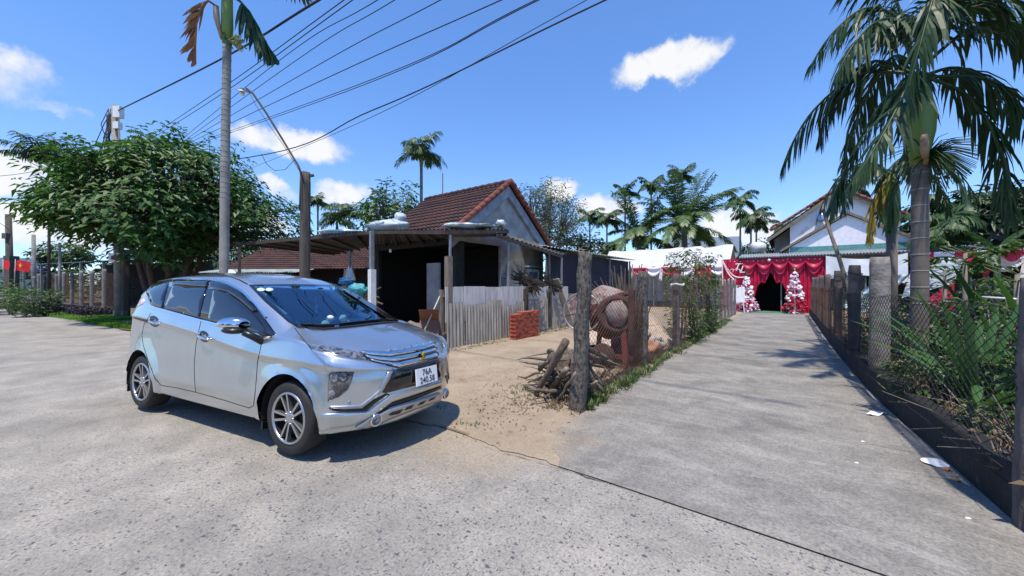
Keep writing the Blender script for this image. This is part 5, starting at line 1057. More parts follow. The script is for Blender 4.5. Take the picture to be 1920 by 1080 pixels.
mb = MB(); mb.blob(Mh @ Vector((0, .02, .03)), (.22, .13, .24), 12, 8, .25, 3, 4); mb.build('crust', MAT['cement_crust'], mx_)
Mw = Matrix.Translation((-.32, -.42, 1.0)) @ Vector((.15, -1, .05)).normalized().to_track_quat('Z', 'Y').to_matrix().to_4x4(); ring = [Mw @ Vector((.36 * math.cos(a), .36 * math.sin(a), 0)) for a in [k * math.pi / 16 for k in range(33)]]
mb = MB(); mb.tube(ring, .019, 7); mb.build('hand_wheel', MAT['bare_steel'], mx_)
mb = MB()
for a in (0.3, 1.9, 3.4, 5.0): mb.bar(Mw @ Vector((.35 * math.cos(a), .35 * math.sin(a), 0)), Mw @ Vector((0, 0, 0)), .02)
mb.build('wheel_spokes', MAT['rust'], mx_)
mb = MB()
for a, b, w_ in (((-.42, -.32, 0), (-.28, -.2, 1.15), .08), ((-.42, .5, 0), (-.28, .45, 1.1), .08), ((.5, -.35, 0), (.36, -.2, 1.35), .09), ((.5, .5, 0), (.36, .45, 1.2), .08), ((-.5, -.3, .22), (.6, -.3, .22), .07), ((-.5, .5, .22), (.6, .5, .22), .07), ((-.30, -.2, 1.05), (.4, -.2, 1.32), .08), ((-.5, -.3, .22), (-.5, .5, .22), .07)): mb.bar(a, b, w_)
mb.build('frame', MAT['mixer_red'], mx_)
mb = MB(); mb.box((.38, .05, .42), (.45, .5, .42)); mb.box((.58, -.31, .95), (.10, .06, .95)); mb.build('engine_box', MAT['rust'], mx_)
for y in (-.42, .58):
    mb = MB(); mb.lathe([(.05, -.05), (.2, -.05), (.23, 0), (.2, .05), (.05, .05)], 20, Matrix.Translation((.1, y, .23)) @ Matrix.Rotation(R(90), 4, 'X')); mb.build('wheel', MAT['rust'], mx_)
mb = MB(); mb.lathe([(.10, 0), (.14, .28), (.145, .29), (.13, .28), (.10, .02)], 16, Matrix.Translation(W(-3.05, 6.55, .0))); tag(mb.build('bucket', MAT['sack_pale']), 'pale plastic bucket under the concrete mixer', 'bucket')
mb = MB(); mb.tube([W(-3.45, 4.9, .55) + Vector((.30 * math.cos(a) * .5, .1 * math.sin(a), .0)) for a in [k * .6 for k in range(3)]], .01, 5)
# upright rods and sticks
mb = MB(); r_ = random.Random(3); c = W(-2.62, 7.35)
for k in range(46):
    a = r_.gauss(0, .14); b = r_.gauss(-.02, .12); h = r_.uniform(1.3, 1.95); o = Vector((r_.uniform(-.16, .2), r_.uniform(-.12, .2), 0)); mb.tube([c + o, c + o + Vector((a * .5, b * .5, h * .5)), c + o + Vector((a * 1.3, b, h))], [.018, .014, .009], 5)
for k in range(7):
    a = -.35 - .16 * k; mb.tube([c + Vector((-.1, 0, .9)), c + Vector((a * .4 - .1, 0, 1.3)), c + Vector((a * .75, .1, 1.62 + .05 * math.sin(k * 4)))], [.014, .012, .008], 5)
tag(mb.build('stick_bundle', MAT['wood_dark']), 'upright bundle of dark sticks beside the second fence post', 'sticks')
mat('sand', (.54, .43, .335), .95, noise_amt=.2, scale=7, bump=.3, bscale=30); mat('rubble', (.40, .38, .36), .95, noise_amt=.4, scale=9, bump=.5)
def heap(q, p, rx, ry, h, m, nm, label, cat, seed):
    mb = MB(); 
    def f(i, j):
        a = 2 * math.pi * i; x, y = rx * j * math.cos(a), ry * j * math.sin(a); z = h * (1 - j ** 1.15) * (1 + .3 * noise.noise(Vector((x * 1.6, y * 1.6, seed)))); return W(q + x, p + y, z - .02)
    mb.grid(f, 36, 12); return tag(mb.build(nm, MAT[m]), label, cat)
heap(-3.5, 9.9, 1.25, 1.6, 1.18, 'sand', 'sand_heap', 'heap of pale orange sand behind the wire fence', 'sand', 2)
mb = MB(); r_ = random.Random(8)
for k in range(120):
    a = r_.uniform(0, 6.28); d = r_.random() ** .6; s_ = r_.uniform(.04, .13); mb.blob(W(-2.75 + .35 * d * math.cos(a), 9.0 + 1.1 * d * math.sin(a), .05 + .45 * (1 - d) * r_.random()), (s_, s_ * r_.uniform(.6, 1), s_ * .7), 6, 5, .5, 2, k)
tag(mb.build('rubble', MAT['rubble']), kind='stuff')
mat('tarp_orange', (.42, .20, .13), .8, noise_amt=.3, scale=8); mb = MB(); mb.blob(W(-2.45, 8.2, .13), (.32, .2, .17), 14, 9, .8, 2.4, 9); tag(mb.build('crumpled_sack', MAT['tarp_orange']), 'crumpled terracotta sack on the ground before the third fence post', 'sack')
# driftwood and roots piled at the first post
mat('root_wood', (.20, .165, .13), .95, scale=14, col2=(.07, .053, .04), stretch=(2, 2, 1), bump=1.0, bscale=30, fac=(.35, .7)); mat('root_pale', (.32, .275, .225), .9, scale=11, col2=(.13, .10, .08), bump=.5, bscale=14)
st = W(-2.62, 4.75)
mb = MB(); mb.blob(st + Vector((0, .1, .26)), (.19, .22, .25), 18, 12, .9, 2.2, 3)
for k in range(58):                       # roots: a tangle, not a star
    r_ = random.Random(k + 200); l_ = r_.uniform(.28, .75); s0 = st + Vector((r_.gauss(0, .22), r_.gauss(.05, .26), abs(r_.gauss(.12, .16)))); d = Vector((r_.uniform(-1, 1), r_.uniform(-1, 1), r_.uniform(-.15, .75))).normalized(); pts = [s0]; rk = r_.uniform(.25, .9); bend_ = Vector((r_.uniform(-.6, .6), r_.uniform(-.6, .6), r_.uniform(-.5, .15)))
    for j in range(5): d = (d + bend_ * .35 + Vector((r_.uniform(-.2, .2), r_.uniform(-.2, .2), r_.uniform(-.2, .2)))).normalized(); pts.append(pts[-1] + d * l_ / 5)
    pts = [Vector((p.x, p.y, max(.012, p.z))) for p in pts]; mb.tube(pts, [.052 * rk * f_ for f_ in (1, .95, .8, .62, .42, .2)], 7)
tag(mb.build('tree_stump', MAT['root_wood']), 'uprooted tree stump with tangled roots at the nearest fence post', 'stump')
for i, (a, b, r0, r1, m, lab) in enumerate(((G(1005, 738), D(1062, 640, 4.6), .036, .05, 'root_wood', 'long bark covered log leaning against the nearest fence post'), (G(1045, 752), D(1078, 700, 4.3), .018, .012, 'root_pale', 'thin pale stick leaning before the nearest fence post'),
        (D(1097, 668, 4.9), G(1150, 690) + Vector((0, 0, .1)), .042, .03, 'root_wood', 'thick grey branch lying right of the nearest post'), (D(1098, 690, 4.7), D(1132, 738, 4.75), .035, .022, 'root_wood', 'bent root reaching to the verge right of the nearest post'),
        (G(1035, 720) + Vector((0, 0, .05)), G(1085, 700) + Vector((0, 0, .16)), .045, .038, 'root_pale', 'short pale log end under the leaning log'), (G(1040, 735) + Vector((0, 0, .06)), D(1062, 690, 4.6), .05, .035, 'root_pale', 'stubby pale root upright under the leaning log'), (D(1096, 650, 5.0), D(1138, 672, 5.2), .035, .03, 'root_wood', 'upper branch crossing behind the wire mesh'), (G(1085, 738) + Vector((0, 0, .05)), D(1120, 717, 4.6), .028, .02, 'root_pale', 'small pale branch low beside the nearest post'))):
    a, b = Vector(a), Vector(b); r_ = random.Random(i); pts = [a.lerp(b, t / 5) + Vector((r_.uniform(-1, 1), r_.uniform(-1, 1), r_.uniform(-1, 1))) * (.012 if i else .006) for t in range(6)]; mb = MB(); mb.tube(pts, [r0 + (r1 - r0) * t / 5 + r_.uniform(-.004, .004) for t in range(6)], 9); tag(mb.build('branch', MAT[m]), lab, 'branch', 'driftwood piled at the first fence post')
# ------------------------------------------------------------------ litter
mat('paper_white', (.82, .83, .84), .7, noise_amt=.05); mat('peel_orange', (.62, .19, .03), .5, noise_amt=.2)
def paper(px, py, sx, sy, label, seed, rot=0):
    c = G(px, py, .012); mb = MB(); mb.grid(lambda i, j: c + Matrix.Rotation(rot, 3, 'Z') @ Vector(((i - .5) * sx * (1 - .4 * abs(j - .5)), (j - .5) * sy * (.6 + .5 * math.sin(i * 3)), .004 + .03 * (noise.noise(Vector((i * 2, j * 2, seed))) + .35) * 1)), 8, 6); tag(mb.build('paper_scrap', MAT['paper_white']), label, 'litter', 'litter along the right edge of the path')
paper(1752, 870, .17, .15, 'white crumpled paper plate near the orange peel', 1); paper(1641, 777, .26, .10, 'flat white paper strip on the path near the concrete post', 4, .3)
for px, py, s_, lab in ((1776, 882, .03, 'piece of orange peel touching the paper plate'), (1794, 902, .024, 'orange peel lying nearest the black wall'), (1690, 813, .018, 'small orange scrap near the middle of the path edge')):
    mb = MB(); c = G(px, py, .01); mb.grid(lambda i, j: c + Vector((s_ * 1.6 * (i - .5), s_ * (j - .5) * 1.4, .006 + s_ * .6 * math.sin(math.pi * i) * (1 - abs(j - .5)))), 8, 5); tag(mb.build('orange_peel', MAT['peel_orange']), lab, 'litter', 'litter along the right edge of the path')
for px, py, lab in ((1815, 972, 'tiny white pebble like scrap near the bottom of the path'), (1606, 868, 'tiny white scrap left of the paper plate'), (1618, 828, 'tiny white scrap above the left one on the path')):
    mb = MB(); mb.blob(G(px, py, .01), (.016, .011, .008), 8, 5, .4, 2, px); tag(mb.build('paper_scrap', MAT['paper_white']), lab, 'litter', 'litter along the right edge of the path')
# ------------------------------------------------------------------ poles, lamp, wires, flags
mat('pole_wood', (.11, .095, .08), .92, scale=5, col2=(.045, .038, .032), fac=(.35, .7), stretch=(6, 6, .6), bump=.4); mat('lamp_enamel', (.25, .25, .22), .5, .4); mat('meter_white', (.70, .71, .70), .5, noise_amt=.1); mat('wire_black', (.012, .013, .018), .6)
lamp = empty('street_lamp', 'old wooden lamp pole with thin slanting arm and enamel shade', 'street lamp', (D(571, 600, 8.1).x, 8.1, 0))
b = Vector((0, 0, 0)); top = D(572.5, 323, 8.1) - lamp.location
rough_post((0, 0, 0), top, .215, 'pole_wood', 'pole', lamp, .92, 90, .008)
LP = lambda px, py, Y=8.1: D(px, py, Y) - lamp.location
arm = [LP(566, 330, 7.96), LP(560, 312, 7.96), LP(530, 262, 7.96), LP(500, 213, 7.96), LP(474, 175, 7.96), LP(462, 166, 7.96)]
mb = MB(); mb.tube(arm, .022, 8); mb.tube([LP(562, 395, 7.96), LP(564, 320, 7.96)], .018, 6); mb.build('arm', MAT['pole_wood'], lamp)
mb = MB(); mb.bar(LP(577, 330), LP(588, 329), .05); mb.build('bracket', MAT['iron_dark'], lamp)
dirn = (LP(452, 178, 7.9) - LP(456, 168, 7.96)).normalized(); Ms = Matrix.Translation(LP(455, 170, 7.95)) @ Vector((.25, -.35, 1)).normalized().to_track_quat('Z', 'Y').to_matrix().to_4x4()
mb = MB(); mb.lathe([(.02, .05), (.04, .04), (.135, -.005), (.14, -.015), (.13, -.012), (.03, .02)], 24, Ms, cap=False); mb.build('lamp_shade', MAT['lamp_enamel'], lamp)
mb = MB(); mb.blob(Ms @ Vector((0, 0, -.055)), (.042, .042, .055), 12, 8, 0); mb.build('bulb', MAT['bulb_glass'], lamp)
mb = MB(); mb.tube([LP(466, 170, 7.94), LP(480, 198, 7.94), LP(500, 228, 7.94), LP(530, 270, 7.94), LP(560, 318, 7.94)], .005, 5); mb.tube([LP(552, 300, 7.9), LP(535, 318, 7.8), LP(515, 320, 7.7), LP(500, 308, 7.6), LP(490, 288, 7.5)], .006, 5); mb.build('lamp_cable', MAT['wire_black'], lamp)
up_ = empty('utility_pole', 'tall concrete utility pole with meter boxes rising behind the leafy tree', 'utility pole', G(226, 597))
pt = D(216, 198, 16.6) - up_.location
mb = MB(); mb.tube([Vector((0, 0, -.2)), Vector(pt)], [.19, .13], 12); mb.build('pole', MAT['pole_concrete'], up_)
for k, (dx, dz, s_) in enumerate(((.26, -.35, (.30, .22, .5)), (.22, -.95, (.24, .2, .3)))): mb = MB(); mb.box(pt + Vector((dx, -.1, dz)), s_); mb.build('meter_box', MAT['meter_white'], up_)
mb = MB(); mb.bar(pt + Vector((-.2, 0, -.45)), pt + Vector((-.2, 0, -1.1)), .2, .18); r_ = random.Random(2)
for k in range(16):
    a = pt + Vector((r_.uniform(-.25, .1), -.1, r_.uniform(-1.1, -.1))); mb.tube([a, a + Vector((r_.uniform(-.5, .1), 0, -.7)), a + Vector((r_.uniform(-1.1, .25), .1, r_.uniform(-2.6, -1.4)))], .016, 5)
mb.build('cable_bundle', MAT['wire_black'], up_)
mat('sign_pink', (.80, .80, .80), .5, scale=9, detail=2, col2=(.72, .10, .14), fac=(.5, .58)); mb = MB(); mb.box(D(214, 483, 16.1) - up_.location, (.46, .03, .38)); sg = mb.build('notice_board', MAT['meter_white'], up_)
mb = MB(); mb.prism([D(x, y, 16.07) - up_.location for x, y in ((207, 486), (209, 480), (213, 479), (216, 475), (219, 480), (222, 481), (222, 487), (215, 488))], (0, -.006, 0)); mb.build('notice_print', MAT['mixer_red'], sg)
rough_post(G(236, 597), D(236, 468, 16.7), .34, 'pole_wood', 'post', None, .95, 95, .01); o = [x for x in C.objects if x.name.startswith('post') and x.parent is None][-1]; o.name = 'wooden_post'; tag(o, 'stout dark wooden post beside the concrete utility pole', 'post')
for px, y0, Y, r0, lab, nm, m in ((20, 402, 24, .19, 'dark wooden pole with red flags at its foot at far left', 'wooden_pole', 'pole_wood'), (63, 440, 34, .17, 'slim grey pole beyond the far shed', 'utility_pole', 'pole_concrete'), (830, 325, 40, .08, 'thin bare mast sticking up behind the tiled roof', 'mast', 'pole_wood'), (112, 455, 22, .08, 'pale slim trunk like post before the far shed', 'post', 'pole_concrete')):
    x = (px - 960) / FPX * Y; mb = MB(); mb.tube([(x, Y, -.2), (x - (.15 if px == 20 else 0), Y, D(px, y0, Y).z)], [r0, r0 * .75], 9)
    if px == 20: mb.box((x - .1, Y - .15, D(18, 443, Y).z), (.3, .2, .35)); mb.bar((x + .05, Y, -.2), (x + .05, Y, D(px, 480, Y).z), .5, .4)
    tag(mb.build(nm, MAT[m]), lab, 'pole')
mat('flag_red', (.62, .012, .02), .7, noise_amt=.15); mat('flag_yellow', (.80, .58, .03), .7)
for px, py, Y, w_, h_, lab, rot in ((41, 499, 22, .72, .62, 'red flag with yellow star hanging right of the dark pole', .2), (10, 496, 23, .62, .5, 'red flag with yellow star left of the dark pole', -.3)):
    f_ = empty('flag', lab, 'flag', D(px, py, Y), rot); mb = MB()
    fz = lambda i, j: Vector(((i - .5) * w_ + .10 * (j - .5), .07 * math.sin(i * 7 + j * 2), (j - .5) * h_ - .12 * (1 - i) * (1 - j) * 0 + .05 * math.sin(i * 5)))
    mb.grid(fz, 14, 8); mb.build('cloth', MAT['flag_red'], f_); mb = MB(); pts_ = [fz(.5 + (.17 if k % 2 == 0 else .068) * math.sin(k * .6283) * .9, .5 + (.24 if k % 2 == 0 else .095) * math.cos(k * .6283)) + Vector((0, -.025, 0)) for k in range(10)]
    mb.add(pts_ + [fz(.5, .5) + Vector((0, -.03, 0))], [(k, (k + 1) % 10, 10) for k in range(10)]); mb.build('star', MAT['flag_yellow'], f_)
    mb = MB(); mb.tube([(-w_ / 2 - .05, .05, -1.6), (-w_ / 2 + .05, 0, h_ / 2 + .1)], .016, 6); mb.build('flagpole', MAT['wood_pale'], f_)
def py_end(pts): return pts[-1][1]
def wire(pts, r, label, grp, sag=0.0, beyond=None):
    P = [D(*p) for p in pts]; a = P[0] + (P[0] - P[1]) * .0; e = P[-1] + (P[-1] - P[-2]) * 1.6; P = P + ([e] if r > .0125 or py_end(pts) < 5 else []); out = []
    for i in range(len(P) - 1):
        p0, p1, p2, p3 = P[max(i - 1, 0)], P[i], P[i + 1], P[min(i + 2, len(P) - 1)]
        for k in range(12): t = k / 12; out.append(.5 * (2 * p1 + (p2 - p0) * t + (2 * p0 - 5 * p1 + 4 * p2 - p3) * t * t + (3 * p1 - 3 * p2 + p3 - p0) * t ** 3))
    out.append(P[-1]); mb = MB(); mb.tube(out, r, 6); return tag(mb.build('overhead_wire', MAT['wire_black']), label, 'cable', grp)
WG = 'overhead wires crossing the sky'
wire([(222, 207, 16.4), (420, 108, 10.5), (598, 0, 7.4)], .024, 'thick black cable from the utility pole top up across the palm trunk', WG)
wire([(60, 325, 30), (430, 300, 15), (700, 206, 10.2), (1135, 0, 6.6)], .017, 'twisted black cable passing lowest over the lamp arm', WG)
for (pl_, r_) in (([(272, 262, 34), (420, 163, 21), (645, 0, 13)], .018), ([(278, 264, 34), (425, 170, 21), (661, 0, 13)], .018), ([(330, 270, 34), (531, 108, 18), (708, 0, 13)], .016), ([(336, 271, 34), (560, 110, 18), (740, 0, 13)], .016), ([(345, 268, 34), (600, 120, 18), (826, 0, 13)], .018), ([(350, 270, 34), (620, 143, 18), (940, 0, 12)], .02), ([(356, 272, 34), (700, 148, 16), (1004, 0, 11)], .017), ([(360, 274, 34), (690, 156, 16), (1010, 0, 11)], .017), ([(455, 322, 24), (700, 218, 13), (1100, 0, 8.5)], .010)):
    wire(pl_, r_, 'thin black power line slanting up to the right across the blue sky', WG)
for pl_ in ([(-60, 335, 20), (20, 328, 19), (60, 322, 18)], [(-40, 395, 22), (10, 425, 23), (22, 440, 24)], [(22, 410, 24), (60, 420, 20), (210, 350, 16.8)]):
    wire(pl_, .012, 'thin service wire running between the poles at the far left', 'service wires at the far left')
wire([(440, 375, 40), (640, 388, 36), (760, 390, 34)], .014, 'faint distant wire above the lean-to roof', None) if False else None
# ------------------------------------------------------------------ foliage
leafmat('leaf_big', (.022, .072, .015), (.095, .185, .040), .5, .26); leafmat('areca_leaf', (.012, .037, .010), (.038, .082, .022), .5, .18); leafmat('areca_far', (.022, .060, .016), (.060, .115, .030), .5, .22)
leafmat('coco_leaf', (.045, .095, .026), (.125, .185, .06), .45, .22); leafmat('dead_leaf', (.25, .095, .03), (.42, .20, .07), .7, .3); leafmat('bush_leaf', (.025, .07, .014), (.085, .15, .030), .5, .22); leafmat('bush_red', (.16, .05, .03), (.20, .16, .04), .5, .25)
leafmat('grass_blade', (.05, .15, .012), (.13, .27, .025), .6, .3); leafmat('purple_leaf', (.012, .010, .020), (.040, .030, .055), .6, .15); leafmat('seedling_leaf', (.028, .090, .018), (.085, .180, .038), .35, .25); leafmat('yellow_leaf', (.20, .19, .03), (.34, .26, .06), .5, .3); leafmat('dry_leaf', (.085, .055, .034), (.21, .15, .095), .8, .15); leafmat('dark_leaf', (.012, .035, .012), (.035, .07, .025), .5, .15); leafmat('feather_leaf', (.035, .075, .028), (.085, .125, .05), .5, .2)
mat('palm_trunk', (.30, .295, .27), .9, scale=3, col2=(.17, .165, .15), fac=(.35, .7), bump=.3); mat('palm_ring', (.29, .28, .255), .9); mat('crownshaft', (.20, .27, .035), .45, scale=2, col2=(.11, .17, .03), fac=(.3, .7), stretch=(3, 3, .5)); mat('trunk_dark', (.085, .06, .045), .95, noise_amt=.4, scale=6, bump=.5); mat('trunk_far', (.20, .185, .16), .9); mat('palm_trunk_dark', (.20, .175, .15), .9, scale=3, col2=(.10, .085, .075), fac=(.3, .7), bump=.3)
mat('spathe', (.42, .30, .19), .8, noise_amt=.3); mat('areca_fruit', (.06, .11, .03), .5); mat('flower_cream', (.42, .45, .20), .7)
def leaf2(mb, b, d, n, l, w, droop=.3):                   # one leaf: two folded halves, tip drooping
    d = d.normalized(); s = d.cross(n); s = s.normalized() if s.length > 1e-4 else d.orthogonal().normalized(); n = s.cross(d)
    m = b + d * l * .5; t = b + d * l * .96 - Vector((0, 0, l * droop)); dn = n * (-w * .14)
    k = len(mb.v); mb.v += [b, m + s * w / 2 + dn * -1, m + dn, m - s * w / 2 + dn * -1, t]
    for f in ((0, 1, 2), (0, 2, 3), (1, 4, 2), (2, 4, 3)): mb.f.append(tuple(k + i for i in f)); mb.m.append(mb.mi); mb.sm.append(False)
def blade(mb, b, d, s, l, w, grav, segs=3):               # a strap: leaflet of a palm frond
    pts = []; p = b; dd = d.normalized()
    for i in range(segs + 1):
        pts.append(p); dd = (dd + Vector((0, 0, -grav / segs))).normalized(); p = p + dd * l / segs
    k = len(mb.v); ws = [.55, 1, .8, 0] if segs == 3 else [.6, 1, 0]
    for i, q in enumerate(pts[:-1]): mb.v += [q + s * w / 2 * ws[i], q - s * w / 2 * ws[i]]
    mb.v.append(pts[-1])
    for i in range(segs - 1): mb.f.append((k + 2 * i, k + 2 * i + 2, k + 2 * i + 3, k + 2 * i + 1)); mb.m.append(mb.mi); mb.sm.append(False)
    e = k + 2 * (segs - 1); mb.f.append((e, e + 2, e + 1)); mb.m.append(mb.mi); mb.sm.append(False)
def frond(mb, o, az, el, L_, bend, nl, lw, ll, grav, r_, segs=3, fold=.5, rr=.016, spread=1.0):
    """a feather leaf: arching midrib from o with two rows of leaflets"""
    d = Vector((math.cos(az) * math.cos(el), math.sin(az) * math.cos(el), math.sin(el))); p = Vector(o); pts = [p]; ds = [d]; n = 12
    for i in range(n):
        d = (d + Vector((0, 0, -bend / n * (.5 + i / n)))).normalized(); p = p + d * L_ / n; pts.append(p); ds.append(d)
    mb.tube(pts, [rr * (1 - .8 * i / n) for i in range(n + 1)], 4, False)
    for i in range(nl):
        t = .10 + .90 * (i + r_.random() * .5) / nl; k = min(n - 1, int(t * n)); f = t * n - k; b = pts[k].lerp(pts[k + 1], f); dd = ds[k].lerp(ds[k + 1], f).normalized()
        side = dd.cross(Vector((0, 0, 1))); side = side.normalized() if side.length > 1e-3 else Vector((1, 0, 0)); upv = side.cross(dd)
        l_ = ll * (math.sin(math.pi * min(1, .16 + .80 * t)) ** .6) * r_.uniform(.82, 1.12)
        for s in (-1, 1):
            q = (side * s * spread + dd * (.45 + .5 * t) + upv * fold * r_.uniform(.2, 1)).normalized(); blade(mb, b, q, (dd - q * dd.dot(q)).normalized(), l_, lw * r_.uniform(.7, 1.2), grav * r_.uniform(.6, 1.4), segs)
    return pts
def areca(px, pyc, Y, label, z0=0, r0=.09, L_=2.0, nf=9, m='areca_far', tm='trunk_far', seed=0, nl=26, lw=.075, ll=.78, grav=1.6, group=None, bend=2.0, shaft=.9, cat='palm tree', lean=0, el=(.25, 1.4)):
    L_ *= .95; lw *= 1.15 if Y > 35 else 1; nf += 4; X = (px - 960) / FPX * Y; zc = D(px, pyc, Y).z; r_ = random.Random(seed); t = empty('areca_palm', label, cat, (X - lean, Y, z0), 0, group); top = Vector((lean, 0, zc - z0))
    mb = MB(); mb.tube([Vector((0, 0, -.2)), Vector((lean * .45, 0, (zc - z0) * .5)), top - Vector((lean * .1, 0, shaft))], [r0 * 1.15, r0, r0 * .85], 9); mb.build('trunk', MAT[tm], t)
    mb = MB(); mb.tube([top - Vector((lean * .1, 0, shaft)), top - Vector((0, 0, shaft * .6)), top], [r0 * 1.0, r0 * 1.25, r0 * .6], 8); mb.build('crownshaft', MAT['crownshaft'], t)
    mb = MB()
    for k in range(nf): frond(mb, top, k * 2.399 + r_.uniform(-.25, .25), el[0] + (el[1] - el[0]) * ((k * .7549) % 1), L_ * r_.uniform(.85, 1.1), bend * r_.uniform(.8, 1.2), nl, lw, ll, grav, r_, 2)
    mb.build('crown', MAT[m], t); return t
# --- tall palm behind the car
lpY = 8.3; P0 = Vector(((420 - 960) / FPX * lpY, lpY, 0)); lpm = empty('areca_palm', 'tall slender palm behind the car with one dead orange frond', 'palm tree', P0)
tz = lambda y: CAM_H + (HOR - y) / FPX * lpY; xo = lambda x: (x - 420) / FPX * lpY
mb = MB(); n = 60; prof = []; vs_ = []
for i in range(n + 1):
    z = tz(82) * i / n; prof.append((Vector((xo(420) + xo(426) * (i / n) ** 2, 0, z)), .098 - .02 * i / n + (.005 if i % 2 else 0)))
mb.tube([p for p, r in prof], [r for p, r in prof], 14); mb.mi = 1
for i in range(30, n, 1):
    p, r = prof[i]; mb.lathe([(r + .001, -.006), (r + .006, 0), (r + .001, .006)], 14, Matrix.Translation(p), cap=False)
mb.build('trunk', [MAT['palm_trunk'], MAT['palm_ring']], lpm)
tp = Vector((xo(426), 0, tz(82))); mb = MB(); mb.tube([tp, tp + Vector((.0, 0, .35)), tp + Vector((0, 0, 1.2)), tp + Vector((0, 0, 1.9))], [.095, .115, .105, .07], 12); mb.build('crownshaft', MAT['crownshaft'], lpm)
r_ = random.Random(11); C0 = tp + Vector((0, 0, 1.85))
def hang(mb, path, nl, ll, lw, dirs, r_, grav=.6):         # a hanging frond: leaflets falling from a given midrib
    path = [Vector(p) for p in path]; mb.tube(path, [.03 - .022 * i / (len(path) - 1) for i in range(len(path))], 5, False); m = len(path) - 1
    for i in range(nl):
        t = .22 + .78 * i / nl; k = min(m - 1, int(t * m)); f = t * m - k; b = path[k].lerp(path[k + 1], f); dd = (path[k + 1] - path[k]).normalized()
        for d in dirs: q = (Vector(d) + dd * .6 + Vector((r_.uniform(-.25, .25), r_.uniform(-.5, .5), r_.uniform(-.25, .25)))).normalized(); blade(mb, b, q, (dd - q * dd.dot(q)).normalized(), ll * (math.sin(math.pi * min(1, .22 + .72 * t))) * r_.uniform(.75, 1.1), lw, grav)
LPX = lambda x, y, dy=0: Vector((xo(x), dy, tz(y)))
mb = MB(); hang(mb, [LPX(416, 20, -.1), LPX(404, 14, -.2), LPX(396, 28, -.25), LPX(386, 60, -.25), LPX(381, 95, -.2), LPX(378, 128, -.15)], 26, .62, .075, [(-1, -.1, -.25), (-.8, .3, -.5)], r_, .35); mb.build('dead_frond', MAT['dead_leaf'], lpm)
mb = MB(); mb.tube([LPX(412, 18, -.1), LPX(414, 40, -.12), LPX(420, 78, -.08)], [.05, .06, .02], 8); mb.build('dead_sheath', MAT['spathe'], lpm)
mb = MB(); hang(mb, [LPX(438, -6, 0), LPX(452, 4, 0), LPX(468, 22, 0), LPX(486, 55, 0), LPX(504, 88, 0), LPX(520, 112, 0)], 34, .78, .085, [(-.5, .1, -1), (.35, -.2, -1)], r_, .6); hang(mb, [LPX(436, 0, .2), LPX(448, 4, .3), LPX(462, 30, .4), LPX(474, 60, .4), LPX(488, 96, .4)], 24, .7, .08, [(-.4, .1, -1), (.3, -.2, -1)], r_, .6); mb.build('drooping_frond', MAT['areca_leaf'], lpm)
mb = MB()
for k in range(9): frond(mb, C0, k * 2.399 + .6, .55 + .8 * ((k * .7549) % 1), 1.9, 1.1, 26, .075, .62, .9, r_, 3)
mb.build('crown', MAT['areca_leaf'], lpm)
mb = MB()
for k in range(60):
    d = Vector((1, r_.uniform(-.6, .6), r_.uniform(-1.1, .25))).normalized(); mb.tube([tp + Vector((.08, -.06, .05)), tp + Vector((.08, -.06, .05)) + d * r_.uniform(.15, .36)], [.010, .016], 4)
mb.build('flower_cluster', MAT['flower_cream'], lpm)
mb = MB(); hang(mb, [LPX(428, 70, -.15), LPX(438, 84, -.2), LPX(448, 100, -.2)], 9, .25, .03, [(.5, 0, -.6), (-.2, 0, -.8)], r_); mb.build('small_frond', MAT['areca_far'], lpm)
# --- large palm behind the right fence
ryY = 5.6; RP = Vector(((1722 - 960) / FPX * ryY, ryY, .18)); rp2 = empty('areca_palm', 'large palm with swollen green crownshaft behind the right fence', 'palm tree', RP)
rz2 = lambda y: CAM_H + (HOR - y) / FPX * ryY - .18; rx2 = lambda x: (x - 1722) / FPX * ryY; RX = lambda x, y, dy=0: Vector((rx2(x), dy, rz2(y)))
prof = [(Vector((rx2(1722 + 3 * math.sin(i / 40 * 2)), 0, -.1 + (rz2(305) + .1) * i / 40)), .104 - .010 * i / 40 + (.004 if i % 2 else 0)) for i in range(41)]
mb = MB(); mb.tube([p for p, r in prof], [r for p, r in prof], 14); mb.mi = 1
for i in range(14, 40, 3): p, r = prof[i]; mb.lathe([(r + .001, -.009), (r + .006, 0), (r + .001, .009)], 14, Matrix.Translation(p), cap=False)
mb.build('trunk', [MAT['palm_trunk_dark'], MAT['palm_ring']], rp2)
mb = MB(); mb.tube([RX(1725, 310), RX(1724, 285), RX(1725, 250), RX(1726, 215), RX(1725, 180), RX(1723, 150)], [.105, .12, .165, .175, .12, .07], 16); mb.build('crownshaft', MAT['crownshaft'], rp2)
mb = MB(); mb.tube([RX(1692, 268, -.3), RX(1706, 288, -.2), RX(1722, 312, -.1)], [.035, .05, .03], 8); mb.build('spathe', MAT['spathe'], rp2)
mb = MB(); r_ = random.Random(4)
for k in range(150):
    d = Vector((r_.uniform(-.4, 1), r_.uniform(-1, .6), r_.uniform(-.7, .4))).normalized(); a = RX(1726, 292, -.08); mb.tube([a, a + d * .28, a + d * .5 + Vector((0, 0, -.14))], [.008, .006, .004], 4)
mb.mi = 1
for k in range(40): mb.blob(RX(1740 + r_.uniform(-12, 25), 318 + r_.uniform(-12, 22), r_.uniform(-.2, .1)), .022, 6, 4, 0)
mb.build('fruit_stalks', [MAT['areca_far'], MAT['areca_fruit']], rp2)
CC = RX(1723, 140)
r_ = random.Random(77)
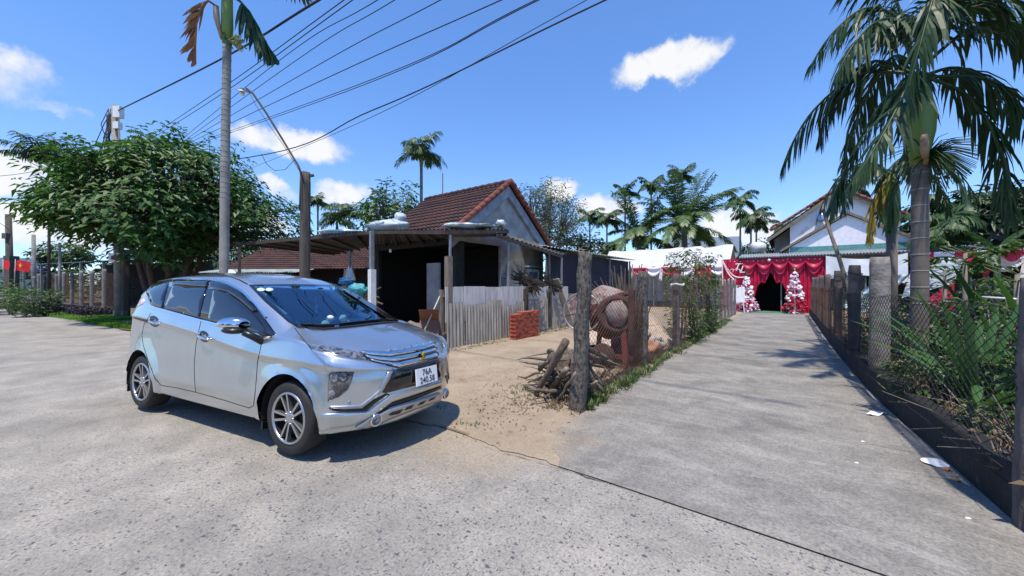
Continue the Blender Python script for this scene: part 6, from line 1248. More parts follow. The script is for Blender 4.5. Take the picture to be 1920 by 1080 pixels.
def ragged(mb, path, nl, ll, lw, grav, r_):                # a long arching frond whose leaflets hang in ragged strips
    P = [Vector(p) for p in path]; out = []
    for i in range(len(P) - 1):
        p0, p1, p2, p3 = P[max(i - 1, 0)], P[i], P[i + 1], P[min(i + 2, len(P) - 1)]
        for k in range(4): t = k / 4; out.append(.5 * (2 * p1 + (p2 - p0) * t + (2 * p0 - 5 * p1 + 4 * p2 - p3) * t * t + (3 * p1 - 3 * p2 + p3 - p0) * t ** 3))
    out.append(P[-1]); m = len(out) - 1; mb.tube(out, [.028 - .022 * i / m for i in range(m + 1)], 5, False); ph = r_.uniform(0, 6)
    for i in range(nl):
        t = .14 + .86 * (i + r_.random() * .6) / nl; k = min(m - 1, int(t * m)); f = t * m - k; b = out[k].lerp(out[k + 1], f); dd = (out[k + 1] - out[k]).normalized(); side = dd.cross(Vector((0, 0, 1))); side = side.normalized() if side.length > .05 else Vector((0, 1, 0))
        for s in (-1, 1):
            if r_.random() < .08: continue
            clump = .3 * math.sin(i * .55 + ph + s); q = (side * s * r_.uniform(.35, .8) + dd * (.65 + clump + .35 * t) + Vector((r_.uniform(-.2, .2), r_.uniform(-.2, .2), r_.uniform(-.35, .25)))).normalized()
            blade(mb, b, q, (dd - q * dd.dot(q) + Vector((0, 0, r_.uniform(-.5, .5)))).normalized(), ll * (math.sin(math.pi * min(1, .2 + .74 * t)) ** .7) * r_.uniform(.65, 1.15), lw * r_.uniform(.6, 1.25), grav * r_.uniform(.7, 1.5))
for k, pth in enumerate(([(1715, 130, 0), (1664, 62, -.2), (1605, 68, -.3), (1556, 118, -.35), (1530, 168, -.35)], [(1715, 145, 0), (1668, 158, -.3), (1622, 222, -.5), (1572, 298, -.6), (1530, 362, -.6)], [(1735, 120, 0), (1800, 62, -.2), (1862, 72, -.3), (1915, 108, -.3), (1962, 170, -.3)], [(1735, 145, 0), (1800, 168, -.3), (1852, 236, -.5), (1890, 322, -.6), (1906, 402, -.6)],
        [(1730, 110, 0), (1762, 24, .1), (1830, -20, .2), (1900, -6, .2), (1960, 50, .2)], [(1714, 110, 0), (1690, 22, .1), (1642, -2, .2), (1590, 40, .3), (1556, 100, .4)], [(1724, 115, -.1), (1752, 50, -.4), (1796, 70, -.7), (1826, 150, -.8), (1846, 230, -.8)], [(1720, 115, -.1), (1692, 48, -.4), (1650, 66, -.7), (1618, 140, -.8), (1598, 215, -.8)], [(1722, 110, 0), (1700, 30, -.3), (1690, -20, -.6), (1700, -30, -.9), (1712, 10, -1.1)], [(1728, 110, 0), (1745, 20, -.2), (1775, -20, -.5), (1810, -10, -.8), (1835, 45, -1.0)], [(1724, 130, .1), (1690, 84, .4), (1668, 96, .8), (1655, 150, 1.0), (1650, 215, 1.1)],
        [(1715, 130, .1), (1668, 104, .5), (1620, 150, .9), (1590, 214, 1.1), (1572, 276, 1.2)], [(1735, 130, .1), (1790, 104, .5), (1838, 150, .9), (1862, 224, 1.1), (1880, 300, 1.2)], [(1726, 110, .1), (1740, 20, .4), (1770, -40, .7), (1800, -50, 1.0), (1830, -20, 1.3)], [(1722, 110, .1), (1716, 10, .2), (1700, -60, .3), (1672, -90, .4), (1640, -90, .5)], [(1735, 150, -.05), (1780, 190, -.2), (1812, 262, -.3), (1836, 345, -.3), (1846, 420, -.3)],
        [(1712, 150, .1), (1690, 176, .3), (1664, 250, .5), (1640, 320, .6), (1622, 372, .6)], [(1728, 115, .1), (1750, 60, .6), (1772, 90, 1.2), (1780, 170, 1.6), (1782, 240, 1.8)], [(1738, 140, 0), (1810, 120, .1), (1880, 150, .1), (1940, 220, .1), (1975, 300, .1)])):
    mb = MB(); ragged(mb, [RX(*q) for q in pth], 60, .74, .046, 1.9, r_); mb.build('frond', MAT['areca_leaf'], rp2)
# --- second palm with yellow dead fronds
syY = 8.0; SP = Vector(((1672 - 960) / FPX * syY, syY, .18)); sp2 = empty('areca_palm', 'smaller palm with yellowing hanging fronds behind the concrete post', 'palm tree', SP); SX = lambda x, y, dy=0: Vector(((x - 1672) / FPX * syY, dy, CAM_H + (HOR - y) / FPX * syY - .18))
mb = MB(); mb.tube([(0, 0, -.1), SX(1672, 420)], [.10, .09], 12); mb.build('trunk', MAT['palm_trunk_dark'], sp2)
mb = MB(); mb.tube([SX(1672, 425), SX(1671, 395), SX(1671, 360), SX(1671, 325)], [.10, .15, .14, .06], 12); mb.build('crownshaft', MAT['crownshaft'], sp2)
r_ = random.Random(8)
for k, pth in enumerate(([SX(1668, 335), SX(1655, 345), SX(1640, 375), SX(1632, 420), SX(1630, 455)], [SX(1668, 345, -.2), SX(1656, 362, -.2), SX(1648, 395, -.25), SX(1644, 440, -.25)])):
    mb = MB(); hang(mb, pth, 20, .62, .06, [(-.3, 0, -1), (.4, 0, -1)], r_, .5); mb.build('yellow_frond', MAT['yellow_leaf' if k == 0 else 'areca_far'], sp2)
for k in range(8):
    az = k * 2.399; e_ = .35 + .8 * ((k * .7549) % 1); o = SX(1671, 328); h_ = Vector((math.cos(az), math.sin(az), 0)); mb = MB(); ragged(mb, [o, o + h_ * .3 + Vector((0, 0, .35 * e_)), o + h_ * .75 + Vector((0, 0, .3 * e_ - .05)), o + h_ * 1.1 + Vector((0, 0, -.35)), o + h_ * 1.25 + Vector((0, 0, -.85))], 34, .55, .045, 1.6, r_); mb.build('frond', MAT['areca_leaf'], sp2)
# --- the big leafy tree on the left
def branchy(name, label, cat, base, R_, H_, zc, n_cl, leaf_l, leaf_w, m, tm, seed, stems=5, per=9, stem_r=.11, flat=1.0, group=None, droop=.35, shape=None, cl_r=.3):
    r_ = random.Random(seed); t = empty(name, label, cat, base, 0, group); tips = []
    while len(tips) < n_cl:
        v = Vector((r_.uniform(-1, 1), r_.uniform(-1, 1), r_.uniform(-1, 1))); l_ = v.length
        if l_ > 1 or l_ < .38 or r_.random() > l_ ** 1.2: continue
        k = 1 + .48 * noise.noise(v.normalized() * 2.1 + Vector((seed, 0, 0))); p = Vector((v.x * R_[0], v.y * R_[1], zc + v.z * H_ * (1 if v.z > 0 else .8))) * 1
        p = Vector((p.x * k, p.y * k, zc + (p.z - zc) * k)); 
        if shape and not shape(p): continue
        if noise.noise(p * (1.0 / max(.5, R_[0] * .22)) + Vector((0, seed, 5))) < -.24: continue
        tips.append(p)
    mb = MB(); lv = MB(); hubs = []
    for s in range(stems):
        a = s * 6.283 / stems + r_.uniform(-.3, .3); b = Vector((.28 * math.cos(a) * (stems > 1), .28 * math.sin(a) * (stems > 1), -.1)); e = Vector((R_[0] * .42 * math.cos(a), R_[1] * .42 * math.sin(a), zc * .92 + r_.uniform(-.2, .3) * H_)); mid = b.lerp(e, .5) + Vector((r_.uniform(-.2, .2), r_.uniform(-.2, .2), .35)); pts = [b, b.lerp(mid, .5), mid, mid.lerp(e, .6), e]
        mb.tube(pts, [stem_r * k for k in (1.1, .95, .8, .6, .4)], 7); hubs += [pts[2], pts[3], pts[4], pts[2].lerp(pts[3], .5)]
    for p in tips:
        h = min(hubs, key=lambda q: (q - p).length + (.6 if q.z > p.z else 0)); mid = h.lerp(p, .55) + Vector((0, 0, .12)); mb.tube([h, mid, p], [stem_r * .28, stem_r * .17, stem_r * .07], 4, False)
        out = (p - Vector((0, 0, zc))).normalized(); up = (Vector((0, 0, 1)) + out * .7).normalized()
        for k in range(per):
            a = k * 2.399 + r_.uniform(-.4, .4); e = up.orthogonal().normalized(); f = up.cross(e); d = (e * math.cos(a) + f * math.sin(a) + up * r_.uniform(-.25, .55)).normalized(); o = p + Vector((r_.uniform(-1, 1), r_.uniform(-1, 1), r_.uniform(-1, .6))) * cl_r
            leaf2(lv, o, d, up, leaf_l * r_.uniform(.5, 1.25), leaf_w * r_.uniform(.8, 1.3), droop * r_.uniform(.3, 1.5))
    mb.build('trunk', MAT[tm], t); lv.build('crown', MAT[m], t); return t
bt = branchy('broadleaf_tree', 'wide bushy tree with large glossy leaves behind the car', 'tree', (-14.0, 14.9, 0), (4.3, 3.0), 2.7, 4.75, 1250, .33, .135, 'leaf_big', 'trunk_dark', 5, 7, 13, .12, cl_r=.34, droop=.30, shape=lambda p: p.z > (3.15 if p.x < .2 else 2.4) and not (p.x > 2.5 and p.z > 6.0))
# --- trees beyond the yards
branchy('broadleaf_tree', 'dark tree behind the leafy tree and the lean-to roof end', 'tree', (D(440, 470, 34).x, 34, 0), (4.2, 3.0), 2.6, 3.6, 300, .6, .26, 'dark_leaf', 'trunk_far', 31, 3, 9, .12)
branchy('broadleaf_tree', 'dark tree low behind the stems of the leafy tree', 'tree', (D(300, 480, 36).x, 36, 0), (4.6, 3.0), 2.2, 3.0, 300, .6, .26, 'dark_leaf', 'trunk_far', 32, 3, 9, .12)
branchy('broadleaf_tree', 'bright green small tree above the long shed at the left', 'tree', (D(122, 460, 40).x, 40, 0), (2.4, 2.0), 1.5, 4.6, 150, .55, .25, 'bush_leaf', 'trunk_far', 33, 3, 9, .10)
branchy('broadleaf_tree', 'loose leafy tree behind the left end of the tiled roof', 'tree', (D(735, 400, 19).x, 19, 0), (1.9, 1.6), 1.7, 5.2, 190, .34, .15, 'leaf_big', 'trunk_far', 6, 3, 8, .09)
branchy('feathery_tree', 'fine leaved tree rising behind the grey gable', 'tree', (D(1022, 400, 27).x, 27, 0), (2.6, 2.4), 3.0, 6.1, 420, .26, .10, 'feather_leaf', 'trunk_far', 7, 4, 14, .12, cl_r=.42)
branchy('broadleaf_tree', 'dark tree mass between the net shed and the coconut palms', 'tree', (D(1105, 450, 36).x, 36, 0), (3.4, 2.4), 2.2, 4.4, 260, .5, .25, 'dark_leaf', 'trunk_far', 8, 3, 9, .12)
branchy('broadleaf_tree', 'dark round tree left of the white house', 'tree', (D(1432, 470, 42).x, 42, 0), (3.2, 2.4), 2.4, 4.2, 200, .6, .28, 'dark_leaf', 'trunk_far', 9, 3, 9, .12)
for i, (px, Y, R__, H__, zc, lab) in enumerate(((1815, 20, 3.4, 2.6, 4.1, 'dense dark tree behind the right hand tent'), (1945, 17, 2.6, 2.4, 4.1, 'dark tree at the right picture edge above the tent'), (1745, 34, 4.0, 3.0, 5.2, 'dark tree beyond the large palm trunk'))):
    branchy('broadleaf_tree', lab, 'tree', (D(px, 400, Y).x, Y, 0), (R__, 2.2), H__, zc, 300, .5, .2, 'dark_leaf', 'trunk_far', 20 + i, 3, 9, .12)
for i, (px, Y, R__, H__, zc, lab) in enumerate(((1080, 46, 3.4, 2.2, 3.4, 'dark foliage beyond the shed roof end'), (1165, 45, 3.6, 2.2, 3.4, 'dark foliage between the thin palm trunks behind the tent'), (1250, 45, 3.6, 2.4, 3.6, 'dark foliage at the foot of the largest coconut palm'), (1400, 48, 3.2, 2.4, 3.4, 'dark foliage under the pair of palms left of the white house'))):
    branchy('broadleaf_tree', lab, 'tree', (D(px, 450, Y).x, Y, 0), (R__, 2.2), H__, zc, 220, .65, .28, 'dark_leaf', 'trunk_far', 50 + i, 3, 9, .12)
AG = 'areca palms beyond the houses'
for (px, pyc, Y, kw) in ((790, 285, 22, dict(label='tall palm with drooping crown behind the tiled roof', L_=1.9, nf=12, r0=.10, bend=2.2, nl=22)), (596, 380, 40, dict(label='small distant palm seen above the lean-to roof', L_=1.9, nf=9, r0=.11, bend=2.0)), (655, 405, 26, dict(label='young bright palm left of the leafy tree behind the lean-to', L_=2.2, nf=9, el=(.5, 1.3))), (632, 415, 28, dict(label='small palm half hidden behind the lamp pole', L_=1.6, nf=7)),
        (92, 300, 21, dict(label='dark windblown palm rising behind the leafy tree', r0=.06, tm='trunk_dark', L_=2.0, nf=10, m='dark_leaf', nl=22, el=(.5, 1.3), bend=1.0, lw=.09)), (1106, 408, 38, dict(label='palm with thin trunk at the left end of the grove', L_=2.1, nf=9, bend=2.2)), (1138, 412, 37, dict(label='palm with a yellow hanging frond beside the coconut palm', L_=2.1, nf=10, bend=2.3)),
        (1172, 362, 38, dict(label='slim palm standing upright left of the coconut crown', L_=1.9, nf=9, bend=1.6, el=(.4, 1.4))), (1221, 350, 38, dict(label='palm directly left of the tallest one in the grove', L_=2.0, nf=10, bend=1.8)), (1279, 328, 41, dict(label='tallest palm standing behind the coconut crown', L_=2.1, nf=11, bend=1.7)), (1388, 375, 38, dict(label='tall thin palm alone right of the coconut palms', L_=2.3, nf=10, bend=2.2)), (1408, 408, 36, dict(label='palm with thick hanging fronds right of the thin one', L_=2.2, nf=11, bend=2.4, lw=.09)), (1418, 418, 38, dict(label='bushy palm just left of the white house', L_=2.1, nf=11, bend=2.4, m='dark_leaf')),
        (1470, 425, 46, dict(label='distant palm peeking over the white house eave', L_=2.2, nf=8)), (1603, 352, 40, dict(label='palm crown peeking over the white house ridge', L_=2.5, nf=11, m='dark_leaf')), (1790, 400, 19, dict(label='broad palm behind the awning right of the tall trunk', L_=2.3, nf=11, lw=.10, bend=2.0, seed=3)), (1765, 425, 17, dict(label='yellow green palm low behind the awning', L_=1.7, nf=9, lw=.10, bend=2.2)), (1860, 395, 19, dict(label='dark palm behind the right hand tent', L_=2.2, nf=11, m='dark_leaf', lw=.10))):
    kw.setdefault('seed', int(px)); areca(px, pyc, Y, group=AG, **kw)
def coconut(px, pyc, Y, label, L_, nf, seed, els=None):
    X = (px - 960) / FPX * Y; zc = D(px, pyc, Y).z; r_ = random.Random(seed); t = empty('coconut_palm', label, 'palm tree', (X, Y, 0), 0, 'coconut palms behind the tents')
    mb = MB(); mb.tube([(0, 0, -.2), (.1, 0, zc * .6), (0, 0, zc)], [.3, .22, .24], 10); mb.build('trunk', MAT['palm_trunk_dark'], t)
    for k in range(nf):
        mb = MB(); el = .10 + 1.38 * ((k * .7549) % 1); frond(mb, Vector((0, 0, zc)), k * 2.399 + r_.uniform(-.2, .2), el, L_ * r_.uniform(.9, 1.08), .65 if el > 1.05 else 1.1 if el > .6 else 1.5, 44, .12, 1.1, .75, r_, 2, .35, .055, 1.0); mb.build('frond', MAT['coco_leaf'], t)
    return t
coconut(1283, 425, 34, 'large coconut palm with wide arching fronds above the tent', 5.5, 34, 3); coconut(1198, 445, 36, 'coconut palm partly hidden left of the largest one', 5.2, 28, 5)
# --- plants along the left fence
def bush(name, label, cat, base, R_, h, n, ll, lw, m, seed, group=None, stem=True, kind=None):
    r_ = random.Random(seed); lv = MB(); t = empty(name, label, cat, base, 0, group); st = MB()
    for k in range(n):
        a = r_.uniform(0, 6.283); z = h * r_.random() ** .8; rad = (R_[0] if isinstance(R_, tuple) else R_) * math.sqrt(r_.random()) * (.75 + .5 * noise.noise(Vector((a, z * 1.5, seed)))); ry = (R_[1] if isinstance(R_, tuple) else R_) / (R_[0] if isinstance(R_, tuple) else R_)
        p = Vector((rad * math.cos(a), rad * math.sin(a) * ry, z)); d = Vector((math.cos(a), math.sin(a), r_.uniform(-.3, .7))); leaf2(lv, p, d, Vector((r_.uniform(-.4, .4), r_.uniform(-.4, .4), 1)), ll * r_.uniform(.6, 1.2), lw * r_.uniform(.7, 1.2), .25)
    for k in range(max(4, n // 60)):
        a = r_.uniform(0, 6.283); e = Vector((math.cos(a) * (R_[0] if isinstance(R_, tuple) else R_) * .6, math.sin(a) * .3, h * r_.uniform(.6, .98))); st.tube([Vector((e.x * .15, e.y * .15, -.05)), e * .55 + Vector((0, 0, .05)), e], [.014, .009, .004], 5)
    st.build('stems', MAT['wood_old'], t); lv.build('leaves', MAT[m], t); return t
for i, (q, p, R__, h, n, m, ll, lab) in enumerate(((-2.3, 10.4, (.40, .75), 1.75, 520, 'bush_leaf', .12, 'green climbing shrub on the fence after the third post'), (-2.25, 11.9, (.40, .8), 2.1, 620, 'bush_red', .10, 'reddish yellow leaved shrub overtopping the fence'), (-2.2, 13.3, (.42, .8), 1.9, 520, 'bush_leaf', .13, 'bright green shrub mid way along the left fence'),
        (-2.25, 14.8, (.45, .9), 1.9, 480, 'bush_leaf', .12, 'green shrub near the grey fence posts'), (-2.35, 16.4, (.45, .9), 1.7, 380, 'bush_red', .12, 'brownish shrub toward the far end of the left fence'), (-1.98, 10.9, (.25, .9), .8, 420, 'bush_leaf', .10, 'low weeds spilling onto the path below the climbing shrubs'), (-1.98, 13.0, (.25, 1.1), .7, 420, 'bush_leaf', .10, 'low weeds at the path edge farther along the left fence'))):
    bush('shrub', lab, 'shrub', W(q, p, 0), R__, h, n, ll, ll * .5, m, 40 + i, 'shrubs along the left fence').rotation_euler.z = RZ
branchy('slender_shrub', 'tall thin shrub with airy leaves rising above the left fence', 'shrub', W(-2.4, 12.4, 0), (.75, .7), .75, 2.05, 90, .13, .06, 'bush_leaf', 'wood_old', 61, 4, 8, .022, cl_r=.10)
# grass and weeds: tufts nobody could count
def tufts(name, m, pts, seed, hmin, hmax, wd, per=9, spread=.05):
    mb = MB(); r_ = random.Random(seed)
    for p in pts:
        for k in range(per):
            a = r_.uniform(0, 6.283); b = Vector(p) + Vector((r_.uniform(-1, 1), r_.uniform(-1, 1), 0)) * spread; h = r_.uniform(hmin, hmax); d = Vector((math.cos(a) * .5, math.sin(a) * .5, 1)).normalized(); blade(mb, b, d, Vector((-math.sin(a), math.cos(a), 0)), h, wd, .5, 2)
    return tag(mb.build(name, MAT[m]), kind='stuff')
r_ = random.Random(1)
def on(q, p): v = W(q, p); v.z = gz(v.x, v.y) + .0; return v
tufts('verge_weeds', 'bush_leaf', [on(-2.0 + r_.gauss(0, .06) - .04 * (p < 5), p) for p in [4.15 + 14 * r_.random() ** 1.6 for _ in range(520)]], 2, .05, .17, .014)
tufts('verge_weeds', 'dry_leaf', [on(-2.25 + r_.gauss(0, .16), 3.9 + 7 * r_.random()) for _ in range(420)], 3, .04, .2, .010)
tufts('yard_weeds', 'bush_leaf', [on(*qp) for qp in [(-2.95 + .05 * k, 2.95 + .03 * k) for k in range(5)] + [(-3.6 + r_.gauss(0, .05), 3.2 + r_.gauss(0, .03)) for _ in range(4)] + [(-6.3 + r_.gauss(0, .08), 6 + 6 * r_.random()) for _ in range(110)] + [(-3.0 + r_.gauss(0, .25), 4.3 + r_.gauss(0, .3)) for _ in range(20)]], 4, .03, .10, .009, 6)
def litter_stuff(name, m, n, fn, seed, l0, l1):
    mb = MB(); r_ = random.Random(seed)
    for k in range(n):
        q, p, z = fn(r_); b = W(q, p); b.z = gz(b.x, b.y) + z; a = r_.uniform(0, 6.283); leaf2(mb, b, Vector((math.cos(a), math.sin(a), r_.uniform(-.05, .25))), Vector((r_.uniform(-.4, .4), r_.uniform(-.4, .4), 1)), r_.uniform(l0, l1), r_.uniform(l0, l1) * .4, .05)
    return tag(mb.build(name, MAT[m]), kind='stuff')
litter_stuff('dead_leaves', 'dry_leaf', 1300, lambda r_: (-2.75 + r_.gauss(0, .34), 4.6 + r_.gauss(0, .7), .02), 1, .015, .06)
litter_stuff('dead_leaves', 'dry_leaf', 420, lambda r_: (-3.6 + r_.gauss(0, .9), 5.0 + r_.gauss(0, 1.1), .015), 2, .012, .04)
litter_stuff('dead_leaves', 'dry_leaf', 420, lambda r_: (-6.2 + abs(r_.gauss(0, .12)), 6 + 6.3 * r_.random(), .015), 3, .03, .09)
# --- the garden behind the right fence
tufts('dry_brush', 'dry_leaf', [W(1.25 + 1.9 * r_.random() ** 1.4, 3.9 + 8 * r_.random() ** 1.4, .2) for _ in range(360)], 6, .08, .30, .012, 10, .12)
litter_stuff('garden_leaves', 'dry_leaf', 2000, lambda r_: (1.2 + 2.6 * r_.random() ** 1.3, 3.6 + 9 * r_.random() ** 1.3, .24 + .12 * r_.random()), 7, .05, .17)
mb = MB(); r_ = random.Random(12)
for k in range(170):
    q, p = 1.25 + 1.6 * r_.random(), 3.9 + 5 * r_.random() ** 1.3; a = W(q, p, .25); d = Vector((r_.uniform(-1, 1), r_.uniform(-1, 1), r_.uniform(-.1, .8))).normalized() * r_.uniform(.2, .7); mb.tube([a, a + d * .5 + Vector((0, 0, .04)), a + d], [.007, .006, .003], 4)
tag(mb.build('dry_twigs', MAT['wood_old']), kind='stuff')
def seedling(px, Y, n, L_, label, seed, lw=.10, m='seedling_leaf', name='coconut_seedling', el=(.75, 1.45), z0=.2, nl=10):
    t = empty(name, label, 'plant', ((px - 960) / FPX * Y, Y, z0), 0, 'young palms behind the right fence'); r_ = random.Random(seed)
    for k in range(n):
        mb = MB(); az = k * 2.399 + .5; e = el[0] + (el[1] - el[0]) * ((k * .7549) % 1); d = Vector((math.cos(az) * math.cos(e), math.sin(az) * math.cos(e), math.sin(e))); s = Vector((-math.sin(az), math.cos(az), 0)); p = Vector((0, 0, 0)); pts = [p]; l_ = L_ * r_.uniform(.75, 1.1)
        for i in range(10): d = (d + Vector((0, 0, -.09 - .02 * i * (1.4 - e)))).normalized(); p = p + d * l_ / 10; pts.append(p)
        vs_ = []; fs_ = []
        for i, q in enumerate(pts):
            ww = lw * (.18 + .82 * math.sin(math.pi * min(1, (i + 1.5) / 12.5)) ** .8) * (1 if i < 10 else .15); up = s.cross((pts[min(i + 1, 10)] - pts[max(i - 1, 0)]).normalized()); vs_ += [q + s * ww + up * ww * .45, q, q - s * ww + up * ww * .45]
            if i: b = 3 * i; fs_ += [(b - 3, b, b + 1, b - 2), (b - 2, b + 1, b + 2, b - 1)]
        mb.add(vs_, fs_, True); mb.build('leaf', MAT[m], t)
    return t
seedling(1832, 3.7, 22, 1.3, 'big young coconut plant with broad upright leaves close to the fence', 2, .036, el=(.85, 1.52)); seedling(1895, 4.2, 12, 1.35, 'young palm plant at the right picture edge', 3, .036, 'seedling_leaf', el=(.8, 1.5)); seedling(1775, 4.6, 9, 1.15, 'smaller young palm plant beside the tall palm trunk', 4, .04); seedling(1870, 6.0, 11, 1.9, 'young palm plant with yellow green leaves farther back', 5, .05, 'areca_far'); seedling(1650, 7.2, 8, .9, 'low young palm behind the concrete post', 6, .035, 'areca_far'); seedling(1760, 6.6, 10, 1.3, 'young palm plant between trunk and papaya', 7, .04, 'areca_far'); seedling(1960, 4.6, 10, 1.7, 'young palm plant partly outside the right picture edge', 9, .042)
def papaya(px, Y, h, label, seed):
    t = empty('papaya_plant', label, 'plant', ((px - 960) / FPX * Y, Y, .2), 0, 'papaya plants behind the right fence'); r_ = random.Random(seed); mb = MB(); mb.tube([(0, 0, -.1), (.02, 0, h)], [.05, .03], 8); mb.build('stem', MAT['bush_leaf' if False else 'trunk_far'], t); lv = MB(); stl = MB()
    for k in range(12):
        az = k * 2.399; e = .1 + .7 * ((k * .7549) % 1); d = Vector((math.cos(az) * math.cos(e), math.sin(az) * math.cos(e), math.sin(e))); o = Vector((.02, 0, h - .25 * (k % 3) * .5)); c = o + d * r_.uniform(.45, .62); stl.tube([o, c], [.012, .007], 5); s = Vector((-math.sin(az), math.cos(az), 0))
        for j in range(7):
            a = (j - 3) * .62; q = (d * math.cos(a) + s * math.sin(a) + Vector((0, 0, -.25))).normalized(); l_ = .30 * (1 - .07 * abs(j - 3))
            leaf2(lv, c, q, Vector((0, 0, 1)), l_, .085, .3)
            for u in (-1, 1): q2 = (q + (s * math.cos(a) - d * math.sin(a)) * u * .7).normalized(); leaf2(lv, c + q * l_ * .45, q2, Vector((0, 0, 1)), l_ * .4, .05, .2)
    stl.build('stalks', MAT['bush_stalk'], t); lv.build('leaves', MAT['bush_leaf'], t)
mat('bush_stalk', (.12, .17, .06), .6)
papaya(1808, 7.4, 1.95, 'papaya plant with lobed leaves before the red swags', 1); papaya(1770, 8.8, 1.65, 'smaller papaya plant right of the tall palm trunk', 2); papaya(1905, 6.4, 1.5, 'papaya plant near the right picture edge', 3)
for i, (px, Y, R__, h, n, m, ll, lab) in enumerate(((1868, 5.4, .8, 1.1, 520, 'bush_leaf', .16, 'leafy green bush behind the young coconut plant'), (1780, 6.2, .8, .95, 520, 'dark_leaf', .15, 'dark low bush behind the tall palm trunk'), (1700, 8.0, .9, 1.0, 520, 'bush_leaf', .14, 'green low bush between the two palm trunks'), (1930, 3.6, .5, .7, 320, 'bush_leaf', .14, 'green bush in the corner by the nearest fence post'), (1625, 10.5, .9, 1.1, 420, 'bush_leaf', .15, 'green bush behind the fence under the striped sheet'), (1830, 9.2, 1.6, 1.4, 700, 'dark_leaf', .18, 'broad dark bush under the awning swags'), (1905, 8.0, 1.2, 1.5, 600, 'bush_leaf', .18, 'tall green bush below the right hand tent'), (1760, 4.9, .55, .75, 480, 'bush_leaf', .11, 'bright leafy bush at the foot of the tall palm trunk'), (1735, 4.1, .35, .45, 380, 'bush_leaf', .09, 'low green weeds just inside the chain link fence'), (1850, 3.9, .5, .6, 480, 'bush_leaf', .10, 'green undergrowth around the young coconut plant'), (1690, 6.2, .6, .8, 420, 'bush_leaf', .12, 'green bush beside the tall concrete post'), (1875, 3.0, .3, .35, 320, 'bush_leaf', .08, 'small green weeds nearest the black wall'))):
    bush('shrub', lab, 'shrub', ((px - 960) / FPX * Y, Y, .18), R__, h, n, ll, ll * .45, m, 60 + i, 'bushes behind the right fence')
mb = MB(); mb.tube([D(1836, 557, 5.6), D(1905, 561, 5.2)], .018, 6); tag(mb.build('white_pipe', MAT['white_paint']), 'white plastic pipe lying across the plants behind the fence', 'pipe')
def banana(px, Y, h, label, seed):
    t = empty('banana_plant', label, 'plant', ((px - 960) / FPX * Y, Y, 0)); mb = MB(); mb.tube([(0, 0, -.1), (0, 0, h)], [.14, .08], 8); mb.build('stem', MAT['bush_stalk'], t); r_ = random.Random(seed); lv = MB()
    for k in range(9):
        az = k * 2.399 + .4; e = .35 + .9 * ((k * .7549) % 1); d = Vector((math.cos(az) * math.cos(e), math.sin(az) * math.cos(e), math.sin(e))); s = Vector((-math.sin(az), math.cos(az), 0)); p = Vector((0, 0, h)); 
        for i in range(26):
            d = (d + Vector((0, 0, -.05))).normalized(); q = p + d * .085; w_ = .30 * math.sin(math.pi * (i + 2) / 29) ** .6
            for u in (-1, 1): blade(lv, p, (s * u + d * .35 + Vector((0, 0, .15))).normalized(), d, w_, .082, .5, 2)
            p = q
    lv.build('leaves', MAT['areca_far'], t)
banana(1870, 15.5, 2.9, 'banana plant with torn leaves behind the right hand tent', 3); banana(1700, 18, 2.6, 'banana plant between the palm trunks beyond the awning', 4) if False else None
# --- verge and bushes on the far left
tufts('grass', 'grass_blade', [W(q, road_far(q) + .12 + (2.75 - road_far(q)) * r_.random() ** .9, .03) for q in [-22.2 - 5.2 * r_.random() for _ in range(1500)]] + [W(q, road_far(q) + .05 + .5 * r_.random(), .03) for q in [-17 - 5.5 * r_.random() for _ in range(900)]], 8, .07, .18, .022, 8, .10)
tufts('verge_grass', 'bush_leaf', [W(q, road_far(q) + .05 + .9 * r_.random(), .03) for q in [-27 - 16 * r_.random() for _ in range(900)]], 9, .08, .3, .03, 8, .12)
mb = MB(); r_ = random.Random(21)
for k in range(4200):
    q = -25.2 - 7.5 * r_.random(); pr = road_far(q); p = pr + .5 + 1.1 * r_.random(); leaf2(mb, W(q, p, .03 + .34 * r_.random() ** .7), Vector((r_.uniform(-1, 1), r_.uniform(-1, 1), r_.uniform(.1, 1))), Vector((0, 0, 1)), .13, .06, .1)
tag(mb.build('purple_ground_cover', MAT['purple_leaf']), kind='stuff')
for i, (px, Y, R__, h, n, m, ll, lab) in enumerate(((66, 17.6, 1.0, 1.25, 700, 'bush_leaf', .19, 'bright green bush with pale flowers by the purple ground cover'), (22, 19, 1.2, 1.4, 650, 'bush_leaf', .2, 'green bush at the foot of the dark pole'), (-30, 20, 1.6, 1.8, 500, 'bush_leaf', .22, 'green bush at the left picture edge'), (92, 17.8, .6, .8, 320, 'dark_leaf', .16, 'small dark bush beside the fence corner'), (120, 42, 3.6, 3.0, 1300, 'bush_red', .2, 'tall yellowish shrub behind the garden fence left'), (165, 34, 2.6, 2.8, 1300, 'bush_leaf', .2, 'green shrub behind the middle of the garden fence'), (205, 27, 2.0, 2.5, 1100, 'bush_red', .18, 'brownish shrub behind the garden fence near the pole'), (385, 17, 1.2, 1.9, 420, 'seedling_leaf', .3, 'bright green shrub beneath the leafy tree behind the palm trunk'))):
    bush('shrub', lab, 'shrub', ((px - 960) / FPX * Y, Y, 0), R__, h, n, ll, ll * .5, m, 80 + i, 'shrubs along the garden fence')
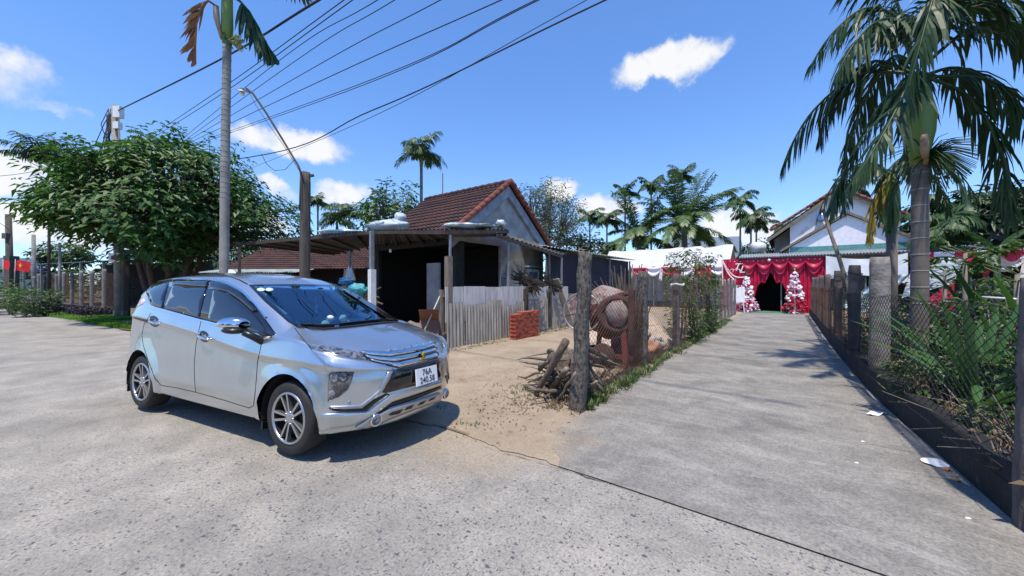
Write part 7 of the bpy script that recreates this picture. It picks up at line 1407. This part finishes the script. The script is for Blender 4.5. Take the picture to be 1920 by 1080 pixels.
# low sheds beyond the left garden
sh = empty('long_shed', 'long dark open shed with flat metal roof behind the garden fence', 'shed', (D(190, 500, 27).x, 27, 0), RZ + .25)
mb = MB(); corr(mb, (-6.5, -2, 3.0), (9, -2, 3.0), (9, 2.5, 3.5), (-6.5, 2.5, 3.5), 60, .03, 2); mb.build('roof_sheet', MAT['roof_blue'], sh); mb = MB(); mb.box((1.2, 2.4, 1.6), (15, .15, 3.2)); mb.build('back_wall', MAT['plaster_unlit'], sh)
for k in range(6): mb = MB(); mb.bar((-6.3 + k * 3, -1.9, 0), (-6.3 + k * 3, -1.9, 3), .1); mb.build('post', MAT['steel_grey'], sh)
bl = empty('far_house', 'distant house with pale blue roof at the far left edge', 'house', (D(0, 500, 40).x, 40, 0), .5); mb = MB(); mb.box((0, 0, 1.5), (8, 5, 3.2)); mb.build('wall', MAT['canvas_white'], bl); mb = MB(); corr(mb, (-4.5, -3.2, 3.0), (4.5, -3.2, 3.0), (4.5, 2.5, 4.6), (-4.5, 2.5, 4.6), 40, .03, 2); mb.build('roof', MAT['roof_blue'], bl)
# trees across the road, behind the photographer: seen mirrored in the car's windows
for i, (x, y, lab) in enumerate(((-7, -13, 'leafy tree across the road mirrored in the car windows'), (-16, -11, 'wide leafy tree across the road farther to the left'), (4, -16, 'leafy tree across the road opposite the concrete path'))):
    branchy('broadleaf_tree', lab, 'tree', (x, y, 0), (3.8, 3.0), 2.6, 4.6, 240, .55, .24, 'dark_leaf', 'trunk_far', 70 + i, 4, 9, .14)
# far wood that closes the horizon
mb = MB(); r_ = random.Random(31)
for k in range(5200):
    a = r_.uniform(-1.35, 1.15); Rr = r_.uniform(58, 84)
    if k % 4 == 0: a = r_.uniform(1.7, 4.6); Rr = r_.uniform(17, 24)
    x = Rr * math.sin(a); y = Rr * math.cos(a); h = 2.2 + 2.6 * (.5 + .5 * noise.noise(Vector((x * .07, y * .07, 0)))) + 1.2 * noise.noise(Vector((x * .3, y * .3, 2))); z = h * r_.random() ** .6; leaf2(mb, Vector((x, y, z)), Vector((r_.uniform(-1, 1), r_.uniform(-1, 1), r_.uniform(-.2, .6))), Vector((0, 0, 1)), 1.5, .8, .2)
tag(mb.build('far_wood', MAT['dark_leaf']), kind='stuff')
